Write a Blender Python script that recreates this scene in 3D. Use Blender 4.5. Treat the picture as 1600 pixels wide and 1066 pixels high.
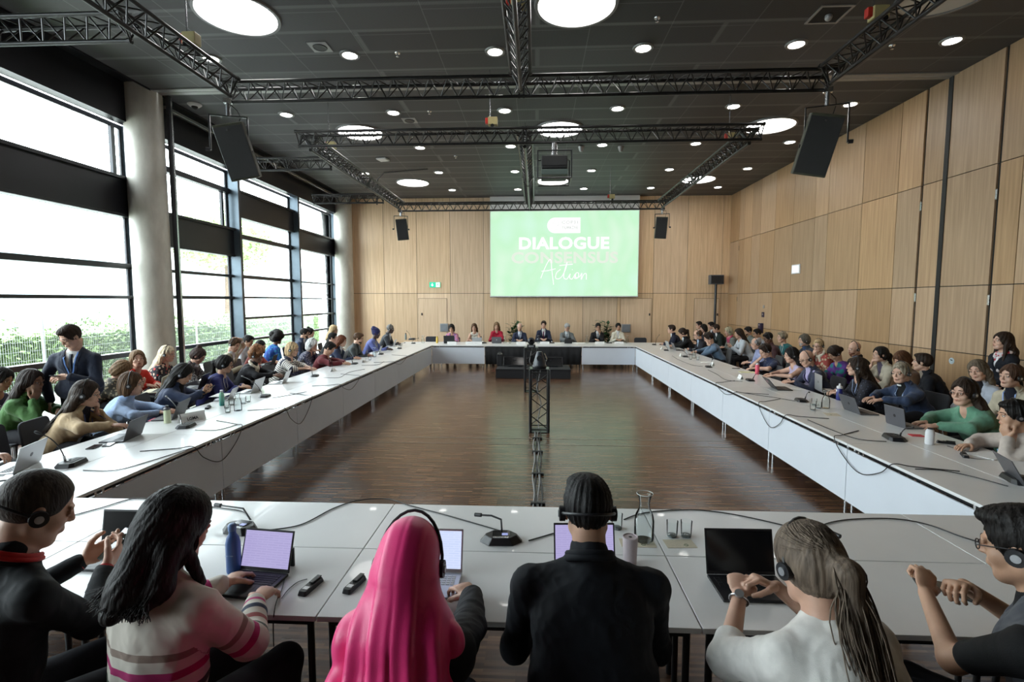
import bpy, math, random
import numpy as np
from mathutils import Vector, Matrix, Euler
PI = math.pi
rnd = random.Random(7)
S = bpy.context.scene
COL = S.collection
for o in list(bpy.data.objects): bpy.data.objects.remove(o, do_unlink=True)

# ------------------------------------------------------------------ camera, world, exposure
FPX, CAM_Z = 780.0, 2.14                    # focal length in pixels of the 1600 px frame, eye height
YAW, PITCH = math.radians(2.78), math.radians(-4.618)
cam = bpy.data.objects.new('camera', bpy.data.cameras.new('camera'))
cam.data.sensor_width = 36.0
cam.data.lens = FPX / 1600 * 36.0
cam.data.clip_start = 0.05
cam.location = (0, 0, CAM_Z)
cam.rotation_euler = (PI/2 + PITCH, 0, YAW)
COL.objects.link(cam); S.camera = cam
w = bpy.data.worlds.new('overcast_sky'); S.world = w; w.use_nodes = True
w.node_tree.nodes['Background'].inputs[0].default_value = (0.86, 0.93, 1.0, 1)
w.node_tree.nodes['Background'].inputs[1].default_value = 6.5
S.view_settings.view_transform = 'Standard'; S.view_settings.look = 'None'
S.view_settings.exposure = 1.08; S.view_settings.gamma = 1.0; S.view_settings.use_curve_mapping = False
S.cycles.max_bounces = 7; S.cycles.diffuse_bounces = 4; S.cycles.glossy_bounces = 3
S.cycles.transmission_bounces = 6; S.cycles.transparent_max_bounces = 12
S.cycles.caustics_reflective = False; S.cycles.caustics_refractive = False
S.cycles.sample_clamp_indirect = 6.0
S.cycles.use_denoising = True
pl = bpy.data.lights.new('window_daylight_portal', 'AREA'); pl.shape = 'RECTANGLE'; pl.size = 5.4; pl.size_y = 21.5
pl.cycles.is_portal = True
po = bpy.data.objects.new('window_daylight_portal', pl); COL.objects.link(po)
po.location = (-8.0, 8.4, 2.75); po.rotation_euler = (0, -PI/2, 0)

# ------------------------------------------------------------------ helpers
_F = Vector((-math.sin(YAW)*math.cos(PITCH), math.cos(YAW)*math.cos(PITCH), math.sin(PITCH)))
_R = Vector((math.cos(YAW), math.sin(YAW), 0)); _U = _R.cross(_F)
def ray(u, v): return _R*((u-800)/FPX) + _U*((533-v)/FPX) + _F
def atz(u, v, z):
    r = ray(u, v); return Vector((0, 0, CAM_Z)) + r*((z-CAM_Z)/r.z)
def aty(u, v, y):
    r = ray(u, v); return Vector((0, 0, CAM_Z)) + r*(y/r.y)

class MB:
    def __init__(s): s.v = []; s.f = []
    def add(s, v, f, mat=None):
        n = len(s.v)
        s.v += [tuple(mat @ Vector(p)) if mat else tuple(p) for p in v]
        s.f += [tuple(i+n for i in q) for q in f]; return s
    def box(s, x0, x1, y0, y1, z0, z1, mat=None):
        v = [(x0,y0,z0),(x1,y0,z0),(x1,y1,z0),(x0,y1,z0),(x0,y0,z1),(x1,y0,z1),(x1,y1,z1),(x0,y1,z1)]
        return s.add(v, [(0,3,2,1),(4,5,6,7),(0,1,5,4),(1,2,6,5),(2,3,7,6),(3,0,4,7)], mat)
    def cbox(s, c, d, mat=None):
        return s.box(c[0]-d[0]/2, c[0]+d[0]/2, c[1]-d[1]/2, c[1]+d[1]/2, c[2]-d[2]/2, c[2]+d[2]/2, mat)
    def prism(s, poly, z0, z1, mat=None, top=None):
        n = len(poly); top = top or poly
        v = [(x, y, z0) for x, y in poly] + [(x, y, z1) for x, y in top]
        f = [tuple(range(n-1, -1, -1)), tuple(range(n, 2*n))] + [(i, (i+1) % n, n+(i+1) % n, n+i) for i in range(n)]
        return s.add(v, f, mat)
    def tube(s, pts, r, n=8, closed=False):
        pts = [Vector(p) for p in pts]; m = len(pts)
        rr = r if isinstance(r, (list, tuple)) else [r]*m
        ref = None; base = len(s.v)
        for i, p in enumerate(pts):
            a = pts[i-1] if (i > 0 or closed) else p
            b = pts[(i+1) % m] if (i < m-1 or closed) else p
            t = (b-a).normalized() if (b-a).length > 1e-9 else Vector((0, 0, 1))
            if ref is None:
                ref = t.cross(Vector((0, 0, 1)))
                if ref.length < 1e-3: ref = t.cross(Vector((1, 0, 0)))
            ref = (ref - t*ref.dot(t)).normalized(); q = t.cross(ref)
            for k in range(n):
                an = 2*PI*k/n; s.v.append(tuple(p + (ref*math.cos(an) + q*math.sin(an))*rr[i]))
        for i in range(m if closed else m-1):
            j = (i+1) % m
            for k in range(n):
                k2 = (k+1) % n
                s.f.append((base+i*n+k, base+i*n+k2, base+j*n+k2, base+j*n+k))
        if not closed:
            s.f.append(tuple(base+k for k in range(n-1, -1, -1))); s.f.append(tuple(base+(m-1)*n+k for k in range(n)))
        return s
    def lathe(s, prof, n=24, c=(0, 0, 0), mat=None):
        v = []; f = []
        for r, z in prof:
            for k in range(n):
                a = 2*PI*k/n; v.append((c[0]+r*math.cos(a), c[1]+r*math.sin(a), c[2]+z))
        for i in range(len(prof)-1):
            for k in range(n):
                k2 = (k+1) % n; f.append((i*n+k, i*n+k2, (i+1)*n+k2, (i+1)*n+k))
        f.append(tuple(range(n-1, -1, -1))); f.append(tuple((len(prof)-1)*n+k for k in range(n)))
        return s.add(v, f, mat)
    def ball(s, c, r, n=12, m=8, mat=None):
        r = r if isinstance(r, (list, tuple)) else (r, r, r)
        v = [(c[0], c[1], c[2]-r[2])]
        for i in range(1, m):
            ph = PI*i/m
            for k in range(n):
                a = 2*PI*k/n; v.append((c[0]+r[0]*math.sin(ph)*math.cos(a), c[1]+r[1]*math.sin(ph)*math.sin(a), c[2]-r[2]*math.cos(ph)))
        v.append((c[0], c[1], c[2]+r[2])); f = []
        for k in range(n):
            f.append((0, 1+(k+1) % n, 1+k)); f.append((len(v)-1, 1+(m-2)*n+k, 1+(m-2)*n+(k+1) % n))
        for i in range(m-2):
            for k in range(n):
                k2 = (k+1) % n; f.append((1+i*n+k, 1+i*n+k2, 1+(i+1)*n+k2, 1+(i+1)*n+k))
        return s.add(v, f, mat)

def obj(name, mb, mat, parent=None, smooth=None, bev=0.0, loc=None):
    me = bpy.data.meshes.new(name)
    if isinstance(mb, MB): me.from_pydata(mb.v, [], mb.f)
    else: me = mb
    o = bpy.data.objects.new(name, me); COL.objects.link(o)
    if mat is not None: me.materials.append(mat)
    if smooth is not None:
        me.shade_smooth()
        if smooth < 180: me.set_sharp_from_angle(angle=math.radians(smooth))
    if bev:
        b = o.modifiers.new('bevel', 'BEVEL'); b.width = bev; b.segments = 2; b.limit_method = 'ANGLE'; b.angle_limit = 0.6
    if parent is not None: o.parent = parent
    if loc is not None: o.location = loc
    return o
def tag(o, label=None, cat=None, group=None, kind=None):
    if label: o['label'] = label
    if cat: o['category'] = cat
    if group: o['group'] = group
    if kind: o['kind'] = kind
    return o
def thing(name, label, cat, loc=(0, 0, 0), rotz=0.0, group=None):
    o = bpy.data.objects.new(name, None); COL.objects.link(o)
    o.empty_display_size = 0.1; o.location = loc; o.rotation_euler = (0, 0, rotz)
    return tag(o, label, cat, group)
def struct(name, mb, mat, smooth=None, bev=0.0, parent=None):
    o = obj(name, mb, mat, parent, smooth, bev)
    if parent is None: o['kind'] = 'structure'
    return o
def dup(root, loc=None, rotz=None, label=None, group=None):
    def cp(o, par):
        c = o.copy(); COL.objects.link(c)
        if par is not None: c.parent = par
        for ch in KIDS.get(o.name, []): cp(ch, c)
        return c
    r = cp(root, None)
    if loc is not None: r.location = loc
    if rotz is not None: r.rotation_euler = (0, 0, rotz)
    if label: r['label'] = label
    if group: r['group'] = group
    return r
KIDS = {}
def index_children(*roots):
    def rec(o):
        KIDS[o.name] = list(o.children)
        for c in o.children: rec(c)
    for r in roots: rec(r)

# ------------------------------------------------------------------ materials
MATS = {}
def nodes(name):
    m = bpy.data.materials.new(name); m.use_nodes = True
    nt = m.node_tree; return m, nt, nt.nodes['Principled BSDF']
def ramp(nt, stops, interp='LINEAR'):
    r = nt.nodes.new('ShaderNodeValToRGB'); r.color_ramp.interpolation = interp
    e = r.color_ramp.elements
    e[0].position, e[0].color = stops[0][0], (*stops[0][1], 1)
    e[1].position, e[1].color = stops[1][0], (*stops[1][1], 1)
    for p, c in stops[2:]:
        x = e.new(p); x.color = (*c, 1)
    return r
def mat(name, c, rough=0.5, metal=0.0, bump=0.0, bs=200.0, var=0.0, vs=8.0, coat=0.0, spec=None, emit=0.0, ec=None, sss=0.0, alpha=1.0, sheen=0.0, stretch=(1, 1, 1)):
    if name in MATS: return MATS[name]
    m, nt, b = nodes(name); N = nt.nodes; L = nt.links
    b.inputs['Base Color'].default_value = (*c, 1); b.inputs['Roughness'].default_value = rough; b.inputs['Metallic'].default_value = metal
    b.inputs['Coat Weight'].default_value = coat
    if spec is not None: b.inputs['Specular IOR Level'].default_value = spec
    if emit: b.inputs['Emission Color'].default_value = (*(ec or c), 1); b.inputs['Emission Strength'].default_value = emit
    if sss: b.inputs['Subsurface Weight'].default_value = sss; b.inputs['Subsurface Radius'].default_value = (.02, .008, .004)
    if sheen: b.inputs['Sheen Weight'].default_value = sheen
    if bump or var:
        tc = N.new('ShaderNodeTexCoord'); mp = N.new('ShaderNodeMapping'); mp.inputs['Scale'].default_value = stretch
        L.new(tc.outputs['Object'], mp.inputs[0])
    if var:
        n = N.new('ShaderNodeTexNoise'); n.inputs['Scale'].default_value = vs; n.inputs['Detail'].default_value = 4
        L.new(mp.outputs[0], n.inputs['Vector'])
        r = ramp(nt, [(.3, tuple(x*(1-var) for x in c)), (.7, tuple(min(1, x*(1+var)) for x in c))])
        L.new(n.outputs[0], r.inputs[0]); L.new(r.outputs[0], b.inputs['Base Color'])
    if bump:
        n = N.new('ShaderNodeTexNoise'); n.inputs['Scale'].default_value = bs; n.inputs['Detail'].default_value = 3
        L.new(mp.outputs[0], n.inputs['Vector'])
        bp = N.new('ShaderNodeBump'); bp.inputs['Strength'].default_value = bump; bp.inputs['Distance'].default_value = .004
        L.new(n.outputs[0], bp.inputs['Height']); L.new(bp.outputs[0], b.inputs['Normal'])
    MATS[name] = m; return m
def glassy(name, tint=(1, 1, 1), gloss=0.12):
    """thin clear glass: passes straight through, reflects a little more at grazing angles"""
    if name in MATS: return MATS[name]
    m, nt, b = nodes(name); N = nt.nodes; L = nt.links; N.remove(b)
    t = N.new('ShaderNodeBsdfTransparent'); t.inputs[0].default_value = (*tint, 1)
    g = N.new('ShaderNodeBsdfGlossy'); g.inputs['Roughness'].default_value = .02
    lw = N.new('ShaderNodeLayerWeight'); lw.inputs[0].default_value = gloss
    mx = N.new('ShaderNodeMixShader'); L.new(lw.outputs['Fresnel'], mx.inputs[0]); L.new(t.outputs[0], mx.inputs[1]); L.new(g.outputs[0], mx.inputs[2])
    L.new(mx.outputs[0], N['Material Output'].inputs[0]); MATS[name] = m; return m

def m_floor():
    m, nt, b = nodes('dark_strip_parquet'); N = nt.nodes; L = nt.links
    g = N.new('ShaderNodeNewGeometry')
    br = N.new('ShaderNodeTexBrick'); L.new(g.outputs['Position'], br.inputs['Vector'])
    br.inputs['Scale'].default_value = 1; br.inputs['Brick Width'].default_value = .30; br.inputs['Row Height'].default_value = .024
    br.inputs['Mortar Size'].default_value = .0006; br.inputs['Bias'].default_value = 0; br.offset = .37; br.offset_frequency = 2
    br.inputs['Color1'].default_value = (0, 0, 0, 1); br.inputs['Color2'].default_value = (1, 1, 1, 1); br.inputs['Mortar'].default_value = (.2, .2, .2, 1)
    n = N.new('ShaderNodeTexNoise'); mp = N.new('ShaderNodeMapping'); mp.inputs['Scale'].default_value = (3, 60, 1)
    L.new(g.outputs['Position'], mp.inputs[0]); L.new(mp.outputs[0], n.inputs['Vector']); n.inputs['Scale'].default_value = 1; n.inputs['Detail'].default_value = 5
    mx = N.new('ShaderNodeMix'); mx.data_type = 'FLOAT'; mx.inputs[0].default_value = .35
    L.new(br.outputs['Color'], mx.inputs[2]); L.new(n.outputs[0], mx.inputs[3])
    r = ramp(nt, [(0, (.036, .016, .010)), (.45, (.078, .038, .023)), (.75, (.15, .078, .043)), (1, (.30, .17, .09))])
    L.new(mx.outputs[0], r.inputs[0]); L.new(r.outputs[0], b.inputs['Base Color'])
    b.inputs['Roughness'].default_value = .22; b.inputs['Specular IOR Level'].default_value = .55
    n2 = N.new('ShaderNodeTexNoise'); n2.inputs['Scale'].default_value = 2.2; n2.inputs['Detail'].default_value = 3; L.new(g.outputs['Position'], n2.inputs['Vector'])
    mr = N.new('ShaderNodeMapRange'); L.new(n2.outputs[0], mr.inputs[0]); mr.inputs[3].default_value = .17; mr.inputs[4].default_value = .30; L.new(mr.outputs[0], b.inputs['Roughness'])
    bp = N.new('ShaderNodeBump'); bp.inputs['Strength'].default_value = .25; bp.inputs['Distance'].default_value = .0015
    L.new(br.outputs['Color'], bp.inputs['Height']); L.new(bp.outputs[0], b.inputs['Normal'])
    return m
def m_veneer(axis):
    m, nt, b = nodes('oak_veneer_panel_'+axis); N = nt.nodes; L = nt.links
    g = N.new('ShaderNodeNewGeometry'); tc = g.outputs['Position']
    mp = N.new('ShaderNodeMapping'); L.new(tc, mp.inputs[0]); mp.inputs['Scale'].default_value = (9, 9, .35)
    n = N.new('ShaderNodeTexNoise'); n.inputs['Scale'].default_value = 3; n.inputs['Detail'].default_value = 6; L.new(mp.outputs[0], n.inputs['Vector'])
    sx = N.new('ShaderNodeSeparateXYZ'); L.new(tc, sx.inputs[0])
    wv = N.new('ShaderNodeMath'); wv.operation = 'MULTIPLY'; wv.inputs[1].default_value = 55; L.new(sx.outputs[axis], wv.inputs[0])
    sn = N.new('ShaderNodeMath'); sn.operation = 'SINE'; L.new(wv.outputs[0], sn.inputs[0])
    ml = N.new('ShaderNodeMath'); ml.operation = 'MULTIPLY_ADD'; ml.inputs[1].default_value = .035; L.new(sn.outputs[0], ml.inputs[0]); L.new(n.outputs[0], ml.inputs[2])
    r = ramp(nt, [(.3, (.62, .425, .255)), (.7, (.78, .575, .37))] if axis == 'X' else [(.3, (.40, .25, .135)), (.7, (.53, .35, .20))]); L.new(ml.outputs[0], r.inputs[0])  # right-wall oak coloured darker than the back wall, imitating its dimmer light
    hs = N.new('ShaderNodeHueSaturation'); L.new(r.outputs[0], hs.inputs['Color'])
    a = N.new('ShaderNodeMapRange'); L.new(g.outputs['Random Per Island'], a.inputs[0]); a.inputs[3].default_value = .84; a.inputs[4].default_value = 1.08; L.new(a.outputs[0], hs.inputs['Value'])
    c = N.new('ShaderNodeMath'); c.operation = 'MULTIPLY'; c.inputs[1].default_value = 7.3; L.new(g.outputs['Random Per Island'], c.inputs[0])
    fr = N.new('ShaderNodeMath'); fr.operation = 'FRACT'; L.new(c.outputs[0], fr.inputs[0])
    d = N.new('ShaderNodeMapRange'); L.new(fr.outputs[0], d.inputs[0]); d.inputs[3].default_value = .88; d.inputs[4].default_value = 1.08; L.new(d.outputs[0], hs.inputs['Saturation'])
    hs.inputs['Saturation'].default_value = 1.0; L.new(hs.outputs[0], b.inputs['Base Color']); b.inputs['Roughness'].default_value = .42
    return m
def m_ceiling():
    m, nt, b = nodes('dark_expanded_metal_ceiling'); N = nt.nodes; L = nt.links
    g = N.new('ShaderNodeNewGeometry'); P = g.outputs['Position']
    # diamond mesh
    def wave(sx, sy):
        mp = N.new('ShaderNodeVectorMath'); mp.operation = 'DOT_PRODUCT'; mp.inputs[1].default_value = (sx, sy, 0); L.new(P, mp.inputs[0])
        s = N.new('ShaderNodeMath'); s.operation = 'SINE'; L.new(mp.outputs['Value'], s.inputs[0]); return s.outputs[0]
    def mth(op, a, c):
        k = N.new('ShaderNodeMath'); k.operation = op
        for i, x in enumerate((a, c)):
            if isinstance(x, (int, float)): k.inputs[i].default_value = x
            else: L.new(x, k.inputs[i])
        return k.outputs[0]
    mesh = mth('MULTIPLY', wave(150, 260), wave(150, -260))
    k1 = N.new('ShaderNodeMapRange'); L.new(mesh, k1.inputs[0]); k1.inputs[1].default_value = -1; k1.inputs[3].default_value = .35; k1.inputs[4].default_value = 1.5
    # ducts and carriers that show through the mesh as broad bands
    dk = N.new('ShaderNodeTexBrick'); L.new(P, dk.inputs['Vector']); dk.inputs['Scale'].default_value = 1; dk.inputs['Brick Width'].default_value = 5.3; dk.inputs['Row Height'].default_value = .62
    dk.inputs['Mortar Size'].default_value = .05; dk.inputs['Mortar Smooth'].default_value = .6
    dk.inputs['Color1'].default_value = (.55, .55, .55, 1); dk.inputs['Color2'].default_value = (1.0, 1.0, 1.0, 1); dk.inputs['Mortar'].default_value = (1.5, 1.5, 1.5, 1)
    sm = N.new('ShaderNodeTexBrick'); mp = N.new('ShaderNodeMapping'); mp.inputs['Rotation'].default_value = (0, 0, PI/2); mp.inputs['Location'].default_value = (.9, .4, 0)
    L.new(P, mp.inputs[0]); L.new(mp.outputs[0], sm.inputs['Vector']); sm.inputs['Scale'].default_value = 1; sm.inputs['Brick Width'].default_value = 1.21; sm.inputs['Row Height'].default_value = 1.15
    sm.inputs['Mortar Size'].default_value = .008; sm.inputs['Color1'].default_value = (0, 0, 0, 1); sm.inputs['Color2'].default_value = (0, 0, 0, 1); sm.inputs['Mortar'].default_value = (1, 1, 1, 1)
    v = mth('MULTIPLY', k1.outputs[0], dk.outputs['Color'])
    v = mth('MULTIPLY', v, .095)
    v = mth('ADD', v, mth('MULTIPLY', sm.outputs['Color'], .06))
    cb = N.new('ShaderNodeCombineColor'); L.new(v, cb.inputs[0]); L.new(v, cb.inputs[1]); L.new(mth('MULTIPLY', v, 1.04), cb.inputs[2])
    L.new(cb.outputs[0], b.inputs['Base Color']); b.inputs['Roughness'].default_value = .55; b.inputs['Specular IOR Level'].default_value = .3
    return m
def m_concrete():
    m, nt, b = nodes('smooth_concrete'); N = nt.nodes; L = nt.links
    g = N.new('ShaderNodeNewGeometry'); mp = N.new('ShaderNodeMapping'); mp.inputs['Scale'].default_value = (3, 3, 1.2); L.new(g.outputs['Position'], mp.inputs[0])
    n = N.new('ShaderNodeTexNoise'); n.inputs['Scale'].default_value = 1.6; n.inputs['Detail'].default_value = 8; n.inputs['Roughness'].default_value = .6; L.new(mp.outputs[0], n.inputs['Vector'])
    r = ramp(nt, [(.3, (.46, .44, .38)), (.7, (.62, .60, .53))]); L.new(n.outputs[0], r.inputs[0]); L.new(r.outputs[0], b.inputs['Base Color'])
    b.inputs['Roughness'].default_value = .38
    bp = N.new('ShaderNodeBump'); bp.inputs['Strength'].default_value = .12; L.new(n.outputs[0], bp.inputs['Height']); L.new(bp.outputs[0], b.inputs['Normal'])
    return m

FLOOR = m_floor(); VX = m_veneer('X'); VY_SHADED = m_veneer('Y'); CEIL = m_ceiling(); CONC = m_concrete()
BLACK = mat('black_plastic', (.012, .012, .014), .42, bump=.1, bs=400)
BLACKM = mat('black_powder_coated_steel', (.014, .015, .017), .33, .0, bump=.1, bs=600)
TRUSSM = mat('black_painted_aluminium_truss', (.022, .022, .022), .3, .35, var=.15, vs=20)
FRAME = mat('anthracite_window_frame', (.028, .030, .036), .38, .2, var=.08)
FRAMEL = mat('grey_blue_mullion', (.10, .135, .165), .35, .35, var=.06)
SPAN = mat('anthracite_spandrel_sheet', (.020, .021, .026), .35, .3, var=.1, vs=2)
WHITE = mat('white_laminate_top', (.74, .745, .74), .28, var=.015, vs=5, coat=.15)
PANEL = mat('white_modesty_panel', (.66, .70, .76), .45, var=.015, vs=3)
CHROME = mat('brushed_steel', (.55, .56, .58), .25, .95, bump=.05)
SILVER = mat('silver_aluminium', (.50, .51, .53), .35, .7, bump=.05)
DGREY = mat('space_grey_aluminium', (.14, .14, .155), .35, .6, bump=.04)
RUBBER = mat('matte_black_cable', (.010, .010, .011), .5, bump=.1)
GLASS = glassy('window_glass', (.97, 1.0, .985), .08)
TGLASS = glassy('drinking_glass', (.975, .99, .99), .16)
LAMP = mat('lit_downlight_diffuser', (1, 1, 1), .6, emit=16, ec=(1, .97, .92), var=.001)
LAMPB = mat('lit_round_lamp_diffuser', (1, 1, 1), .6, emit=7, ec=(1, .985, .96), var=.001)
LAMPOFF = mat('unlit_lamp_diffuser', (.62, .60, .56), .6, var=.02)
LRING = mat('grey_lamp_trim', (.22, .22, .22), .4, .3, var=.05)
PAPER = mat('white_paper', (.80, .80, .78), .7, var=.02, vs=20)
KRAFT = mat('recycled_paper_napkin', (.62, .55, .42), .85, bump=.2, bs=150, var=.06, vs=60)
INK = mat('black_ink', (.02, .02, .02), .6, var=.05)
FABRIC = mat('charcoal_seat_fabric', (.018, .020, .026), .85, bump=.35, bs=500, sheen=.3)
# ------------------------------------------------------------------ the room
XL, XR, YB, YN, ZC = -7.82, 7.22, 19.2, -3.2, 6.03
YC = 9.33                                    # line between the two halves of the hall
struct('floor', MB().box(-8.1, XR+.15, YN-.1, YB+.15, -.1, 0), FLOOR)
struct('ceiling', MB().box(-7.12, XR+.15, YN-.1, YC-.13, ZC, ZC+.1).box(-7.12, XR+.15, YC+.13, YB+.15, ZC, ZC+.1), CEIL)
struct('trim_1', MB().box(-7.5, XR, YC-.125, YC-.01, ZC-.02, ZC+.08).box(-7.5, XR, YC+.01, YC+.125, ZC-.02, ZC+.08), mat('grey_partition_track', (.30, .30, .29), .4, .3, var=.05), bev=.004)
# panelled walls: every panel its own island over a dark backing
def panelled(name, axis, const, inward, cols, rows, mt, gaps=()):
    mb = MB(); g = .007
    for i in range(len(cols)-1):
        for j in range(len(rows)-1):
            a0, a1 = cols[i]+g, cols[i+1]-g; z0, z1 = rows[j]+g, rows[j+1]-g
            if any(abs(cols[i]-q) < .01 for q in gaps): a0 += .05
            if axis == 'x': mb.box(a0, a1, min(const, const-inward*.03), max(const, const-inward*.03), z0, z1)
            else: mb.box(min(const, const-inward*.03), max(const, const-inward*.03), a0, a1, z0, z1)
    return struct(name, mb, mt)
DARK = mat('dark_joint_backing', (.02, .018, .016), .8, var=.05)
bcols = [-7.84, -7.15, -5.88, -4.60, -3.30, -2.02, -.76, .51, 1.77, 3.06, 4.40, 5.64, 6.92, XR]
struct('wall_back', MB().box(-8.1, XR+.15, YB, YB+.15, 0, ZC+.1), DARK)
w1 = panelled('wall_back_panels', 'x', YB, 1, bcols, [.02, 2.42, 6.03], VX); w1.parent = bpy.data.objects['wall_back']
if 'kind' in w1: del w1['kind']
rcols = [YN, -1.6, 0, 1.6, 3.2, 4.8, 6.4, 7.35, 7.93, 8.30, 9.33, 9.86, 10.52, 11.61, 12.91, 13.5, 14.59, 15.67, 16.66, 17.29, 17.93, 18.35, YB]
struct('wall_right', MB().box(XR, XR+.15, YN, YB+.15, 0, ZC+.1), DARK)
w2 = panelled('wall_right_panels', 'y', XR, 1, rcols, [.02, 1.26, 2.39, 4.28, 6.03], VY_SHADED, gaps=(9.33, 8.30, 9.86)); w2.parent = bpy.data.objects['wall_right']
if 'kind' in w2: del w2['kind']
struct('trim_2', MB().box(XR-.045, XR-.028, YC-.02, YC+.07, 0, ZC), mat('black_partition_seal', (.008, .008, .008), .6, var=.02))
for k, (yy, zz) in enumerate(((8.33, 3.8), (8.33, 2.15), (9.88, 3.9), (9.88, 2.2), (18.33, 4.0), (18.33, 2.2))):
    tag(obj('wall_latch', MB().cbox((XR-.035, yy, zz), (.012, .035, .16)), CHROME, bev=.003), 'small vertical steel latch in a dark joint of the right panelled wall', 'latch', 'steel latches in the joints of the right wall')
struct('wall_front', MB().box(-8.1, XR+.15, YN-.15, YN, 0, ZC+.1), mat('dark_rear_wall', (.07, .06, .05), .7, var=.1))
# doors in the back wall: leaf, frame, handle
def back_door(n, x0, x1, hx):
    d = struct('door_%d' % n, MB().box(x0, x1, YB-.045, YB-.031, .01, 2.22), VX)
    obj('door_frame', MB().box(x0-.009, x0, YB-.046, YB-.031, 0, 2.23).box(x1, x1+.009, YB-.046, YB-.031, 0, 2.23).box(x0-.009, x1+.009, YB-.046, YB-.031, 2.22, 2.23), mat('brown_door_joint', (.10, .06, .035), .7, var=.05), d)
    obj('door_handle', MB().cbox((hx, YB-.06, 1.62), (.045, .025, .09)), BLACK, d, bev=.004)
back_door(1, -4.55, -3.45, -4.42); back_door(2, 3.2, 4.35, 4.42-.14); back_door(3, 5.95, 6.85, 6.8)
# left: bulkhead over the glass, soffit, facade
struct('wall_left', MB().box(-7.72, -7.50, YN, YB, 5.40, 6.13).box(-8.1, -7.12, YN, YB, 6.10, 6.2).box(-7.13, -7.12, YN, YB, 6.0, 6.2), SPAN)
struct('baseboard_left', MB().box(-7.9, -7.74, YN, YB, 0, .10), FRAME)
struct('trim_3', MB().box(-7.28, -7.20, 9.7, 18.2, 5.86, 5.92).box(-7.35, -7.30, 9.7, 18.2, 5.90, 5.93), CHROME, bev=.004)
bays = [(-3.37, -.19, 1), (-.19, 2.99, 1), (2.99, 6.17, 1), (6.17, 9.35, 1), (9.35, 12.53, 2), (12.53, 15.72, 3), (15.72, 18.9, 4)]
pat = {1: ((4.44, 3.70), [(2.84, 2.74), (2.235, 2.176), (1.165, 1.075)]),
       2: ((3.97, 3.26), [(4.95, 4.83), (2.80, 2.735), (2.25, 2.18), (1.15, 1.07)]),
       3: ((4.98, 4.29), [(3.88, 3.76), (2.82, 2.73), (2.25, 2.20), (1.70, 1.64), (1.12, 1.06)]),
       4: ((4.47, 3.82), [(2.78, 2.74), (2.23, 2.19), (1.69, 1.63), (1.13, 1.07)])}
for n, (y0, y1, p) in enumerate(bays):
    (s1, s0), bars = pat[p]
    wd = struct('window_%d' % (n+1), MB().box(XL-.03, XL+.01, y0+.04, y1-.04, .10, .16).box(XL-.03, XL+.01, y0+.04, y1-.04, 5.34, 5.42).box(XL-.03, XL+.01, y0+.04, y0+.09, .16, 5.34).box(XL-.03, XL+.01, y1-.09, y1-.04, .16, 5.34), FRAME, bev=.004)
    obj('window_pane', MB().box(XL-.014, XL-.008, y0+.06, y1-.06, .13, 5.38), GLASS, wd)
    for a, b2 in bars:
        obj('window_rail', MB().box(XL-.05, XL+.09, y0+.04, y1-.04, b2, a), FRAME, wd, bev=.004)
    obj('spandrel_panel', MB().box(XL-.06, XL+.14, y0+.03, y1-.03, s0, s1).box(XL+.14, XL+.20, y0+.03, y1-.03, s1-.06, s1).box(XL+.14, XL+.17, y0+.03, y1-.03, s0, s0+.05), SPAN, wd, bev=.004)
    t = struct('trim_%d' % (n+4), MB().box(XL-.02, XL+.30, y1-.035, y1+.035, 0, 5.42), FRAMEL, bev=.003)
    obj('mullion_edge', MB().box(XL+.295, XL+.31, y1-.045, y1+.045, 0, 5.42), FRAME, t)
    if p in (1, 2): obj('sash_edge', MB().box(XL-.03, XL+.03, y1-.30, y1-.22, s1, 5.35 if p == 1 else 4.84), FRAME, t)
# round concrete columns
for (cx, cy, r) in ((-7.40, 9.36, .315), (-7.33, 18.88, .33)):
    lab = 'tall round concrete column in front of the near end of the window wall' if cy < 12 else 'round concrete column in the far left corner beside the wood wall'
    t = thing('concrete_column', lab, 'column', (cx, cy, 0))
    obj('shaft', MB().lathe([(r, 0), (r, 6.1)], 48), CONC, t, smooth=40)
t = thing('partition_guide_rail', 'narrow dark vertical steel rail running up behind the near concrete column', 'rail', (-7.03, 9.55, 0))
obj('rail_profile', MB().box(-.03, .03, -.05, .05, 0, 6.03), FRAME, t, bev=.004); obj('rail_seal', MB().box(.03, .045, -.02, .02, 0, 6.03), CHROME, t)

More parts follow.
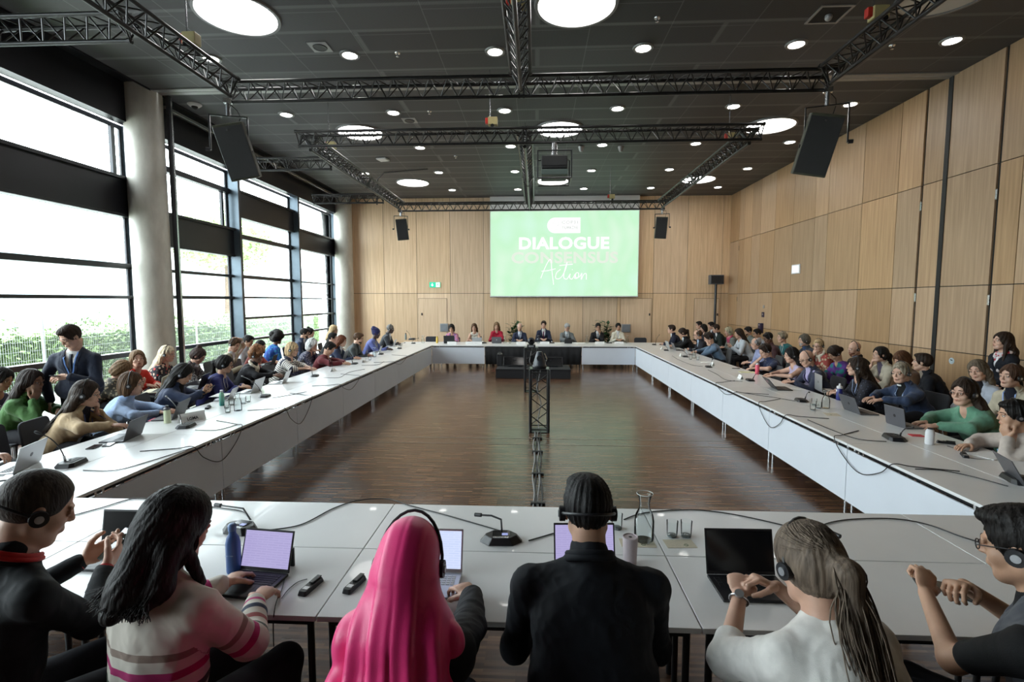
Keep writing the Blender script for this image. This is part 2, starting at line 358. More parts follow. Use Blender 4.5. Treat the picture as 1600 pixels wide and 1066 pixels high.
# ------------------------------------------------------------------ outside the windows
def m_ground():
    m, nt, b = nodes('pale_paving'); N = nt.nodes; L = nt.links
    g = N.new('ShaderNodeNewGeometry'); n = N.new('ShaderNodeTexNoise'); n.inputs['Scale'].default_value = .8; L.new(g.outputs['Position'], n.inputs['Vector'])
    r = ramp(nt, [(.3, (.45, .44, .41)), (.7, (.55, .54, .5))]); L.new(n.outputs[0], r.inputs[0]); L.new(r.outputs[0], b.inputs['Base Color']); b.inputs['Roughness'].default_value = .9
    return m
struct('ground', MB().box(-60, -8.1, -30, 70, -.4, -.02), m_ground())
LEAF = mat('hedge_leaf', (.27, .38, .15), .55, var=.6, vs=3)
def hedge(name, x0, x1, y0, y1, z1, n, label):
    g = rnd; mb = MB()
    for _ in range(n):
        side = g.random()
        x = g.uniform(x0, x1) if side < .35 else x1 - abs(g.gauss(0, .12)); y = g.uniform(y0, y1)
        z = z1 + g.gauss(0, .10) + .12*math.sin(y*2.1) if side < .35 else g.uniform(0, z1)
        s = g.uniform(.035, .075); a = g.uniform(0, 6.28); t = g.uniform(-.9, .9)
        d = Vector((math.cos(a)*s, math.sin(a)*s, t*s)); e = Vector((-math.sin(a)*s*.55, math.cos(a)*s*.55, g.uniform(-.5, .5)*s)); c = Vector((x, y, z))
        mb.add([c-d, c+e, c+d, c-e], [(0, 1, 2, 3)])
    r = thing(name, label, 'hedge', (0, 0, 0)); obj('leaves', mb, LEAF, r)['kind'] = 'stuff'
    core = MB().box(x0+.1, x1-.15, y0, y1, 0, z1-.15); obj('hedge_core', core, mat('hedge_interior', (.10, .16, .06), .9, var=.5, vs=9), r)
    return r
hedge('hedge', -12.3, -11.4, -2, 26, 1.42, 15000, 'long clipped green hedge standing outside behind the window wall')
t = thing('mesh_fence', 'thin grey wire mesh fence in front of the hedge outside', 'fence', (-10.9, 0, 0))
WIRE = mat('galvanised_wire', (.5, .52, .53), .6, .2, var=.05)
for k in range(11): obj('fence_post', MB().box(-.02, .02, -2+k*2.5-.018, -2+k*2.5+.018, 0, 1.75), WIRE, t)
mb = MB()
for k in range(520): mb.box(-.002, .002, -2+k*.05, -2+k*.05+.004, .05, 1.7)
for k in range(9): mb.box(.002, .006, -2, 24, .05+k*.2, .056+k*.2)
obj('wire_mesh', mb, WIRE, t)
t = thing('street_lamp', 'grey street lamp seen outside through the nearest left window', 'street lamp', (-20, 20.4, 0))
obj('pole', MB().lathe([(.09, 0), (.06, 4.1)], 12), mat('lamp_post_grey', (.35, .37, .4), .5, var=.05), t, smooth=40); obj('lamp_head', MB().cbox((.1, 0, 4.15), (.9, .35, .10)), mat('lamp_post_grey', (.3, .3, .3)), t, bev=.02)
bm_ = thing('building', 'pale white building with balconies and grey windows seen outside beyond the hedge', 'building', (-27, 0, 0))
PALE = mat('pale_render', (.72, .72, .72), .9, var=.03)
obj('wall', MB().box(-6, 0, 8, 62, -.02, 5.9), PALE, bm_)
WG = mat('outside_window_glass', (.33, .42, .46), .15, .2, var=.15, vs=1)
for fl in (0, 1):
    for k in range(11): obj('window', MB().box(0, .04, 10+k*4.6, 12.0+k*4.6, .7+fl*2.9, 2.6+fl*2.9), WG, bm_)
    obj('balcony_slab', MB().box(0, 1.2, 8, 62, 2.75+fl*2.9, 2.95+fl*2.9), PALE, bm_)
    mb = MB()
    for k in range(180): mb.box(1.15, 1.18, 8.1+k*.3, 8.13+k*.3, 2.95+fl*2.9, 3.85+fl*2.9)
    mb.box(1.14, 1.2, 8, 62, 3.85+fl*2.9, 3.9+fl*2.9); obj('balcony_railing', mb, WIRE, bm_)
tr = thing('tree', 'leafy green tree outside seen through the high far windows', 'tree', (-21, 33, 0))
obj('trunk', MB().tube([(0, 0, 0), (.1, .1, 2.5), (0, .2, 4.5)], [.25, .2, .12]), mat('bark', (.15, .11, .08), .9, var=.3), tr)
mb = MB()
for _ in range(5000):
    d = Vector((rnd.gauss(0, 1), rnd.gauss(0, 1.5), rnd.gauss(0, .8))); d = d.normalized()*rnd.uniform(1.2, 2.7)
    c = Vector((0, 0, 6.2)) + Vector((d.x, d.y*1.5, d.z*.8)); a = rnd.uniform(0, 6.28); s = rnd.uniform(.08, .16)
    mb.add([c+Vector((math.cos(a)*s, math.sin(a)*s, 0)), c+Vector((0, 0, s*.7)), c-Vector((math.cos(a)*s, math.sin(a)*s, 0)), c-Vector((0, .03, s*.7))], [(0, 1, 2, 3)])
obj('foliage', mb, LEAF, tr)['kind'] = 'stuff'

# ------------------------------------------------------------------ ceiling lamps
big = thing('round_ceiling_lamp', 'x', 'ceiling lamp', (0, 0, 0))
obj('diffuser', MB().lathe([(.50, -.012), (.50, .0)], 48), LAMPB, big)
obj('trim_ring', MB().lathe([(.505, 0), (.505, -.03), (.545, -.03), (.555, 0)], 48), LRING, big, smooth=40)
index_children(big)
names_x = ['left', 'middle', 'right']; names_y = ['nearest', 'second', 'farthest']
LX, LY = (-4.08, .51, 5.18), (6.93, 11.72, 16.65); first = True
for j, y in enumerate(LY):
    for i, x in enumerate(LX):
        lb = 'big round %s ceiling lamp, %s of its row, %s row from the camera' % ('unlit' if (i, j) == (2, 0) else 'glowing white', names_x[i], names_y[j])
        if first: big.location = (x, y, ZC-.001); big['label'] = lb; first = False; continue
        r = dup(big, (x, y, ZC-.001), None, lb)
        if (i, j) == (2, 0):
            for c in r.children:
                if c.name.startswith('diffuser'): c.data = c.data.copy(); c.data.materials[0] = LAMPOFF
sm = thing('downlight', 'x', 'ceiling lamp', (0, 0, 0), group='small round downlights in rows on the ceiling')
obj('diffuser', MB().lathe([(.11, -.012), (.11, .0)], 28), LAMP, sm)
obj('trim_ring', MB().lathe([(.115, 0), (.115, -.02), (.15, -.022), (.16, 0)], 28), LRING, sm, smooth=40)
index_children(sm); first = True
DX = (-5.24, -2.97, -.66, 1.63, 3.93, 6.2); DY = (8.12, 10.55, 12.92, 15.38, 17.8)
ox = ['leftmost', 'second from left', 'third from left', 'third from right', 'second from right', 'rightmost']; oy = ['nearest', 'second', 'third', 'fourth', 'farthest']
for j, y in enumerate(DY):
    for i, x in enumerate(DX):
        if (i, j) in ((0, 2), (0, 4)): continue
        lb = 'small round lit downlight, %s in the %s row of downlights' % (ox[i], oy[j])
        if first: sm.location = (x, y, ZC-.001); sm['label'] = lb; first = False
        else: dup(sm, (x, y, ZC-.001), None, lb)

# ------------------------------------------------------------------ truss
def truss(p0, p1, label, group='black lighting trusses under the ceiling'):
    p0, p1 = Vector(p0), Vector(p1); L = (p1-p0).length; d = (p1-p0)/L
    t = thing('lighting_truss', label, 'truss', p0, 0, group)
    y = Vector((-d.y, d.x, 0)); z = Vector((0, 0, 1)); W, Hh = .12, .21
    ch = [y*W + z*Hh, -y*W + z*Hh, Vector((0, 0, 0))]
    for c in ch: obj('chord', MB().tube([c, c + d*L], .024, 10), TRUSSM, t, smooth=40)
    mb = MB(); n = max(2, round(L/.24))
    for k in range(n):
        a, m_, b = d*(L*k/n), d*(L*(k+.5)/n), d*(L*(k+1)/n)
        mb.tube([ch[2]+a, ch[0]+m_], .008, 6); mb.tube([ch[0]+m_, ch[2]+b], .008, 6)
        mb.tube([ch[2]+a, ch[1]+m_], .008, 6); mb.tube([ch[1]+m_, ch[2]+b], .008, 6)
        mb.tube([ch[0]+a, ch[1]+m_], .008, 6); mb.tube([ch[1]+m_, ch[0]+b], .008, 6)
    for q in (.02, L-.02, L*.5-.03, L*.5+.03):
        for c in ch: mb.tube([c+d*(q-.015), c+d*(q+.015)], .031, 10)
        mb.tube([ch[0]+d*q, ch[1]+d*q], .012, 6); mb.tube([ch[1]+d*q, ch[2]+d*q], .012, 6); mb.tube([ch[2]+d*q, ch[0]+d*q], .012, 6)
    obj('bracing', mb, TRUSSM, t)
    return t
TZ = 4.82; TXL, TXR, TXM = -4.03, 3.62, -.21
truss((TXL-.12, 6.80, TZ), (TXR+.12, 6.80, TZ), 'black truss running across the hall nearest to the camera')
truss((TXL, 1.6, TZ), (TXL, 6.62, TZ), 'black truss coming towards the camera at the upper left')
truss((TXR, 1.6, TZ), (TXR, 6.62, TZ), 'black truss coming towards the camera at the upper right')
truss((TXM, 1.6, TZ), (TXM, 6.62, TZ), 'black truss coming towards the camera at the top middle')
truss((TXL-.12, 8.75, TZ), (TXR+.12, 8.75, TZ), 'second black truss running across the hall, above the projector')
truss((TXL-.12, 15.05, TZ), (TXR+.12, 15.05, TZ), 'farthest black truss running across in front of the top of the screen')
truss((TXL, 8.95, TZ), (TXL, 14.85, TZ), 'black truss running lengthwise on the left of the far truss rectangle')
truss((TXR, 8.95, TZ), (TXR, 14.85, TZ), 'black truss running lengthwise on the right of the far truss rectangle')
truss((TXM, 8.95, TZ), (TXM, 14.85, TZ), 'black truss running lengthwise along the middle of the far truss rectangle')
truss((-7.3, 5.2, TZ), (TXL-.16, 5.2, TZ), 'short black truss at the upper left picture edge by the windows')
truss((-6.05, 10.27, TZ), (TXL-.16, 10.27, TZ), 'short black truss sticking out towards the windows behind the left loudspeaker')
truss((-6.15, 13.77, TZ), (TXL-.16, 13.77, TZ), 'short black truss sticking out towards the windows near the far column')
# chain hoists
YEL = mat('hoist_cream_housing', (.5, .42, .2), .5, var=.1); REDP = mat('red_plastic', (.5, .03, .02), .4, var=.1)
def hoist(x, y, label):
    t = thing('chain_hoist', label, 'hoist', (x, y, TZ+.24))
    obj('housing', MB().cbox((0, 0, .12), (.16, .12, .13)), YEL, t, bev=.01); obj('hook_block', MB().cbox((-.10, 0, .13), (.06, .07, .1)), REDP, t, bev=.01)
    obj('chain', MB().tube([(-.05, 0, .18), (-.05, 0, ZC-TZ-.24)], .009, 6), CHROME, t); obj('clamp', MB().tube([(0, -.12, .02), (0, .12, .02)], .03), BLACKM, t)
hoist(TXL, 5.9, 'yellow chain hoist on the near left truss'); hoist(TXM+.02, 5.35, 'yellow chain hoist on the near middle truss'); hoist(TXR, 5.75, 'chain hoist on the near right truss')
hoist(-.75, 8.75, 'dark chain hoist on the second cross truss above the projector'); hoist(2.2, 15.05, 'chain hoist on the farthest cross truss by the screen'); hoist(TXM, 11.3, 'chain hoist on the middle truss of the far truss rectangle'); hoist(TXL, 9.9, 'yellow chain hoist on the left side of the far truss rectangle'); hoist(TXR, 9.75, 'yellow chain hoist on the right side of the far truss rectangle')

# hanging loudspeakers
GRILL = mat('black_speaker_grille', (.010, .010, .011), .6, bump=.6, bs=900)
CAB = mat('worn_olive_black_cabinet', (.055, .055, .035), .5, var=.3, vs=6)
def loudspeaker(x, y, z, yaw, tilt, s, roll, label):
    t = thing('hanging_loudspeaker', label, 'loudspeaker', (x, y, z), yaw)
    M = Matrix.Rotation(math.radians(roll), 4, 'Y') @ Matrix.Rotation(math.radians(tilt), 4, 'X') @ Matrix.Scale(s, 4)
    pr = [(-.16, -.14), (.16, -.14), (.17, -.02), (.10, .16), (-.10, .16), (-.17, -.02)]
    obj('cabinet', MB().prism(pr, -.62, 0, M), CAB, t, bev=.012)
    obj('grille', MB().box(-.155, .155, -.158, -.138, -.60, -.03, M), GRILL, t, bev=.004)
    obj('badge', MB().box(-.02, .0, -.162, -.157, -.075, -.06, M), CHROME, t)
    yk = [Vector((-.20*s, 0, -.30*s)), Vector((-.20*s, 0, .09*s)), Vector((.20*s, 0, .09*s)), Vector((.20*s, 0, -.30*s))]
    mb = MB()
    for a, b in zip(yk, yk[1:]): mb.box(min(a.x, b.x)-.008, max(a.x, b.x)+.008, -.02, .02, min(a.z, b.z)-.008, max(a.z, b.z)+.008)
    obj('yoke', mb, BLACKM, t, bev=.003)
    for sx in (-1, 1): obj('knob', MB().tube([(sx*.205*s, 0, -.30*s), (sx*.25*s, 0, -.30*s)], .022*s, 8), BLACK, t)
    obj('hanging_clamp', MB().lathe([(.03, .09*s), (.03, TZ-z-.018)], 12).cbox((0, 0, TZ-z-.02), (.1, .07, .06)), CHROME, t, smooth=40)
    obj('speaker_cable', MB().tube([(.05, .1, -.1), (.12, .12, .12*s), (.10, .05, .20), (.03, 0, TZ-z-.06)], .006, 6), RUBBER, t)
p = aty(357, 184, 6.72)
loudspeaker(p.x, p.y, 4.50, math.radians(18), 14, 1.15, -14, 'black loudspeaker hanging from the near truss at the left')
p = aty(1292, 180, 6.75)
loudspeaker(p.x, p.y, 4.50, math.radians(-18), 14, 1.2, 13, 'black loudspeaker hanging from the near truss at the right')
p = aty(613, 335, 14.9)
loudspeaker(-4.07, 15.05, 4.58, math.radians(12), 6, 1.0, -6, 'small black loudspeaker hanging left of the screen')
p = aty(1045, 335, 14.9)
loudspeaker(3.67, 15.05, 4.58, math.radians(-12), 6, 1.0, 4, 'small black loudspeaker hanging right of the screen')

# projector in a cage
p = aty(866, 234, 8.75)
t = thing('projector', 'black projector in a tube cage hanging from the second cross truss', 'projector', (p.x, 8.75, 0))
zc = 4.36
obj('body', MB().box(-.22, .22, -.20, .30, zc-.02, zc+.20), BLACK, t, bev=.02); obj('front_grille', MB().box(-.20, .20, -.212, -.2, zc+.03, zc+.18), GRILL, t)
obj('lower_panel', MB().box(-.22, .22, -.205, .30, zc-.12, zc-.03), mat('dark_green_grey_housing', (.07, .10, .09), .5, var=.1), t, bev=.01)
mb = MB()
for sx in (-.28, .28):
    for sy in (-.24, .34): mb.tube([(sx, sy, zc-.18), (sx, sy, zc+.26)], .012, 8)
for zz in (zc-.18, zc+.26):
    for sy in (-.24, .34): mb.tube([(-.28, sy, zz), (.28, sy, zz)], .012, 8)
    for sx in (-.28, .28): mb.tube([(sx, -.24, zz), (sx, .34, zz)], .012, 8)
obj('cage', mb, BLACKM, t); obj('hanging_pole', MB().lathe([(.05, zc+.24), (.05, TZ-.016)], 12), CHROME, t, smooth=40)
obj('lens', MB().tube([(0, .3, zc+.08), (0, .38, zc+.08)], .06, 16), BLACK, t)

# small things on the ceiling
RINGG = mat('light_grey_metal', (.35, .35, .35), .4, .4, var=.05)
def ceil_at(u, v): return atz(u, v, ZC)
p = ceil_at(304, 163); t = thing('dome_camera', 'white dome camera on the ceiling by the near column', 'camera', p)
obj('housing', MB().lathe([(.0, -.05), (.09, -.045), (.13, -.01), (.13, 0)], 24), mat('white_plastic', (.7, .7, .7), .4, var=.02), t, smooth=60); obj('dome', MB().ball((0, 0, -.05), .06), BLACK, t, smooth=180)
p = ceil_at(598, 248); t = thing('wireless_access_point', 'white oval access point on the ceiling between downlights', 'access point', p); obj('case', MB().prism([(-.16, -.12), (.12, -.16), (.17, .1), (-.1, .16)], -.05, 0), MATS['white_plastic'], t, bev=.02)
for (u, v, lb) in ((500, 73, 'square ceiling loudspeaker plate beside the nearest left downlight'), (640, 188, 'square ceiling loudspeaker plate behind the near truss')):
    p = ceil_at(u, v); t = thing('ceiling_speaker', lb, 'ceiling speaker', p); obj('plate', MB().box(-.15, .15, -.15, .15, -.012, 0), RINGG, t, bev=.003); obj('speaker_ring', MB().lathe([(.08, -.02), (.1, -.025), (.11, -.012)], 24), BLACK, t)
for (u, v, lb) in ((621, 83, 'small sprinkler head by the nearest row of downlights'), (671, 174, 'small sprinkler head behind the near truss'), (1027, 28, 'small sprinkler head at the top right of the ceiling'), (1394, 71, 'small sprinkler head near the right wall'), (712, 244, 'small sprinkler head above the far truss rectangle')):
    p = ceil_at(u, v); t = thing('sprinkler', lb, 'sprinkler', p); obj('rosette', MB().lathe([(.04, -.01), (.045, 0)], 16), CHROME, t); obj('nozzle', MB().lathe([(.012, -.06), (.025, -.055), (.01, -.04), (.012, -.01)], 12), CHROME, t)
p = ceil_at(1296, 22); t = thing('ceiling_hatch', 'square open black hatch in the ceiling at the upper right', 'hatch', p)
obj('hatch_frame', MB().box(-.22, .22, -.22, -.19, -.015, 0).box(-.22, .22, .19, .22, -.015, 0).box(-.22, -.19, -.19, .19, -.015, 0).box(.19, .22, -.19, .19, -.015, 0), RINGG, t); obj('opening', MB().box(-.19, .19, -.19, .19, -.004, 0), DARK, t); obj('spotlight', MB().ball((0, .02, -.03), .05), RINGG, t)
for (u, v, lb) in ((908, 229, 'small grey spotlight cone left of the downlight by the projector'), (970, 229, 'small grey spotlight cone right of the downlight by the projector')):
    p = ceil_at(u, v); t = thing('spotlight', lb, 'spotlight', p); obj('cone', MB().lathe([(.08, -.01), (.05, -.10), (.03, -.13)], 16), RINGG, t, smooth=40)
t = thing('cable_conduit', 'black cable bent down from the ceiling beside the far left big lamp', 'cable', (0, 0, 0))
obj('cable', MB().tube([ceil_at(668, 262)-Vector((0, 0, .04)), ceil_at(600, 268)-Vector((0, 0, .04)), ceil_at(590, 272)-Vector((0, 0, .15)), Vector((ceil_at(588, 272).x, ceil_at(588, 272).y, 5.1))], .02, 8), RUBBER, t)

# ------------------------------------------------------------------ projection screen
SY = 18.98; sx0, sx1, sz0, sz1 = -1.75, 3.80, 2.29, 5.47
def m_screen():
    m, nt, b = nodes('projected_green_slide'); N = nt.nodes; L = nt.links
    tc = N.new('ShaderNodeTexCoord'); mp = N.new('ShaderNodeMapping'); mp.inputs['Scale'].default_value = (.5, 1, .8); L.new(tc.outputs['Object'], mp.inputs[0])
    n = N.new('ShaderNodeTexNoise'); n.inputs['Scale'].default_value = .7; n.inputs['Detail'].default_value = 2; L.new(mp.outputs[0], n.inputs['Vector'])
    wv = N.new('ShaderNodeTexWave'); wv.inputs['Scale'].default_value = .9; wv.inputs['Distortion'].default_value = 9; wv.inputs['Detail'].default_value = 1; wv.inputs['Detail Scale'].default_value = .5; L.new(mp.outputs[0], wv.inputs['Vector'])
    mx = N.new('ShaderNodeMix'); mx.data_type = 'FLOAT'; mx.inputs[0].default_value = .10; L.new(n.outputs[0], mx.inputs[2]); L.new(wv.outputs['Fac'], mx.inputs[3])
    r = ramp(nt, [(.25, (.62, .90, .74)), (.5, (.54, .87, .58)), (.75, (.70, .90, .72))]); L.new(mx.outputs[0], r.inputs[0])
    b.inputs['Base Color'].default_value = (.05, .05, .05, 1); b.inputs['Roughness'].default_value = 1; b.inputs['Specular IOR Level'].default_value = 0
    L.new(r.outputs[0], b.inputs['Emission Color']); b.inputs['Emission Strength'].default_value = .50
    return m
scr = thing('projection_screen', 'large projection screen with a green slide hanging on the back wall', 'projection screen', (1.03, SY, 0))
cxs = 1.03
obj('screen_cloth', MB().box(sx0-cxs, sx1-cxs, 0, .012, sz0, 6.02), mat('white_screen_cloth', (.72, .72, .72), .8, var=.01), scr)
obj('slide', MB().box(sx0-cxs+.02, sx1-cxs-.02, -.004, 0, sz0+.03, sz1), m_screen(), scr)
obj('bottom_bar', MB().box(sx0-cxs, sx1-cxs, -.012, .02, sz0-.03, sz0), CHROME, scr)
def pix2s(u, v): q = aty(u, v, SY); return q.x-cxs, q.z
GW = mat('slide_white', (.1, .1, .1), 1, emit=.56, ec=(1, 1, 1), var=.001); GP = mat('slide_faint_rose', (.1, .1, .1), 1, emit=.46, ec=(.76, .84, .72), var=.001); GG = mat('slide_faint_grey', (.1, .1, .1), 1, emit=.26, ec=(.75, .85, .78), var=.001)
def text_mesh(s, size, off=0.0, sp=1.0, ext=0.0):
    c = bpy.data.curves.new('lettering', 'FONT'); c.body = s; c.size = size; c.offset = off; c.space_character = sp; c.extrude = ext; c.align_x = 'CENTER'; c.align_y = 'CENTER'; c.resolution_u = 3
    o = bpy.data.objects.new('lettering', c); COL.objects.link(o); bpy.context.view_layer.update()
    me = bpy.data.meshes.new_from_object(o.evaluated_get(bpy.context.evaluated_depsgraph_get())); bpy.data.objects.remove(o); bpy.data.curves.remove(c)
    return me
def text_on(s, size, x, y, z, m, parent, name='lettering', rot=(PI/2, 0, 0), off=0.0, sp=1.0, width=None, height=None):
    me = text_mesh(s, size, off, sp); co = np.empty(len(me.vertices)*3, np.float32); me.vertices.foreach_get('co', co); co = co.reshape(-1, 3)
    mn, mxx = co.min(0), co.max(0); co[:, :2] -= ((mn+mxx)/2)[:2]
    if width: co[:, 0] *= width/(mxx[0]-mn[0])
    if height: co[:, 1] *= height/(mxx[1]-mn[1])
    me.vertices.foreach_set('co', co.ravel()); o = obj(name, me, m, parent); o.location = (x, y, z); o.rotation_euler = rot; return o
def word(s, u0, u1, v0, v1, m, off, y=-.008):
    x0, z0 = pix2s(u0, v1); x1, z1 = pix2s(u1, v0); return text_on(s, .4, (x0+x1)/2, y, (z0+z1)/2, m, scr, 'slide_word', off=off, sp=1.05, width=x1-x0, height=z1-z0)
word('DIALOGUE', 811, 952, 370, 390, GW, .013)
word('CONSENSUS', 799, 966, 393, 412, GP, .013, -.006)
x0, z0 = pix2s(855, 364.5); x1, z1 = pix2s(907, 340)
hh = (z1-z0)/2; poly = [(x1, z0), (x1, z1)] + [(x0+hh+math.cos(PI/2+PI*k/12)*hh, (z0+z1)/2+math.sin(PI/2+PI*k/12)*hh) for k in range(13)]
obj('logo_badge', MB().prism([(a, b) for a, b in poly], .006, .009, Matrix.Rotation(PI/2, 4, 'X')), GW, scr)
word('COP31', 878, 903, 345, 350, GG, .0, -.012); word('T\u00dcRK\u0130YE', 878, 903, 352, 358, GG, .006, -.012)
mb = MB(); ecx, ecz = pix2s(866, 352)
for k in range(46):
    r_ = .225*math.sqrt((k+.5)/46); a = k*2.39996; px, pz = ecx+r_*math.cos(a), ecz+r_*math.sin(a)
    mb.tube([(px, -.011, pz), (px+.035*math.cos(a+1.2), -.011, pz+.035*math.sin(a+1.2))], .0075, 5)
obj('logo_emblem', mb, GG, scr)
mb = MB()
def pen(pts):
    q = [Vector((pix2s(u, v)[0], -.010, pix2s(u, v)[1])) for u, v in pts]; out = []
    for i in range(len(q)-1):
        a = q[max(0, i-1)]; b = q[i]; c = q[i+1]; d = q[min(len(q)-1, i+2)]
        for k in range(5):
            t_ = k/5; out.append(.5*((2*b)+(-a+c)*t_+(2*a-5*b+4*c-d)*t_*t_+(-a+3*b-3*c+d)*t_**3))
    mb.tube(out+[q[-1]], .013, 6)
pen([(845, 435), (850, 422), (857, 408), (861, 407), (862, 420), (865, 445)]); pen([(846, 424), (856, 423), (868, 420)])
pen([(876, 421), (870, 426), (868, 434), (872, 436), (878, 432), (884, 420), (886, 410), (882, 424), (881, 434), (886, 436), (891, 428), (890, 434), (894, 436), (899, 428), (898, 435), (903, 434), (904, 427), (900, 427), (900, 434), (906, 432), (909, 427), (908, 437), (912, 429), (916, 428), (916, 437)])
pen([(874, 415), (884, 414), (895, 413)]); pen([(894, 421), (894.5, 422)])
obj('slide_script_word', mb, GW, scr)

# ------------------------------------------------------------------ on the walls
t = thing('exit_sign', 'green emergency exit sign with arrow and running figure on back wall', 'exit sign', (-3.90, YB-.035, 2.75))
obj('sign_plate', MB().box(-.21, .21, -.02, 0, -.10, .10), mat('exit_green', (.02, .42, .24), .5, emit=.35, ec=(.02, .6, .35), var=.02), t); Wh = mat('exit_white', (.8, .85, .8), .5, emit=.5, ec=(.9, 1, .9), var=.01)
obj('arrow', MB().box(-.115, -.085, -.024, -.02, -.02, .06).prism([(-.16, .0), (-.10, -.065), (-.04, .0)][::-1], .02, .024, Matrix.Rotation(PI/2, 4, 'X')), Wh, t)
obj('doorway_symbol', MB().box(.04, .19, -.023, -.02, -.085, .085), Wh, t)
GRN = MATS['exit_green']
obj('running_figure', MB().ball((.115, -.026, .06), .014).tube([(.115, -.026, .04), (.11, -.026, -.01)], .012).tube([(.11, -.026, -.01), (.145, -.026, -.035), (.135, -.026, -.07)], .008).tube([(.11, -.026, -.01), (.085, -.026, -.04), (.06, -.026, -.05)], .008).tube([(.08, -.026, .0), (.09, -.026, .03), (.13, -.026, .03), (.15, -.026, .01)], .007), GRN, t)
XW = XR-.03
t = thing('wall_display', 'small white square info panel on the right wood wall', 'wall panel', (XW, 14.3, 3.01)); obj('frame', MB().box(-.03, 0, -.22, .22, -.13, .13), mat('white_plastic', (.7, .7, .7)), t, bev=.01); obj('panel_face', MB().box(-.034, -.03, -.18, .18, -.10, .10), mat('pale_panel_face', (.8, .82, .85), .3, emit=.3, ec=(.8, .85, .9), var=.01), t)
t = thing('light_switch', 'small grey switch on the right wall above the dark wall box', 'switch', (XW, 16.2, 1.95)); obj('plate', MB().box(-.012, 0, -.05, .05, -.05, .05), RINGG, t, bev=.003); obj('rocker', MB().box(-.018, -.012, -.03, .03, -.03, .03), SILVER, t)
t = thing('control_panel', 'dark blue square control panel on the right wall', 'control panel', (XW, 16.22, 1.70)); obj('plate', MB().box(-.02, 0, -.08, .08, -.08, .08), mat('deep_violet_plastic', (.02, .015, .05), .3, var=.1), t, bev=.005); obj('icon', MB().box(-.022, -.02, -.03, .03, -.01, .03), SILVER, t)
t = thing('wall_box', 'dark purple wall box with a small light hanging behind the seated men', 'wall box', (XW, 16.27, 1.27)); obj('case', MB().box(-.09, 0, -.11, .11, -.16, .16), MATS['deep_violet_plastic'], t, bev=.02); obj('indicator', MB().ball((-.09, 0, .10), .02), SILVER, t)
t = thing('round_sticker', 'round pale sticker on the lower right wood wall', 'sticker', (XW, 8.95, 1.10)); obj('disc', MB().tube([(0, 0, 0), (-.004, 0, 0)], .055, 24), mat('pale_blue_sticker', (.5, .6, .65), .5, var=.1, vs=30), t); obj('symbol', MB().tube([(-.005, -.02, .01), (-.005, .02, .02)], .008, 6), INK, t)
t = thing('corner_loudspeaker', 'grey loudspeaker on a tall black pole in the far right corner', 'loudspeaker', (6.6, 18.82, 0))
obj('cabinet', MB().box(-.24, .24, -.14, .14, 2.74, 3.08), mat('grey_cabinet', (.10, .105, .12), .5, var=.1), t, bev=.015); obj('grille', MB().box(-.22, .22, -.15, -.14, 2.77, 3.05), GRILL, t); obj('pole', MB().lathe([(.045, .04), (.045, 2.74)], 14), BLACKM, t, smooth=40); obj('foot_plate', MB().lathe([(.28, 0), (.28, .03), (.05, .05)], 24), BLACKM, t)
for (u, v, w_, h_, lb) in ((694, 512, .16, .13, 'small grey wall box on the back wall beside the curly haired woman'), (978, 513, .17, .13, 'small grey wall box on the back wall behind the woman in cream')):
    p = aty(u, v, YB-.05); t = thing('wall_socket_box', lb, 'wall box', p); obj('frame', MB().box(-w_, w_, -.03, .02, -h_*1.2, h_*1.2), RINGG, t, bev=.005); obj('cover', MB().box(-w_*.8, w_*.8, -.04, -.03, -h_, h_), mat('mid_grey_cover', (.2, .22, .24), .5, var=.1), t)

# ------------------------------------------------------------------ tables
TT = .73
def table(name, x0, x1, y0, y1, label, panel=None, legs=True, group='white conference tables'):
    """panel: 'x0','x1','y0','y1' side that carries the modesty panel"""
    cx, cy = (x0+x1)/2, (y0+y1)/2; t = thing('conference_table', label, 'table', (cx, cy, 0), 0, group)
    hx, hy = (x1-x0)/2, (y1-y0)/2; g = .003
    obj('table_top', MB().box(-hx+g, hx-g, -hy+g, hy-g, TT-.025, TT), WHITE, t, bev=.002)
    obj('under_frame', MB().box(-hx+.05, hx-.05, -hy+.04, -hy+.07, TT-.065, TT-.026).box(-hx+.05, hx-.05, hy-.07, hy-.04, TT-.065, TT-.026).box(-hx+.05, -hx+.08, -hy+.07, hy-.07, TT-.065, TT-.026).box(hx-.08, hx-.05, -hy+.07, hy-.07, TT-.065, TT-.026), BLACKM, t)
    for sx in (-1, 1):
        for sy in (-1, 1): obj('leg', MB().tube([(sx*(hx-.05), sy*(hy-.055), 0), (sx*(hx-.05), sy*(hy-.055), TT-.03)], .016, 10), CHROME if panel else BLACKM, t, smooth=40)
    if panel:
        pz0, pz1 = .15, TT-.06; q = .004
        bb = {'x0': (-hx+.005, -hx+.022, -hy+q, hy-q), 'x1': (hx-.022, hx-.005, -hy+q, hy-q), 'y0': (-hx+q, hx-q, -hy+.005, -hy+.022), 'y1': (-hx+q, hx-q, hy-.022, hy-.005)}[panel]
        obj('modesty_panel', MB().box(*bb, pz0, pz1), PANEL, t, bev=.001)
        for e in (-.8, -.72, .72, .8):
            mb = MB()
            if panel[0] == 'x': mb.cbox(((bb[0]+bb[1])/2, hy*e, TT-.043), (.01, .02, .036))
            else: mb.cbox((hx*e, (bb[2]+bb[3])/2, TT-.043), (.02, .01, .036))
            obj('panel_clip', mb, CHROME, t)
    return t
ys = [3.33, 5.0, 6.66, 8.31, 10.0, 11.72, 13.45, 15.6]
pos = ['nearest', 'second', 'third', 'fourth', 'fifth', 'sixth', 'farthest']
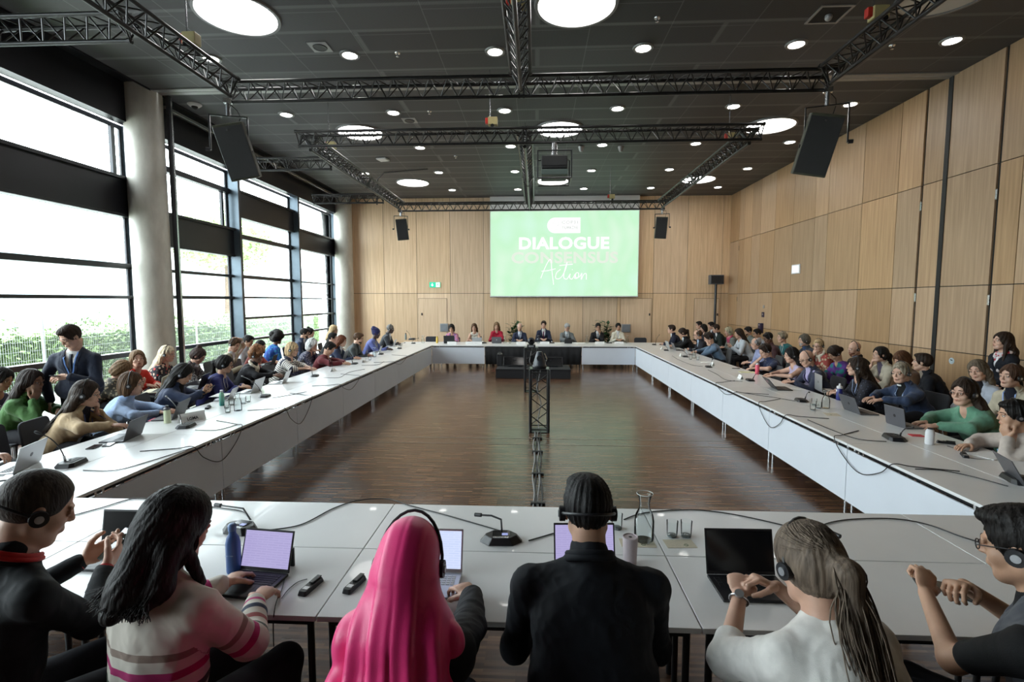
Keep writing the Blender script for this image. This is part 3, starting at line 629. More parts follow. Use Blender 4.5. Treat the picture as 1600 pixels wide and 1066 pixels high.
for i in range(7):
    table('t', 3.08, 3.69, ys[i], ys[i+1], 'white table of the right row, inner side, %s of seven' % pos[i], 'x0')
    table('t', 3.69, 4.30, ys[i], ys[i+1], 'white table of the right row, side of the seated people, %s of seven' % pos[i])
    table('t', -3.91, -3.30, ys[i], ys[i+1], 'white table of the left row, inner side, %s of seven' % pos[i], 'x1')
    table('t', -4.52, -3.91, ys[i], ys[i+1], 'white table of the left row, side of the seated people, %s of seven' % pos[i])
nx = [-6.08, -4.38, -2.68, -.98, .72, 2.42, 4.30]; pn = ['far left', 'left', 'left of centre', 'middle', 'right of centre', 'right']
for i in range(6):
    table('t', nx[i], nx[i+1], 2.70, 3.33, 'white table in the near row, far side, %s one' % pn[i])
    table('t', nx[i], nx[i+1], 2.08, 2.70, 'white table in the near row, camera side, %s one' % pn[i])
bx = [-4.52, -3.30, -1.62, -.05, 1.42, 3.08, 4.30]
bn = ['left corner', 'left', 'left of centre', 'right of centre', 'right', 'right corner']
for i in range(6):
    p_ = 'y0' if i in (1, 4) else None
    table('t', bx[i], bx[i+1], 15.6, 17.0, 'white head table below the screen, %s one' % bn[i], p_)
t = thing('black_skirt', 'black cloth hanging on the front of the head table in the middle', 'table skirt', (-.1, 15.63, 0))
mb = MB(); n = 60; vs = []
for k in range(n+1):
    x = -1.52 + 3.04*k/n; d = .008*math.sin(k*1.7)+.006*math.sin(k*.6)
    vs += [(x, d-.03, TT-.03), (x*.985, d*1.6-.035, .14)]
mb.add(vs, [(2*k, 2*k+1, 2*k+3, 2*k+2) for k in range(n)]); sk = obj('cloth', mb, mat('black_molton', (.008, .008, .009), .95, bump=.3, bs=300), t, smooth=60)
so = sk.modifiers.new('thickness', 'SOLIDIFY'); so.thickness = .004
# podium with monitors in front
t = thing('stage_podium', 'low black carpeted podium in front of the head table', 'podium', (-.08, 14.1, 0))
obj('deck', MB().box(-1.03, 1.03, -.5, .5, 0, .26), mat('black_carpet', (.012, .012, .014), .9, bump=.5, bs=400), t, bev=.01)
obj('edge_strip', MB().box(-1.035, 1.035, -.505, -.5, .23, .265), BLACKM, t)
SCRN = mat('dark_screen_glass', (.006, .006, .007), .12, var=.02)
for (x, lb) in ((-.52, 'left black floor monitor lying on the podium'), (.50, 'right black floor monitor lying on the podium')):
    t = thing('floor_monitor', lb, 'monitor', (-.08+x, 14.1, .26))
    M = Matrix.Rotation(math.radians(-25), 4, 'X'); obj('bezel', MB().box(-.34, .34, -.02, .03, .03, .30, M), BLACK, t, bev=.005); obj('screen', MB().box(-.31, .31, -.024, -.02, .05, .28, M), SCRN, t)
    obj('stand', MB().box(-.2, .2, .02, .22, 0, .03).box(-.03, .03, .05, .09, .03, .2), BLACKM, t)
t = thing('power_box', 'small black box standing beside the left floor monitor', 'box', (-1.05, 14.35, .263)); obj('case', MB().box(-.08, .08, -.1, .1, 0, .34), BLACK, t, bev=.01); obj('handle', MB().tube([(-.05, 0, .34), (-.05, 0, .38), (.05, 0, .38), (.05, 0, .34)], .008), CHROME, t)
# camera towers made of truss
def tower(x, y, hgt, wd, label, clabel, big_):
    t = thing('truss_tower', label, 'truss tower', (x, y, 0))
    obj('base_plate', MB().box(-wd/2-.02, wd/2+.02, -wd/2-.02, wd/2+.02, 0, .012), BLACKM, t)
    obj('top_plate', MB().box(-wd/2-.01, wd/2+.01, -wd/2-.01, wd/2+.01, hgt, hgt+.012), BLACKM, t)
    cs = [(-wd/2, -wd/2), (wd/2, -wd/2), (wd/2, wd/2), (-wd/2, wd/2)]
    for a in cs: obj('chord', MB().tube([(a[0], a[1], .01), (a[0], a[1], hgt)], .025, 12), TRUSSM, t, smooth=40)
    mb = MB(); n = 4
    for i in range(4):
        a, b = Vector((*cs[i], 0)), Vector((*cs[(i+1) % 4], 0))
        for k in range(n):
            z0, z1 = .06+(hgt-.12)*k/n, .06+(hgt-.12)*(k+1)/n
            p, q = (a, b) if k % 2 else (b, a); mb.tube([p+Vector((0, 0, z0)), q+Vector((0, 0, z1))], .009, 6)
        for z in (.05, hgt-.05): mb.tube([a+Vector((0, 0, z)), b+Vector((0, 0, z))], .010, 6)
    obj('bracing', mb, TRUSSM, t)
    obj('inner_cable', MB().tube([(.02, -.05, hgt), (-.04, -.06, hgt*.7), (.03, -.03, hgt*.45), (-.02, -.05, .2), (.0, -wd/2, .02)], .008), mat('grey_cable', (.25, .25, .25), .5, var=.05), t)
    c = thing('stage_camera', clabel, 'camera', (x, y, hgt+.012))
    if big_:
        obj('base', MB().lathe([(.11, 0), (.12, .03), (.11, .05)], 24), BLACK, c, smooth=40); obj('body', MB().lathe([(.105, .05), (.10, .09), (.065, .20), (.05, .25), (.04, .27)], 28), mat('charcoal_camera_shell', (.03, .035, .045), .35, var=.1), c, smooth=50)
        obj('lens', MB().tube([(0, -.05, .17), (0, -.11, .17)], .045, 16), BLACK, c); obj('handle', MB().tube([(.08, 0, .05), (.12, 0, .15), (.08, 0, .24)], .01), CHROME, c)
    else:
        obj('base', MB().box(-.1, .1, -.1, .1, 0, .06), BLACK, c, bev=.015); obj('body', MB().ball((0, 0, .14), (.085, .085, .09), 20, 12), BLACK, c, smooth=180); obj('lens', MB().tube([(0, -.06, .15), (0, -.11, .15)], .04, 16), SCRN, c); obj('name_plate', MB().box(-.06, .06, -.105, -.1, .01, .05), SILVER, c)
tower(.055, 8.12, 1.03, .29, 'black square truss tower standing on the floor nearer the camera', 'conical black camera on the nearer truss tower', True)
tower(-.115, 11.7, 1.04, .29, 'black square truss tower standing farther back on the floor', 'round black camera on the farther truss tower', False)
t = thing('floor_cable_bundle', 'bundle of black and grey cables along the floor from the near tower', 'cables', (0, 0, 0))
for k in range(4):
    pts = [(.02+.03*k-.045+.012*math.sin(y*5+k*2), y, .012+.004*(k % 2)) for y in np.linspace(1.2, 8.0, 46)]
    obj('cable', MB().tube(pts, .009, 6), RUBBER if k % 2 else mat('grey_cable', (.25, .25, .25)), t)
mb = MB()
for y in (4.2, 5.1, 6.0, 6.9, 7.6): mb.box(-.05, .10, y-.02, y+.02, .0, .028)
obj('tape', mb, mat('black_gaffer_tape', (.015, .015, .015), .6, var=.1), t)
for k, (y, lb) in enumerate(((7.30, 'nearer'), (7.62, 'farther'))):
    tag(obj('floor_strip', MB().box(-3.2, 3.0, y-.008, y+.008, 0, .003), mat('pale_metal_strip', (.30, .27, .23), .35, .5, var=.1)), 'thin pale strip set across the parquet, the %s of two' % lb, 'floor strip', 'metal strips across the floor')
# ------------------------------------------------------------------ implicit surfaces for bodies, clothes and hair
class Field:
    def __init__(s, lo, hi, h):
        s.h = h; s.lo = np.array(lo, np.float32); n = np.ceil((np.array(hi)-np.array(lo))/h).astype(int)+1
        s.n = n; s.F = np.full(tuple(n), .08, np.float32)
        s.ax = [(s.lo[i] + h*np.arange(n[i])).astype(np.float32) for i in range(3)]
    def win(s, lo, hi):
        a = np.clip(np.floor((np.array(lo)-s.lo)/s.h).astype(int), 0, s.n); b = np.clip(np.ceil((np.array(hi)-s.lo)/s.h).astype(int)+1, 0, s.n)
        if (b <= a).any(): return None
        sl = tuple(slice(a[i], b[i]) for i in range(3))
        return sl, s.ax[0][a[0]:b[0], None, None], s.ax[1][None, a[1]:b[1], None], s.ax[2][None, None, a[2]:b[2]]
    def mix(s, sl, d, k, op):
        A = s.F[sl]
        if op == 'add':
            h = np.clip(.5+.5*(A-d)/k, 0, 1); s.F[sl] = A*(1-h) + d*h - k*h*(1-h)
        else:
            d = -d; h = np.clip(.5-.5*(A-d)/k, 0, 1); s.F[sl] = A*(1-h) + d*h + k*h*(1-h)
    def cone(s, a, b, ra, rb, k=.02, op='add'):
        a = np.array(a, float); b = np.array(b, float); m = max(ra, rb)+k+s.h*2
        w_ = s.win(np.minimum(a, b)-m, np.maximum(a, b)+m)
        if w_ is None: return
        sl, X, Y, Z = w_; ba = b-a; q = max(float(ba @ ba), 1e-9)
        t = np.clip(((X-a[0])*ba[0]+(Y-a[1])*ba[1]+(Z-a[2])*ba[2])/q, 0, 1)
        d = np.sqrt((X-a[0]-t*ba[0])**2+(Y-a[1]-t*ba[1])**2+(Z-a[2]-t*ba[2])**2) - (ra+(rb-ra)*t)
        s.mix(sl, d.astype(np.float32), k, op)
    def ell(s, c, r, k=.02, R=None, op='add'):
        c = np.array(c, float); r = np.array(r, float); m = max(r)+k+s.h*2
        w_ = s.win(c-m, c+m)
        if w_ is None: return
        sl, X, Y, Z = w_; x, y, z = X-c[0], Y-c[1], Z-c[2]
        if R is not None:
            x, y, z = [R[0][i]*x+R[1][i]*y+R[2][i]*z for i in range(3)]   # R columns = local axes
        x, y, z = x/r[0], y/r[1], z/r[2]
        k0 = np.sqrt(x*x+y*y+z*z)+1e-6; k1 = np.sqrt((x/r[0])**2+(y/r[1])**2+(z/r[2])**2)+1e-6
        s.mix(sl, (k0*(k0-1)/k1).astype(np.float32), k, op)
    def cut(s, fn, lo, hi, k=.005):
        w_ = s.win(lo, hi)
        if w_ is None: return
        sl, X, Y, Z = w_; s.mix(sl, fn(X, Y, Z).astype(np.float32)+0*X*Y*Z, k, 'sub')
    def mesh(s):
        F = s.F; F[0] = F[-1] = .05; F[:, 0] = F[:, -1] = .05; F[:, :, 0] = F[:, :, -1] = .05
        I = F < 0; c = np.zeros(tuple(np.array(F.shape)-1), np.int8)
        for dx in (0, 1):
            for dy in (0, 1):
                for dz in (0, 1): c += I[dx:F.shape[0]-1+dx, dy:F.shape[1]-1+dy, dz:F.shape[2]-1+dz]
        act = np.argwhere((c > 0) & (c < 8))
        if len(act) == 0: return np.zeros((0, 3)), np.zeros((0, 4), int)
        idx = np.full(c.shape, -1, np.int32); idx[act[:, 0], act[:, 1], act[:, 2]] = np.arange(len(act))
        cv = {}
        for dx in (0, 1):
            for dy in (0, 1):
                for dz in (0, 1): cv[(dx, dy, dz)] = F[act[:, 0]+dx, act[:, 1]+dy, act[:, 2]+dz]
        P = np.zeros((len(act), 3)); N = np.zeros(len(act))
        for a in cv:
            for ax in range(3):
                if a[ax] == 0:
                    b = list(a); b[ax] = 1; v0, v1 = cv[a], cv[tuple(b)]; m = (v0 < 0) != (v1 < 0)
                    t = v0[m]/(v0[m]-v1[m]); q = np.tile(np.array(a, float), (m.sum(), 1)); q[:, ax] = t; P[m] += q; N[m] += 1
        V = s.lo + s.h*(act + P/N[:, None]); faces = []
        for ax in range(3):
            s0 = [slice(None)]*3; s1 = [slice(None)]*3; s0[ax] = slice(0, -1); s1[ax] = slice(1, None)
            A = I[tuple(s0)]; B = I[tuple(s1)]; e = np.argwhere(A != B); fl = A[e[:, 0], e[:, 1], e[:, 2]]
            o1, o2 = [(1, 2), (2, 0), (0, 1)][ax]
            def g(d1, d2):
                q = e.copy(); q[:, o1] -= d1; q[:, o2] -= d2; return idx[q[:, 0], q[:, 1], q[:, 2]]
            ok = (e[:, o1] > 0) & (e[:, o2] > 0) & (e[:, o1] < c.shape[o1]) & (e[:, o2] < c.shape[o2])
            e = e[ok]; fl = fl[ok]
            q = np.stack([g(1, 1), g(0, 1), g(0, 0), g(1, 0)], 1); q[~fl] = q[~fl][:, ::-1]; faces.append(q)
        return V, np.concatenate(faces)
def np_mesh(name, V, Q):
    me = bpy.data.meshes.new(name); n = len(V); m = len(Q)
    me.vertices.add(n); me.vertices.foreach_set('co', np.ascontiguousarray(V, np.float32).ravel())
    me.loops.add(m*4); me.loops.foreach_set('vertex_index', np.ascontiguousarray(Q, np.int32).ravel())
    me.polygons.add(m); me.polygons.foreach_set('loop_start', np.arange(0, m*4, 4, dtype=np.int32))
    me.update(calc_edges=True); me.shade_smooth(); return me
def normals(V, Q):
    n = np.cross(V[Q[:, 2]]-V[Q[:, 0]], V[Q[:, 3]]-V[Q[:, 1]]); vn = np.zeros_like(V)
    for i in range(4): np.add.at(vn, Q[:, i], n)
    return vn/(np.linalg.norm(vn, axis=1)[:, None]+1e-12)
def folds(V, Q, amp, freq, seed, stretch=(1, 1, 1)):
    g = np.random.RandomState(seed); d = np.zeros(len(V))
    for i in range(7):
        k = g.normal(size=3)*np.array(stretch); k = k/np.linalg.norm(k)*freq*g.uniform(.5, 1.6); d += np.sin(V @ k + g.uniform(0, 6.28) + 1.2*np.sin(V @ (g.normal(size=3)*freq*.35)))
    d = d/3.5; d = -np.abs(d)+.5
    return V + normals(V, Q)*(amp*d)[:, None]
def A(*x): return np.array(x, float)
def unit(v): return v/(np.linalg.norm(v)+1e-12)

# ------------------------------------------------------------------ people
SKIN = {'light': (.60, .36, .26), 'mid': (.50, .29, .19), 'tan': (.36, .20, .125), 'brown': (.17, .085, .055), 'dark': (.065, .035, .024)}
def skin(t):
    c = SKIN[t]; return mat('skin_'+t, c, .48, bump=.08, bs=350, var=.10, vs=14, sss=.06)
def cloth(c, rough=.8, name=None, bump=.25, bs=420):
    key = name or 'cloth_%02x%02x%02x' % tuple(int(255*max(0, x)**.45) for x in c)
    if key in MATS: return MATS[key]
    m = mat(key, c, rough, bump=bump, bs=bs, var=.10, vs=18, sheen=.15 if max(c) > .03 else 0, spec=.3); wrinkle(m); return m
def wrinkle(m, amt=.30):
    nt = m.node_tree; N = nt.nodes; L = nt.links; b = N['Principled BSDF']; tc = N.new('ShaderNodeTexCoord')
    n = N.new('ShaderNodeTexNoise'); n.inputs['Scale'].default_value = 8; n.inputs['Detail'].default_value = 1.5; n.inputs['Distortion'].default_value = .8; L.new(tc.outputs['Object'], n.inputs['Vector'])
    bp = N.new('ShaderNodeBump'); bp.inputs['Strength'].default_value = amt; bp.inputs['Distance'].default_value = .035; L.new(n.outputs[0], bp.inputs['Height'])
    if b.inputs['Normal'].links: L.new(b.inputs['Normal'].links[0].from_socket, bp.inputs['Normal'])
    L.new(bp.outputs[0], b.inputs['Normal'])
def hairmat(c):
    return mat('hair_%02x%02x%02x' % tuple(int(255*x**.45) for x in c), c, .55, bump=1.0, bs=110, var=.5, vs=60, stretch=(1, 1, .10), spec=.22)
def pattern(kind, c1, c2, scale, c3=None):
    key = 'pattern_%s_%d' % (kind, len(MATS))
    m, nt, b = nodes(key); N = nt.nodes; L = nt.links; tc = N.new('ShaderNodeTexCoord'); b.inputs['Roughness'].default_value = .8
    if kind == 'stripe':
        at = N.new('ShaderNodeAttribute'); at.attribute_name = 'down'
        mm = N.new('ShaderNodeMath'); mm.operation = 'MULTIPLY'; mm.inputs[1].default_value = scale; L.new(at.outputs['Fac'], mm.inputs[0])
        f = N.new('ShaderNodeMath'); f.operation = 'FRACT'; L.new(mm.outputs[0], f.inputs[0]); r = ramp(nt, [(0, c1), (.34, c2)], 'CONSTANT'); L.new(f.outputs[0], r.inputs[0])
    elif kind == 'bands':
        at = N.new('ShaderNodeAttribute'); at.attribute_name = 'down'; mr = N.new('ShaderNodeMapRange'); mr.inputs[2].default_value = scale; L.new(at.outputs['Fac'], mr.inputs[0])
        r = ramp(nt, c1, 'CONSTANT'); L.new(mr.outputs[0], r.inputs[0])
    else:
        v = N.new('ShaderNodeTexVoronoi'); v.inputs['Scale'].default_value = scale; L.new(tc.outputs['Object'], v.inputs['Vector'])
        th = {'dots': .25, 'floral': .38, 'check': .42}[kind]
        r = ramp(nt, [(0, c2), (th, c1)], 'CONSTANT'); L.new(v.outputs['Distance'], r.inputs[0])
        if c3:
            sp = N.new('ShaderNodeSeparateColor'); L.new(v.outputs['Color'], sp.inputs[0]); r2 = ramp(nt, [(0, c2), (.5, c3)], 'CONSTANT'); L.new(sp.outputs[0], r2.inputs[0])
            mx = N.new('ShaderNodeMix'); mx.data_type = 'RGBA'; g = N.new('ShaderNodeMath'); g.operation = 'GREATER_THAN'; g.inputs[1].default_value = th; L.new(v.outputs['Distance'], g.inputs[0])
            L.new(g.outputs[0], mx.inputs[0]); L.new(r2.outputs[0], mx.inputs[6]); mx.inputs[7].default_value = (*c1, 1); L.new(mx.outputs[2], b.inputs['Base Color']); MATS[key] = m; wrinkle(m); return m
    L.new(r.outputs[0], b.inputs['Base Color']); MATS[key] = m; wrinkle(m); return m
EYEW = mat('eye_white', (.62, .58, .54), .25, var=.02); EYED = mat('eye_iris', (.03, .018, .010), .15, var=.02)
LIPS = {k: mat('lips_'+k, tuple(x*y for x, y in zip(c, (.80, .50, .50))), .4, var=.05) for k, c in SKIN.items()}
LENS = glassy('spectacle_lens', (.96, .98, .98), .2)

def elbow(Sh, W, l1, l2, pole):
    d = W-Sh; L = np.linalg.norm(d)
    if L > (l1+l2)*.995: W = Sh+d/L*(l1+l2)*.995; d = W-Sh; L = np.linalg.norm(d)
    u = d/L; a = (l1*l1-l2*l2+L*L)/(2*L); hgt = math.sqrt(max(l1*l1-a*a, 1e-6)); p = pole-u*(pole@u); p = unit(p)
    return Sh+u*a+p*hgt, W
def hand_prims(W, d, n, side, s, curl, spread=1.0):
    """W wrist, d finger direction, n back-of-hand normal, side +1 thumb towards +b"""
    d = unit(d); n = unit(n-d*(n@d)); b = np.cross(n, d)*side; P = []
    P.append(('e', W+d*.045*s-n*.002*s, (.050*s, .036*s, .0135*s), (d, b, n)))
    P.append(('e', W+d*.068*s, (.026*s, .040*s, .0125*s), (d, b, n)))
    lens = [(.043, .025, .019), (.047, .029, .020), (.043, .027, .019), (.033, .021, .017)]
    for i, L in enumerate(lens):
        o = (1.5-i)*.0195*s*spread; base = W + d*(.084-.004*abs(i-1.2))*s + b*o; ang = curl[0]*(1+.12*i); p = base
        dd = unit(d + b*(1.5-i)*.05*spread)
        for j, l in enumerate(L):
            v = dd*math.cos(ang) - n*math.sin(ang); q = p+v*l*s; r = (.0092-.0010*j-(.0008 if i == 3 else 0))*s; P.append(('c', p, q, r, r*.92)); p = q; ang += curl[1]*(1+.1*i)
    tb = W+d*.022*s+b*.026*s; t1 = tb+(d*.6+b*.62-n*.38)*.040*s; t2 = t1+(d*.86+b*.22-n*.42*(1+curl[0]))*.030*s; t3 = t2+unit(d*.95-b*.10-n*.40*(1+curl[0]))*.024*s
    P += [('c', W+d*.015*s+b*.014*s, tb, .016*s, .015*s), ('c', tb, t1, .0145*s, .0115*s), ('c', t1, t2, .0112*s, .010*s), ('c', t2, t3, .0098*s, .0082*s)]
    return P
def rotm(yaw, pitch, roll):
    """columns: head forward, left, up; pitch > 0 looks down"""
    R = Euler((roll, pitch, yaw), 'XYZ').to_matrix(); return np.array(R)
def person(nick, label, hx, hy, hz, yaw, skin_='light', hair=('short', (.03, .02, .015)), top=('shirt', (.3, .3, .3)), pose='type', pitch=15, hyaw=0, roll=0, s=1.06, h=.009, fem=0, wd=1.0, belly=0.0,
           headset=False, glasses=False, stand=False, trousers=(.02, .02, .025), lanyard=None, sleeve='long', beard=None, tie=None, shirt=(.75, .75, .75), scarf=None, face=True, chair=True, lean=None, extra=None, hands=None, hpx=None, sidehips=0.0, category='person', watch=0, nk=0.0, strands=0, seatz=.44, strong=False, hsc=1.0):
    fw, lf = Vector((math.cos(yaw), math.sin(yaw), 0)), Vector((-math.sin(yaw), math.cos(yaw), 0))
    L = .52*s; N_z = hz-(.170-nk)*s
    zh = (.93*s if stand else seatz+.10*s)
    dz = N_z-zh; off = (math.sqrt(max(L*L-dz*dz, 0.0)) if dz < L else 0.0); off = min(off, .23)
    if lean is not None: off = lean
    if stand: off = .03 if lean is None else lean
    nf = off+.01                                 # neck base ahead of the hips
    headf = nf + (.045+.05*math.sin(math.radians(max(pitch, 0))))*s
    base = Vector((hx, hy, 0)) - fw*headf
    root = thing('person', label, category, base, yaw)
    Hc = A(headf, 0, hz); R = rotm(math.radians(hyaw), math.radians(pitch), math.radians(roll)); hp = lambda x, y, z: Hc + R @ (A(x, y, z)*s*hsc)
    HP = A(0, sidehips, zh); NB = A(nf, 0, N_z); t = unit(NB-HP); y = A(0, 1, 0); f = unit(np.cross(y, t)); y = np.cross(t, f); T = (f, y, t)
    SL = np.linalg.norm(NB-HP); q = lambda a, b, c: HP + t*a + f*b + y*c
    mid = A(-.02*s*(off > .15)-.03*off, 0, 0)    # slightly rounded back
    shw = .150*s*wd*(.90 if fem else 1)
    sh = {1: NB-t*.085*s+y*shw+f*.015, -1: NB-t*.085*s-y*shw+f*.015}
    # hands
    def loc(a, b, z): return A(headf+a, b, z)
    onT = TT+.045
    P_ = {'type': ((.27, .10, onT, 1.0, -.25), (.27, -.10, onT, 1.0, .25)), 'rest': ((.20, .10, onT-.005, 1, -.6), (.20, -.10, onT-.005, 1, .6)),
          'phone': ((.22, .035, onT+.07, .9, -.35), (.22, -.035, onT+.07, .9, .35)), 'lap': ((.12, .10, .69, 1, -.5), (.14, -.08, .69, 1, .5)), 'phonelap': ((.18, .05, .82, .9, -.3), (.18, -.05, .82, .9, .3)),
          'chinR': ((.24, .12, onT, 1, -.5), None), 'chinL': (None, (.24, -.12, onT, 1, .5)), 'fold': ((.14, -.05, .90*s, .5, -1), (.17, .05, .86*s, .5, 1)), 'one': ((.26, .12, onT, 1, -.3), (.10, -.12, .70, 1, .4)),
          'sides': ((.02, .25, .80, .2, 0), (.02, -.25, .80, .2, 0)), 'behind': ((-.2, .10, .9, -.2, 0), (-.2, -.10, .9, -.2, 0)), 'typelap': ((.24, .09, .80, 1, -.2), (.24, -.09, .80, 1, .2)), 'write': ((.22, .16, onT, 1, -.7), (.28, -.06, onT, 1, .3)), 'foreL': (None, (.22, -.14, onT, 1, .5)), 'foreR': ((.22, .14, onT, 1, -.5), None), 'chinRlap': ((.14, .08, .74, 1, -.5), None)}
    arms = {}
    def w2l(p): dd = Vector(p)-base; return (dd.dot(fw), dd.dot(lf), dd.z)
    if hpx: hands = tuple((w2l(atz(*p[0])),)+tuple(p[1:]) if isinstance(p, tuple) else p for p in hpx)
    spec = hands or P_[pose]
    for sd, sp in ((1, spec[0]), (-1, spec[1])):
        l1, l2 = .285*s, .255*s; lm = sleeve
        if sp is None:                           # hand at the chin, cheek or forehead
            if pose.startswith('fore'): W = hp(.085, sd*.05, -.085); d = R @ A(.1, -.35*sd, 1.0); n = R @ A(.9, .45*sd, -.1); cu = (.35, .3)
            else: W = hp(.085, sd*.060, -.185); d = R @ A(.12, -.30*sd, 1.0); n = R @ A(.85, .55*sd, -.1); cu = (.55, .75)
            pole = A(.25, sd*.5, -1.0)
        elif sp == 'head': W = hp(-.02, sd*.12, .125); d = R @ A(-.1, -1*sd, .12); n = R @ A(0, .2*sd, 1); cu = (.25, .25); pole = A(.1, sd*1, .35)
        elif len(sp) >= 3 and isinstance(sp[0], tuple): W = A(*sp[0]); d = A(*sp[1]); n = A(*sp[2]); cu = sp[3] if len(sp) > 3 else (.45, .5); pole = A(-.2, sd*.7, -.8)
        else:
            W = loc(sp[0]*s, sp[1], sp[2]); d = A(sp[3], sp[4]*1.0*1, 0 if not stand else -.2)
            if pose in ('phone', 'phonelap'): n = A(.25, sd*.75, -.65)*A(1, 1, 1); d = A(.8, -sd*.35, .35); cu = (.45, .55)
            elif pose in ('sides',): d = A(.1, 0, -1); n = A(0, sd, 0); cu = (.3, .35)
            elif pose == 'fold': d = A(.15, -sd, .05); n = A(1, 0, .2); cu = (.35, .35)
            else: d = A(d[0], d[1], -.10); n = A(0, sd*.12, 1); cu = (.16, .30)
            pole = A(-.35, sd*.55, -.75)
        E, W = elbow(sh[sd], W, l1, l2, pole)
        if sp is not None and sp != 'head' and not stand and pose not in ('phonelap', 'lap', 'typelap', 'sides', 'behind') and E[2] < TT+.05 and E[0] > off+.15: E[2] = TT+.05
        if abs(np.linalg.norm(d)) < 1e-6: d = W-E
        arms[sd] = (sh[sd], E, W, unit(d), n, cu)
    # legs
    legs = {}
    for sd in (1, -1):
        hj = HP + y*sd*.09*s - A(0, 0, .02*s)
        if stand: K = A(.02, sd*.10*s, .50*s); An = A(-.02, sd*.11*s, .09); toe = A(.16*s, sd*.13*s, .03)
        else: K = A(.44*s, sd*.12*s, seatz+.05); An = A(.42*s, sd*.12*s, .09); toe = A(.60*s, sd*.14*s, .03)
        legs[sd] = (hj, K, An, toe)
    lo = A(min(-.30, -.25), -.50*s, 0); hi = A(max(headf+.2, .75*s), .50*s, hz+.30*s)
    for sd in (1, -1):
        for p in arms[sd][:3]: lo = np.minimum(lo, p-.12); hi = np.maximum(hi, p+A(.2, .13, .2))
    lo[2] = -.02
    def torso(F, g, k=.045, legs_=False):
        b = belly
        F.ell(q(SL*.66, .0, 0)+mid, ((.096+.02*(wd-1))*s+g, .140*s*wd+g, .165*s+g), k, np.array(T).T)
        F.ell(q(SL*.34, .012+b*.5, 0)+mid, ((.098+b)*s+g, (.135*s*wd+b*.6)+g, .17*s+g), k, np.array(T).T)
        F.ell(q(0, 0, 0), (.115*s+b*.5+g, (.160 if not fem else .168)*s*wd+g, .125*s+g), k, np.array(T).T)
        for sd in (1, -1):
            F.cone(NB-t*.085*s+f*.005, sh[sd], .056*s+g*.8, .047*s+g*.8, k); F.cone(NB-t*.005*s, sh[sd]+t*.012, .038*s+g*.5, .028*s+g*.5, k)
            if fem: F.ell(q(SL*.62, .085*s, sd*.068*s), (.050*s+g, .056*s+g, .055*s+g), k, np.array(T).T)
            elif not legs_: F.ell(q(SL*.72, .060*s, sd*.065*s), (.045*s+g, .065*s+g, .055*s+g), k, np.array(T).T)
    def arm(F, g, sd, end=1.0, k=.03, ru=.044, rf=.034):
        a, e, w_, d, n, cu = arms[sd]
        F.cone(a, a+(e-a)*min(1, end*2), (ru+.004)*s+g, (ru-.006)*s+g, k)
        if end > .5: F.cone(e, e+(w_-e)*(end*2-1), (rf+.004)*s+g, (rf+(.024-rf)*(end*2-1))*s+g*(1.0 if end > .9 else 1), k)
    def leg(F, g, sd, k=.03, foot=True):
        hj, K, An, toe = legs[sd]; F.cone(hj, K, .082*s+g, .056*s+g, k); F.cone(K, An, .056*s+g, .036*s+g, k)
        if foot: F.cone(An-A(0, 0, .03), toe, .036*s, .024*s, k)
    # ---- body, one continuous surface
    F = Field(lo, hi, h); torso(F, -.004)
    for sd in (1, -1):
        arm(F, 0, sd); leg(F, -.004, sd)
        a, e, w_, d, n, cu = arms[sd]; tips = hand_prims(w_, d, n, -sd, s*1.02, cu); mr = max(0, h*.62)
        for i, p in enumerate(tips):
            if p[0] == 'e': F.ell(p[1], np.maximum(p[2], mr), .010, np.array(p[3]).T)
            else: F.cone(p[1], p[2], max(p[3], mr), max(p[4], mr), .004)
    F.cone(NB-t*.02, hp(-.022, 0, -.07), .060*s, .054*s*(1 if not fem else .93), .03)
    fw_ = .95 if fem else 1.0
    F.ell(hp(-.014, 0, .030), A(.097, .076*fw_, .092)*s*hsc, .02, R)
    F.ell(hp(.030, 0, -.038), A(.064, .060*fw_, .082)*s*hsc, .03, R)
    F.cone(hp(.068, .012, -.100), hp(.068, -.012, -.100), .019*s, .019*s, .025)
    for sd in (1, -1):
        F.cone(hp(.000, sd*.052*fw_, -.06), hp(.055, sd*.030*fw_, -.092), .016*s, .018*s, .03)
        F.ell(hp(.058, sd*.040, -.032), A(.024, .022, .024)*s, .02, R)
    if face or h < .012:
        for sd in (1, -1):
            F.ell(hp(.099, sd*.031, .004), A(.015, .017, .011)*s, .012, R, op='sub')
            F.cone(hp(.087, sd*.012, .022), hp(.080, sd*.046, .021), .0085*s, .007*s, .010)
        for sd in (1, -1):
            dn_ = .004 if pitch > 16 else 0
            F.cone(hp(.0865, sd*.021, .0105-dn_), hp(.0845, sd*.042, .0095-dn_), .0062*s+dn_*.4, .0055*s+dn_*.4, .004); F.cone(hp(.0865, sd*.022, -.0065), hp(.0840, sd*.042, -.0055), .0045*s, .004*s, .004)
        F.cone(hp(.089, 0, .014), hp(.1075, 0, -.024), .0075*s, .0095*s, .009); F.ell(hp(.099, .0095, -.028), A(.009, .006, .006)*s, .006, R); F.ell(hp(.099, -.0095, -.028), A(.009, .006, .006)*s, .006, R)
        F.ell(hp(.089, 0, -.060), A(.012, .026, .014)*s, .010, R)
    for sd in (1, -1): F.ell(hp(-.004, sd*.078*fw_, -.006), A(.017, .008, .031)*s, .006, R)
    V, Q = F.mesh(); sk = skin(skin_)
    obj('body', np_mesh('body', V, Q), sk, root); del F
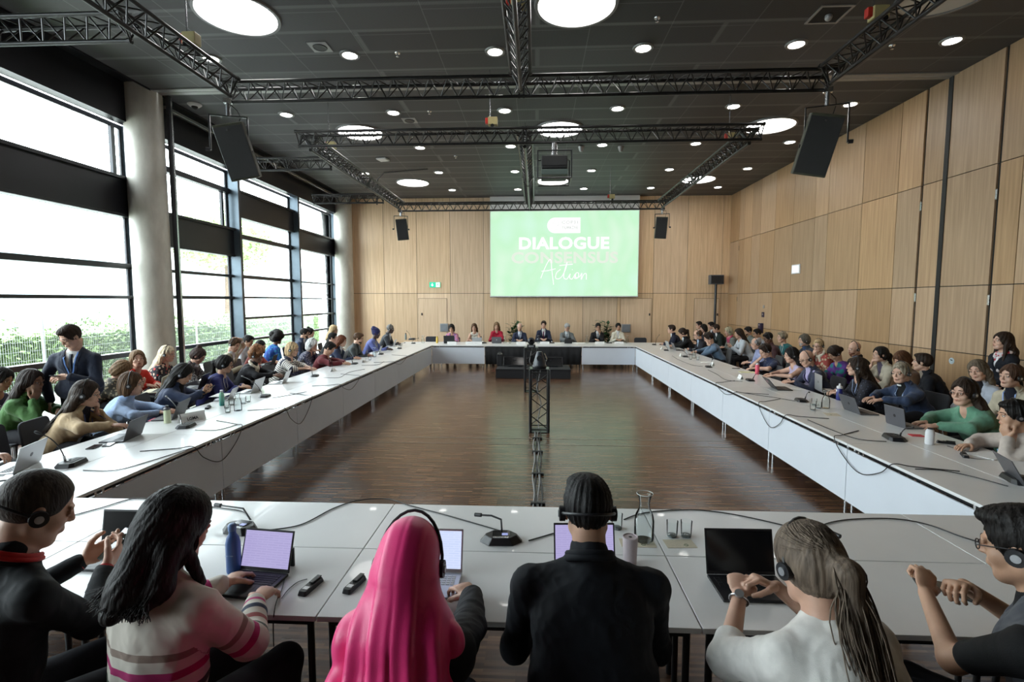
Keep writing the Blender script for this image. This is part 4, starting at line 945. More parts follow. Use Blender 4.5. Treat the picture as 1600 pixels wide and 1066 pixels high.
    # ---- face details
    if face:
        for sd in (1, -1):
            e = obj('eye', MB().ball(hp(.0785, sd*.031, .004), .0125*s, 12, 8), EYEW, root, smooth=180)
            obj('iris', MB().ball(hp(.0852, sd*.0305, .0025-.002*(pitch > 12)), .0074*s, 10, 6), EYED, e, smooth=180)
            mb = MB(); mb.tube([hp(.086, sd*.016, .0145), hp(.0925, sd*.030, .0168), hp(.083, sd*.047, .0115)], .0022*s, 5); mb.tube([hp(.0955, sd*.014, .030), hp(.095, sd*.03, .034), hp(.083, sd*.049, .029)], [.0028*s, .0036*s, .0016*s], 5)
            obj('eyebrow', mb, hairmat(tuple(x*.6 for x in (hair[1] if hair[1][0] < .25 else (.18, .12, .07)))), root)
        obj('lips', MB().tube([hp(.090, .023, -.061), hp(.0985, .010, -.0575), hp(.1005, 0, -.0585), hp(.0985, -.010, -.0575), hp(.090, -.023, -.061)], [.002*s, .0048*s, .005*s, .0048*s, .002*s], 6).tube([hp(.090, .019, -.063), hp(.098, 0, -.0675), hp(.090, -.019, -.063)], [.002*s, .0058*s, .002*s], 6), LIPS[skin_], root, smooth=180)
    # ---- clothes
    kind, tc = top[0], top[1]; tm = tc if not isinstance(tc, tuple) else cloth(tc)
    g = {'shirt': .012, 'tee': .010, 'sweater': .020, 'jacket': .022, 'blazer': .022, 'loose': .026, 'vest': .018, 'tank': .008}[kind]
    F = Field(lo, hi, h); torso(F, g)
    ends = {'long': .955, 'short': .36, 'none': 0, 'mid': .62}[sleeve]
    for sd in (1, -1):
        if ends: arm(F, g*.85, sd, ends)
        if not stand: pass
    if kind in ('jacket', 'blazer', 'loose'): F.ell(q(-.02, 0, 0), (.13*s+g+belly*.5, .175*s*wd+g, .13*s+g), .04, np.array(T).T)
    collar = kind in ('shirt', 'jacket', 'blazer')
    if collar: F.cone(NB-t*.02-f*.004, NB+t*.030-f*.012, .066*s+g*.3, .060*s+g*.2, .02)
    if sleeve == 'none':
        for sd in (1, -1): F.ell(sh[sd]+y*sd*.035, A(.075, .045, .10)*s, .01, np.array(T).T, op='sub')
    V0 = None
    if kind in ('jacket', 'blazer'):
        vd, vw = (.30*s, .062*s) if kind == 'jacket' else (.26*s, .058*s)
        def wedge(X, Y, Z):
            qx = -((X-NB[0])*t[0]+(Y-NB[1])*t[1]+(Z-NB[2])*t[2]); fr = (X-NB[0])*f[0]+(Y-NB[1])*f[1]+(Z-NB[2])*f[2]; yy = (X-NB[0])*y[0]+(Y-NB[1])*y[1]+(Z-NB[2])*y[2]
            return np.maximum(np.maximum(np.abs(yy)-vw*(1-qx/vd), -fr+.025), np.maximum(qx-vd, -.10-qx))
        # lapels: a slightly raised band beside the opening
        F2 = F.F.copy(); wv = F.win(lo, hi); sl, X, Y, Z = wv; W_ = wedge(X, Y, Z); band = (W_ < .034*s) & (W_ > -.01); F.F[sl] = np.where(band & (F.F[sl] > -.02), F.F[sl]-.0045, F.F[sl])
        F.cut(wedge, lo, hi, .003)
    elif kind in ('tank', 'tee', 'sweater', 'loose', 'shirt', 'vest'):
        dp = {'tank': .085, 'tee': .060, 'sweater': .050, 'loose': .085, 'shirt': .0, 'vest': .12}[kind]
        if dp: F.ell(NB+f*.070*s+t*.035, (.06*s+(.03 if kind == 'vest' else 0), .050*s+(.02 if kind == 'tank' else 0), dp*s), .006, np.array(T).T, op='sub')
        else: F.ell(NB+f*.085*s+t*.050, (.045*s, .020*s, .05*s), .004, np.array(T).T, op='sub')
    V, Q = F.mesh(); V = folds(V, Q, .008 if kind != 'tank' else .003, 24, hash_(nick), (1, 1, .5))
    V = folds(V, Q, .0022, 75, hash_(nick)+1, (1, 1, .6)) if h < .007 else V
    me = np_mesh('top', V, Q)
    # distance down the garment, for stripes that follow the sleeves
    if kind or True:
        dn = np.maximum(0, (NB-V) @ t) + .0
        for sd in (1, -1):
            a, e, w_, d, n, cu = arms[sd]; l1 = np.linalg.norm(e-a); l2 = np.linalg.norm(w_-e)
            ta = np.clip(((V-a) @ (e-a))/l1**2, 0, 1); da = np.linalg.norm(V-a-ta[:, None]*(e-a), axis=1); tb = np.clip(((V-e) @ (w_-e))/l2**2, 0, 1); db = np.linalg.norm(V-e-tb[:, None]*(w_-e), axis=1)
            sidey = (V @ y)*sd > (shw-.012); ma = (da < .085*s) & sidey & (da <= db); mb2 = (db < .085*s) & (db < da) & (sidey | (tb > .25))
            dn = np.where(ma, .05+ta*l1, dn); dn = np.where(mb2, .05+l1+tb*l2, dn)
        at = me.attributes.new('down', 'FLOAT', 'POINT'); at.data.foreach_set('value', dn.astype(np.float32))
    gname = {'shirt': 'shirt', 'tee': 'shirt', 'sweater': 'sweater', 'jacket': 'jacket', 'blazer': 'blazer', 'loose': 'blouse', 'vest': 'vest', 'tank': 'sleeveless_top'}[kind]
    topo = obj(gname, me, tm, root); del F
    if kind in ('jacket', 'blazer') or extra in ('collar', 'redlanyard'):
        ring = []
        for a_ in np.linspace(PI*.30, PI*1.70, 17): ring.append(NB + t*(.020-.012*math.cos(a_))*s + f*math.cos(a_)*(.064*s+g*.3) - f*.012 + y*math.sin(a_)*(.068*s+g*.3))
        mbc = MB(); mbc.tube(ring, .011*s, 8); mbc.tube([p_-t*.014*s+unit(p_-NB)*.005 for p_ in ring], .012*s, 8); obj('collar', mbc, tm, root, smooth=80)
    if kind in ('jacket', 'blazer', 'vest'):
        F = Field(lo, hi, max(h, .007)); torso(F, .009); F.cone(NB-t*.03, NB+t*.040-f*.006, .068*s, .060*s, .02)
        if kind == 'vest':
            for sd in (1, -1): arm(F, .012, sd, {'long': .955, 'short': .36}.get('short' if extra == 'shortshirt' else 'long', .955))
        F.ell(NB+f*.085*s+t*.065, (.04*s, .024*s, .045*s), .004, np.array(T).T, op='sub')
        if kind != 'vest': F.cut(lambda X, Y, Z: np.maximum(.0+((X-q(SL*.25, 0, 0)[0])*t[0]+(Y-q(SL*.25, 0, 0)[1])*t[1]+(Z-q(SL*.25, 0, 0)[2])*t[2]), -9), lo, hi, .003) if False else None
        V, Q = F.mesh(); obj('shirt', np_mesh('shirt', V, Q), cloth(shirt), root); del F
    from mathutils.bvhtree import BVHTree
    bv = None
    def onchest(yy, down, lift):
        nonlocal bv
        if bv is None: bv = BVHTree.FromPolygons([tuple(v) for v in V.tolist()], [tuple(x) for x in Q.tolist()]) 
        o = NB + y*yy - t*down + f*.26; hit = bv.ray_cast(Vector(o), Vector(-f), 1.0)
        p = A(*hit[0]) if hit[0] is not None else NB+y*yy-t*down+f*.11
        return p + f*lift
    if tie is not None and kind in ('jacket', 'blazer'):
        pts = [onchest(0, d_, .004) for d_ in (.015*s, .06*s, .12*s, .18*s, .24*s, .30*s)]; mb = MB(); vs = []
        for i, p in enumerate(pts):
            w_ = (.016, .013, .017, .021, .026, .030)[i]*s; vs += [tuple(p+y*w_), tuple(p+f*.006), tuple(p-y*w_)]
        for i in range(5): mb_f = (3*i, 3*i+1, 3*i+4, 3*i+3); mb.f += [mb_f, (3*i+1, 3*i+2, 3*i+5, 3*i+4)]
        mb.v = vs; to = obj('tie', mb, cloth(tie, .5), root, smooth=60); so = to.modifiers.new('thickness', 'SOLIDIFY'); so.thickness = .005; so.offset = 1
    if lanyard is not None:
        for_side = []
        Vt = np.empty(len(topo.data.vertices)*3, np.float32); topo.data.vertices.foreach_get('co', Vt); V = Vt.reshape(-1, 3).astype(float); Q = np.empty(len(topo.data.polygons)*4, np.int32); topo.data.loops.foreach_get('vertex_index', Q); Q = Q.reshape(-1, 4); bv = None
        mb = MB()
        for sd in (1, -1):
            pts = [NB+y*sd*.052*s+t*.022-f*.03*s] + [onchest(sd*w_*s, d_*s, .007) for w_, d_ in ((.060, -.005), (.055, .05), (.042, .12), (.026, .19), (.006, .26))]
            for a, b in zip(pts, pts[1:]):
                dd = unit(b-a); sdv = unit(np.cross(dd, f))*.006*s; mb.add([a+sdv, a-sdv, b-sdv, b+sdv, a+sdv+f*.002, a-sdv+f*.002, b-sdv+f*.002, b+sdv+f*.002], [(0, 1, 2, 3), (7, 6, 5, 4), (0, 4, 5, 1), (2, 6, 7, 3), (1, 5, 6, 2), (3, 7, 4, 0)])
        p = onchest(0, .28*s, .008); lo_ = obj('lanyard', mb, cloth(lanyard, .5), root)
        mb = MB(); M = Matrix((tuple(f)+(p[0],), tuple(y)+(p[1],), tuple(t)+(p[2],), (0, 0, 0, 1))); M = Matrix(((f[0], y[0], t[0], p[0]), (f[1], y[1], t[1], p[1]), (f[2], y[2], t[2], p[2]), (0, 0, 0, 1)))
        obj('badge', MB().box(-.002, .002, -.03, .03, -.045, .045, M), PAPER, lo_)
    if scarf is not None:
        F = Field(lo, hi, max(h, .008))
        for k in range(12):
            a0, a1 = 2*PI*k/12, 2*PI*(k+1)/12; c0 = NB+t*.015+f*math.cos(a0)*.075*s+y*math.sin(a0)*.085*s-t*.03*math.cos(a0); c1 = NB+t*.015+f*math.cos(a1)*.075*s+y*math.sin(a1)*.085*s-t*.03*math.cos(a1); F.cone(c0, c1, .026*s, .026*s, .01)
        for sd in (1, -1): F.cone(NB+f*.08*s+y*sd*.045*s-t*.03, q(SL*.45, .125*s+belly, sd*.05*s), .026*s, .024*s, .015)
        V3, Q3 = F.mesh(); V3 = folds(V3, Q3, .006, 60, 5, (1, 1, .3)); obj('scarf', np_mesh('scarf', V3, Q3), scarf if not isinstance(scarf, tuple) else cloth(scarf), root); del F
    # trousers, shoes
    F = Field(lo, A(hi[0], hi[1], min(hi[2], zh+.25)), .011)
    for sd in (1, -1): leg(F, .010, sd, foot=False)
    F.ell(HP, (.125*s, .168*s*wd, .115*s), .04, np.array(T).T)
    V3, Q3 = F.mesh(); obj('trousers', np_mesh('trousers', V3, Q3), cloth(trousers), root); del F
    if stand or strong:
        for sd in (1, -1):
            an, toe = legs[sd][2], legs[sd][3]; F = Field(an-.2, toe+.2, .008); F.cone(an-A(.03, 0, .045), toe+A(.02, 0, .006), .038*s, .030*s, .03); F.cone(an, an-A(0, 0, .04), .042*s, .044*s, .02)
            F.cut(lambda X, Y, Z: Z-.003+0*X, an-.3, toe+.3, .002); V3, Q3 = F.mesh(); obj('shoe', np_mesh('shoe', V3, Q3), mat('black_leather', (.012, .010, .009), .3, var=.1), root)
    # ---- hair
    hk, hc = hair[0], hair[1]; hm = hairmat(hc) if isinstance(hc, tuple) and hk not in ('wrap',) else (cloth(hc) if isinstance(hc, tuple) else hc)
    if hk not in ('bald', 'hijab'):
        hh = max(h*.8, .006); F = Field(Hc-A(.34, .34, .62)*s, Hc+A(.3, .34, .32)*s, hh); th = {'crop': .004, 'short': .008, 'fringe': .007, 'afro': .02, 'bowl': .018}.get(hk, .015)
        if hk == 'afro':
            for i in range(26):
                g2 = np.random.RandomState(i+3); dd = unit(g2.normal(size=3)+A(-.5, 0, .5)); F.ell(hp(*(A(-.02, 0, .05)+dd*A(.09, .10, .10)*1.0)), A(.055, .055, .055)*s*hair[2] if len(hair) > 2 else A(.05, .05, .05)*s, .02)
        F.ell(hp(-.016, 0, .030), A(.099+th, .078+th, .094+th)*s*hsc, .02, R)
        if hk in ('bowl', 'bob', 'long', 'pony', 'bun', 'curly', 'waves'): F.ell(hp(-.035, 0, -.005), A(.083+th, .077+th, .085+th)*s*hsc, .02, R)
        if hk == 'short': F.ell(hp(.02, .01, .095), A(.072, .060, .032)*s*hsc, .02, R)
        if hk in ('bob', 'curly'):
            for sd in (1, -1): F.ell(hp(-.022, sd*.070, -.055), A(.052, .030, .080)*s, .03, R)
            F.ell(hp(-.075, 0, -.06), A(.045, .075, .085)*s, .03, R)
        ln = hair[2] if len(hair) > 2 and hk in ('long', 'waves', 'pony') else .26
        if hk in ('long', 'waves'):
            for sd in (1, -1):
                a = hp(-.015, sd*.075, -.02); b = NB + f*(.02 if sd > 0 else -.02)*s + y*sd*.10*s - t*(ln*.45)*s + f*.085*s
                c = NB - f*.128*s + y*sd*.065*s - t*ln*s; a2 = hp(-.05, sd*.07, -.06); F.cone(a, a2, .030*s, .038*s, .03); F.cone(a2, NB-f*.060*s+y*sd*.078*s, .040*s, .040*s, .03); F.cone(NB-f*.060*s+y*sd*.078*s, c, .038*s, .018*s, .03)
                if hk == 'waves': F.cone(hp(.0, sd*.078, -.06), b, .024*s, .016*s, .02)
            F.cone(hp(-.085, 0, -.02), NB-f*.100*s, .055*s, .060*s, .03); F.cone(NB-f*.100*s, NB-f*.150*s-t*ln*s, .060*s, .032*s, .04)
        if hk == 'pony':
            a = hp(-.105, 0, .02); b = hp(-.155, 0, -.02); c = NB-f*.12*s-t*.03; F.cone(a, b, .028*s, .034*s, .02); F.cone(b, c, .034*s, .030*s, .03); F.cone(c, NB-f*.125*s-t*ln*s, .032*s, .012*s, .03)
        if hk == 'bun': F.ell(hp(-.07, 0, .125), A(.042, .045, .038)*s, .012, R)
        if hk == 'lowbun': F.ell(hp(-.12, 0, -.015), A(.040, .048, .045)*s, .015, R)
        if hk == 'wrap':
            F.ell(hp(-.05, 0, .085), A(.085, .085, .070)*s, .03, R)
            if len(hair) > 2: F.ell(hp(-.10, 0, .10), A(.06, .08, .07)*s, .03, R)
        # clear the face
        fx = {'short': .112, 'crop': .108, 'fringe': .06, 'wrap': .118}.get(hk, .118)
        F.ell(hp(fx+.003, 0, -.028), A(.084, .078, .116 if hk != 'fringe' else .17)*s*hsc, .01, R, op='sub')
        if hk == 'fringe': F.ell(hp(.03, 0, .12), A(.11, .07, .09)*s, .01, R, op='sub')
        if hk in ('short', 'crop', 'fringe', 'pony', 'bun', 'lowbun', 'wrap'):
            for sd in (1, -1): F.ell(hp(.012, sd*.088, -.022), A(.040, .022, .036)*s, .006, R, op='sub')
            F.ell(hp(-.01, 0, -.15), A(.12, .12, .082 if hk in ('short', 'crop', 'fringe') else .07)*s, .01, R, op='sub') if hk != 'pony' else None
        V3, Q3 = F.mesh(); del F; hamp = .45 if strands else 1.0
        az = np.arctan2((V3-Hc) @ R[:, 1], -((V3-Hc) @ R[:, 0])); up = (V3-Hc) @ R[:, 2]; cur = {'waves': 5, 'curly': 9}.get(hk, 1.5)
        d = .0020*np.sin(az*34+up*18*cur/1.5+np.sin(up*30)*cur*.4)+.0016*np.sin(az*61+up*40+2*np.sin(az*7))+.0022*np.sin(az*13+up*9*cur) if hk not in ('wrap', 'afro', 'crop') else (.006*np.sin(V3[:, 0]*150)*np.sin(V3[:, 1]*140)*np.sin(V3[:, 2]*160) if hk == 'afro' else (.003*np.sin(up*90+az*3) if hk == 'wrap' else np.zeros(len(V3))))
        if hk == 'curly': d = d+.008*np.sin(V3[:, 0]*110)*np.sin(V3[:, 1]*100)*np.sin(V3[:, 2]*90)
        hr = np.linalg.norm((V3-Hc) @ R[:, :2], axis=1); d = d*np.clip(hr/.075, .15, 1); V3 = V3+normals(V3, Q3)*(d*hamp)[:, None]; ho = obj('head_wrap' if hk == 'wrap' else 'hair', np_mesh('hair', V3, Q3), hm, root)
    if hk == 'hijab':
        F = Field(A(-.62, -.5, .35), A(headf+.25, .5, hz+.3), h); F.ell(hp(-.012, 0, .028), A(.112, .094, .108)*s*hsc, .02, R); F.ell(hp(.0, 0, -.06), A(.10, .092, .10)*s, .03, R)
        F.cone(hp(-.05, 0, -.05), NB-f*.03, .095*s, .125*s, .05); F.ell(NB-f*.03-t*.05, A(.12, .185, .13)*s, .06, np.array(T).T); F.ell(NB+f*.08-t*.06, A(.07, .15, .12)*s, .05, np.array(T).T)
        for k in range(7): F.ell(q(SL*(.62-.19*k), -.055-.012*k, -.008*k), A(.115, .192+.009*k, .12)*s, .05, np.array(T).T)
        F.ell(hp(.125, 0, -.02), A(.06, .066, .085)*s, .012, R, op='sub')
        V3, Q3 = F.mesh(); rel = V3-NB; yy = rel @ y; dn_ = np.clip(-(rel @ t)+.16, 0, 1.2); am = .026*np.clip(dn_/.25, .22, 1); ph = yy*(78-30*np.clip(dn_, 0, 1))
        fold_ = np.abs(np.sin(ph*.5+.7*np.sin(dn_*3.1)+.4*np.sin(yy*17)))**.8-.5 + .35*np.sin(ph*1.3+2+dn_*2); back = np.clip(-(rel @ f)*12+.6, 0, 1)
        V3 = V3+normals(V3, Q3)*(am*fold_*back*.9)[:, None]; obj('headscarf', np_mesh('headscarf', V3, Q3), mat('pink_satin_headscarf', (.86, .020, .20), .42, bump=.1, bs=300, var=.06, vs=6, sheen=.3), root)
    if beard is not None:
        F = Field(Hc-A(.2, .2, .25)*s, Hc+A(.2, .2, .1)*s, max(h*.7, .005)); F.ell(hp(.036, 0, -.062), A(.066, .060, .062)*s, .02, R); F.cone(hp(.072, 0, -.108), hp(.070, 0, -.095), .022*s, .022*s, .02)
        F.ell(hp(.095, 0, -.050), A(.030, .024, .024)*s, .008, R, op='sub'); F.ell(hp(.07, 0, .0), A(.09, .10, .056)*s, .01, R, op='sub'); F.cone(hp(.094, .022, -.052), hp(.101, 0, -.044), .005*s, .005*s, .004); F.cone(hp(.094, -.022, -.052), hp(.101, 0, -.044), .005*s, .005*s, .004)
        F.ell(hp(.104, 0, -.061), A(.012, .02, .006)*s, .004, R, op='sub')
        V3, Q3 = F.mesh(); obj('beard', np_mesh('beard', V3, Q3), hairmat(beard), root)
    ex = {'curly': .02, 'afro': .06, 'bob': .012, 'long': .012, 'waves': .012, 'hijab': .018}.get(hk, .006)
    if headset:
        r1 = (.092+ex*.8)*s; top_ = []
        for k in range(15):
            a = PI*(k/14); top_.append(hp(-.005-.01*math.sin(a), math.cos(a)*(.090+ex*.8), -.012+math.sin(a)*(.148+ex)))
        if headset == 'back': top_ = [hp(-.005-math.sin(PI*k/14)*(.122+ex), math.cos(PI*k/14)*(.090+ex*.8), -.012+.020*math.sin(PI*k/14)) for k in range(15)]
        hs = obj('headset', MB().tube(top_, .0052*s, 6), BLACK, root, smooth=40)
        for sd in (1, -1):
            M = Matrix(((R[0][0], R[0][1], R[0][2], hp(0, sd*(.090+ex*.7), -.014)[0]), (R[1][0], R[1][1], R[1][2], hp(0, sd*(.090+ex*.7), -.014)[1]), (R[2][0], R[2][1], R[2][2], hp(0, sd*(.090+ex*.7), -.014)[2]), (0, 0, 0, 1)))
            obj('ear_cup', MB().tube([M @ Vector((0, -sd*.012, 0)), M @ Vector((0, sd*.010, 0))], .026*s, 18), BLACK, hs); obj('ear_cup_cap', MB().tube([M @ Vector((0, sd*.010, 0)), M @ Vector((0, sd*.0145, 0))], .0125*s, 14), SILVER, hs)
    if glasses:
        mb = MB()
        for sd in (1, -1):
            mb.tube([hp(.103, sd*.032+.021*math.cos(2*PI*k/14), .002+.016*math.sin(2*PI*k/14)) for k in range(14)], .0019*s, 5, closed=True); mb.tube([hp(.102, sd*.053, .005), hp(.01, sd*.083, .008)], .0019*s, 5)
        mb.tube([hp(.105, .011, .005), hp(.105, -.011, .005)], .002*s, 5); gl = obj('glasses', mb, BLACK if glasses is True else mat('glasses_'+glasses, (.25, .1, .06), .3, var=.05), root)
    if strands:
        g3 = np.random.RandomState(11); mb = MB()
        for k in range(strands):
            a_ = g3.uniform(-1.9, 1.9); el = g3.uniform(.2, 1.35); rr_ = lambda a, e: hp(-.014-.113*math.cos(a)*math.cos(e), .093*math.sin(a)*math.cos(e), .032+.107*math.sin(e))
            if hk == 'pony':
                tie_ = hp(-.118, g3.normal()*.012, .012+g3.normal()*.012); en = NB-f*(.13+g3.normal()*.02)*s-t*ln*s*g3.uniform(.55, 1.08)+y*g3.normal()*.035*s; mid_ = NB-f*(.13+g3.normal()*.018)*s-t*.03+y*g3.normal()*.028*s
                cp = [rr_(a_, el), rr_(a_*.6, el*.55), tie_, hp(-.158, g3.normal()*.022, -.03), mid_, en]
            else:
                sx_ = math.sin(a_); en = NB-f*(.170-.045*abs(sx_)+g3.uniform(0, .018))*s+y*sx_*(.105+g3.normal()*.02)*s-t*ln*s*g3.uniform(.55, 1.18)
                cp = [rr_(a_*.5, 1.3), rr_(a_, .5), rr_(a_, -.25), hp(-.014-.115*math.cos(a_), .098*math.sin(a_), -.07), NB-f*(.145-.05*abs(sx_))*s+y*sx_*.098*s, en]
            pts_ = []
            for i in range(len(cp)-1):
                aa, b_, c_, d__ = cp[max(0, i-1)], cp[i], cp[i+1], cp[min(len(cp)-1, i+2)]
                for q_ in range(6): u_ = q_/6; pts_.append(.5*((2*b_)+(-aa+c_)*u_+(2*aa-5*b_+4*c_-d__)*u_*u_+(-aa+3*b_-3*c_+d__)*u_**3))
            pts_.append(cp[-1]); ph1, ph2 = g3.uniform(0, 6.28, 2); amp = (.011 if hk == 'waves' else .004)*s; m_ = len(pts_)
            pts_ = [p_ + (y*math.sin(i*.62+ph1)+f*.6*math.sin(i*.55+ph2))*amp*max(0, (i/m_-.35))*1.5 for i, p_ in enumerate(pts_)]
            mb.tube(pts_, [.0028*s*(1-.7*(i/m_)**3) for i in range(m_)], 4)
        so_ = obj('hair_strands', mb, hm, root, smooth=180); so_['kind'] = 'stuff'
    if extra == 'redlanyard':
        RD = cloth((.50, .012, .012), .5)
        mbl = MB(); mbl.tube([NB+t*(.030-.025*math.cos(a_))*s+f*math.cos(a_)*.078*s-f*.012+y*math.sin(a_)*.080*s for a_ in np.linspace(.5, 2*PI-.5, 25)], .0085*s, 8); mbl.tube([NB+t*(.018-.025*math.cos(a_))*s+f*math.cos(a_)*.082*s-f*.012+y*math.sin(a_)*.084*s for a_ in np.linspace(.5, 2*PI-.5, 25)], .0085*s, 8)
        obj('lanyard', mbl, RD, root, smooth=80)
        for sd in (1, -1):
            a_, e_, w__, d_, n_, c_ = arms[sd]; u_ = unit(w__-e_); obj('cuff', MB().tube([w__-u_*.030, w__-u_*.010], .033*s, 16), RD, root, smooth=50)
    if extra == 'clerical': obj('clerical_collar', MB().tube([NB+t*.045*s+f*math.cos(a_)*.058*s+y*math.sin(a_)*.058*s-f*.004 for a_ in np.linspace(-.45, .45, 9)], .010*s, 8), PAPER, root, smooth=60)
    if extra == 'band': obj('head_band', MB().tube([hp(-.01+.112*math.cos(a_)*.95, .093*math.sin(a_), .055+.02*math.cos(a_)) for a_ in np.linspace(0, 2*PI, 29)[:-1]], .022*s, 10, closed=True), cloth((.012, .012, .014)), root, smooth=80)
    if hk == 'pony': obj('hair_tie', MB().tube([hp(-.118+.004*math.sin(a_), .030*math.cos(a_), .012+.030*math.sin(a_)) for a_ in np.linspace(0, 2*PI, 17)[:-1]], .007*s, 8, closed=True), cloth((.012, .012, .014)), root, smooth=80)
    if watch:
        a_, e_, w__, d_, n_, c_ = arms[watch]; u_ = unit(w__-e_); p0 = w__-u_*.025; b1 = unit(np.cross(u_, n_)); b2 = np.cross(b1, u_)
        wt = obj('wristwatch', MB().tube([p0+(b1*math.cos(k)+b2*math.sin(k))*.031*s for k in np.linspace(0, 2*PI, 21)[:-1]], .0055, 8, closed=True), CHROME, root, smooth=60); obj('watch_face', MB().tube([p0+b2*.032*s, p0+b2*.042*s], .018, 18), SILVER, wt)
    if chair: CHAIRS.append((base, yaw, label, sidehips))
    PEOPLE[nick] = dict(root=root, arms=arms, Hc=Hc, hp=hp, NB=NB, T=T, s=s, q=q, R=R, base=base, yaw=yaw, Matrix=Matrix.Translation(base) @ Matrix.Rotation(yaw, 4, 'Z'), shw=shw, sh=sh)
    return PEOPLE[nick]
def hash_(s_): return sum(ord(c)*(i+3) for i, c in enumerate(s_)) % 9973
CHAIRS = []; PEOPLE = {}
# ------------------------------------------------------------------ everyone in the hall
D = math.radians
def pp(nick, label, u, v, z, yaw, **k):
    p = atz(u, v, z); return person(nick, label, p.x, p.y, z, D(yaw), **k)
BLK = (.010, .008, .007); DBR = (.028, .016, .010); BRN = (.085, .045, .022); LBR = (.19, .115, .06); BLD = (.50, .36, .20); PBL = (.66, .56, .40); GRY = (.33, .32, .31); WHT = (.70, .69, .66); AUB = (.14, .045, .02); SALT = (.16, .15, .14)
NAVY = (.016, .022, .050); BLKC = (.010, .010, .012); CREAM = (.62, .56, .45)
V1 = .0058; V2 = .0078; V3_ = .0085; V4 = .0085
# left row at the table
pp('L1', 'woman in a tan blazer and headset resting her chin on her hand', 136, 615, 1.115, 12, skin_='light', hair=('long', DBR, .30), strands=120, top=('blazer', (.47, .34, .20)), shirt=(.012, .012, .02), pose='chinL', hands=((.0, 0, 0), ) and None, pitch=12, hyaw=10, s=1.12, h=V1, fem=1, headset=True, glasses=True, lanyard=(.05, .08, .25))
pp('L2', 'person with short brown hair in a light blue striped shirt beside the tan blazer', 206, 600, 1.125, 18, hair=('bob', BRN), top=('shirt', pattern('stripe', (.34, .47, .72), (.44, .57, .80), 60)), pitch=8, hyaw=5, s=1.10, h=V1, fem=1, headset=True, pose='type')
pp('L3', 'woman with long black hair in a dark navy blazer looking down at her phone', 287, 584, 1.12, 14, skin_='mid', hair=('long', BLK, .24), top=('blazer', (.035, .05, .10)), shirt=(.01, .01, .01), pitch=34, hyaw=0, s=1.08, h=V1, fem=1, headset=True, pose='phone')
pp('L4', 'woman with a low black ponytail, headset and glasses in a royal navy sweater', 352, 569, 1.13, 10, skin_='mid', hair=('pony', BLK, .10), top=('sweater', (.030, .035, .16)), pitch=16, hyaw=5, s=1.07, h=V1, fem=1, headset=True, glasses=True, pose='rest', lanyard=(.6, .6, .6))
pp('L5', 'woman in black with a cream scarf and a black head wrap over light curls', 401, 555, 1.14, 8, skin_='brown', hair=('afro', (.24, .11, .05)), top=('jacket', BLKC), shirt=(.02, .02, .02), scarf=CREAM, pitch=16, s=1.07, h=V2, fem=1, headset=True, pose='type', extra='band')
pp('L6', 'blonde woman in a white top with thin dark stripes wearing a headset', 457, 546, 1.155, 2, hair=('bob', BLD), top=('loose', pattern('stripe', (.03, .03, .05), (.74, .72, .66), 26)), sleeve='mid', pitch=14, s=1.10, h=V2, fem=1, headset=True, glasses=True, pose='type')
pp('L7', 'white haired woman in a dark patterned dress with a headset band', 488, 539, 1.155, 2, hair=('bob', WHT), top=('loose', pattern('dots', (.035, .035, .07), (.55, .52, .55), 34)), pitch=20, s=1.08, h=V2, fem=1, headset=True, pose='chinL')
pp('L8', 'dark haired person bent over the table in a maroon sweater', 515, 544, 1.10, 2, skin_='mid', hair=('short', BLK), top=('sweater', (.13, .015, .02)), pitch=34, s=1.08, h=V2, headset=False, pose='type')
pp('L9', 'woman with long red-brown hair in a navy top between maroon sweater and grey suit', 534, 533, 1.17, 2, hair=('long', AUB, .18), top=('blazer', (.02, .03, .07)), pitch=14, s=1.06, h=V2, fem=1, pose='type')
pp('L10', 'bearded man with dark brown hair in a dark grey suit jacket at the left row', 560, 529, 1.185, 2, hair=('short', BRN), beard=DBR, top=('jacket', (.055, .065, .065)), shirt=(.03, .03, .03), pitch=18, s=1.12, h=V2, pose='rest')
pp('L11', 'woman in a blue dress with a tall dark blue head wrap', 588, 521, 1.21, 2, skin_='dark', hair=('wrap', (.02, .022, .09), 1), top=('loose', (.09, .11, .30)), pitch=16, s=1.10, h=V3_, fem=1, pose='type', lanyard=(.6, .5, .1))
pp('L12', 'man with grey hair in a dark suit at the far end of the left row', 610, 514, 1.24, 2, skin_='dark', hair=('crop', SALT), top=('jacket', (.035, .038, .045)), pitch=12, s=1.12, h=V3_, headset=True, pose='rest')
# head table
pp('B1', 'woman with dark curly hair in pink behind the black laptop at the head table', 705.5, 513, 1.19, -90, skin_='mid', hair=('curly', BLK), top=('loose', pattern('floral', (.50, .20, .28), (.12, .10, .30), 16)), pitch=22, h=V4, fem=1, pose='type')
pp('B2', 'woman with brown hair in a sleeveless white top at the head table', 741, 511.5, 1.20, -90, hair=('long', BRN, .16), top=('tank', (.66, .64, .56)), sleeve='none', pitch=16, h=V4, fem=1, pose='type')
pp('B3', 'woman with long light brown hair in a red blouse at the head table', 776, 509.5, 1.22, -90, hair=('long', LBR, .20), top=('loose', (.42, .012, .04)), pitch=20, h=V4, fem=1, pose='type', s=1.08)
pp('B4', 'grey haired man in a navy suit looking down with folded hands at the head table', 812, 511.5, 1.20, -90, hair=('fringe', GRY), top=('jacket', NAVY), shirt=(.6, .65, .75), tie=(.3, .35, .45), pitch=30, h=V4, pose='rest', s=1.08)
pp('B5', 'tall man in a navy suit and purple tie at the middle of the head table', 849.5, 507.5, 1.27, -90, hair=('short', DBR), top=('jacket', NAVY), tie=(.16, .015, .08), pitch=14, hyaw=-8, h=V4, pose='rest', s=1.14)
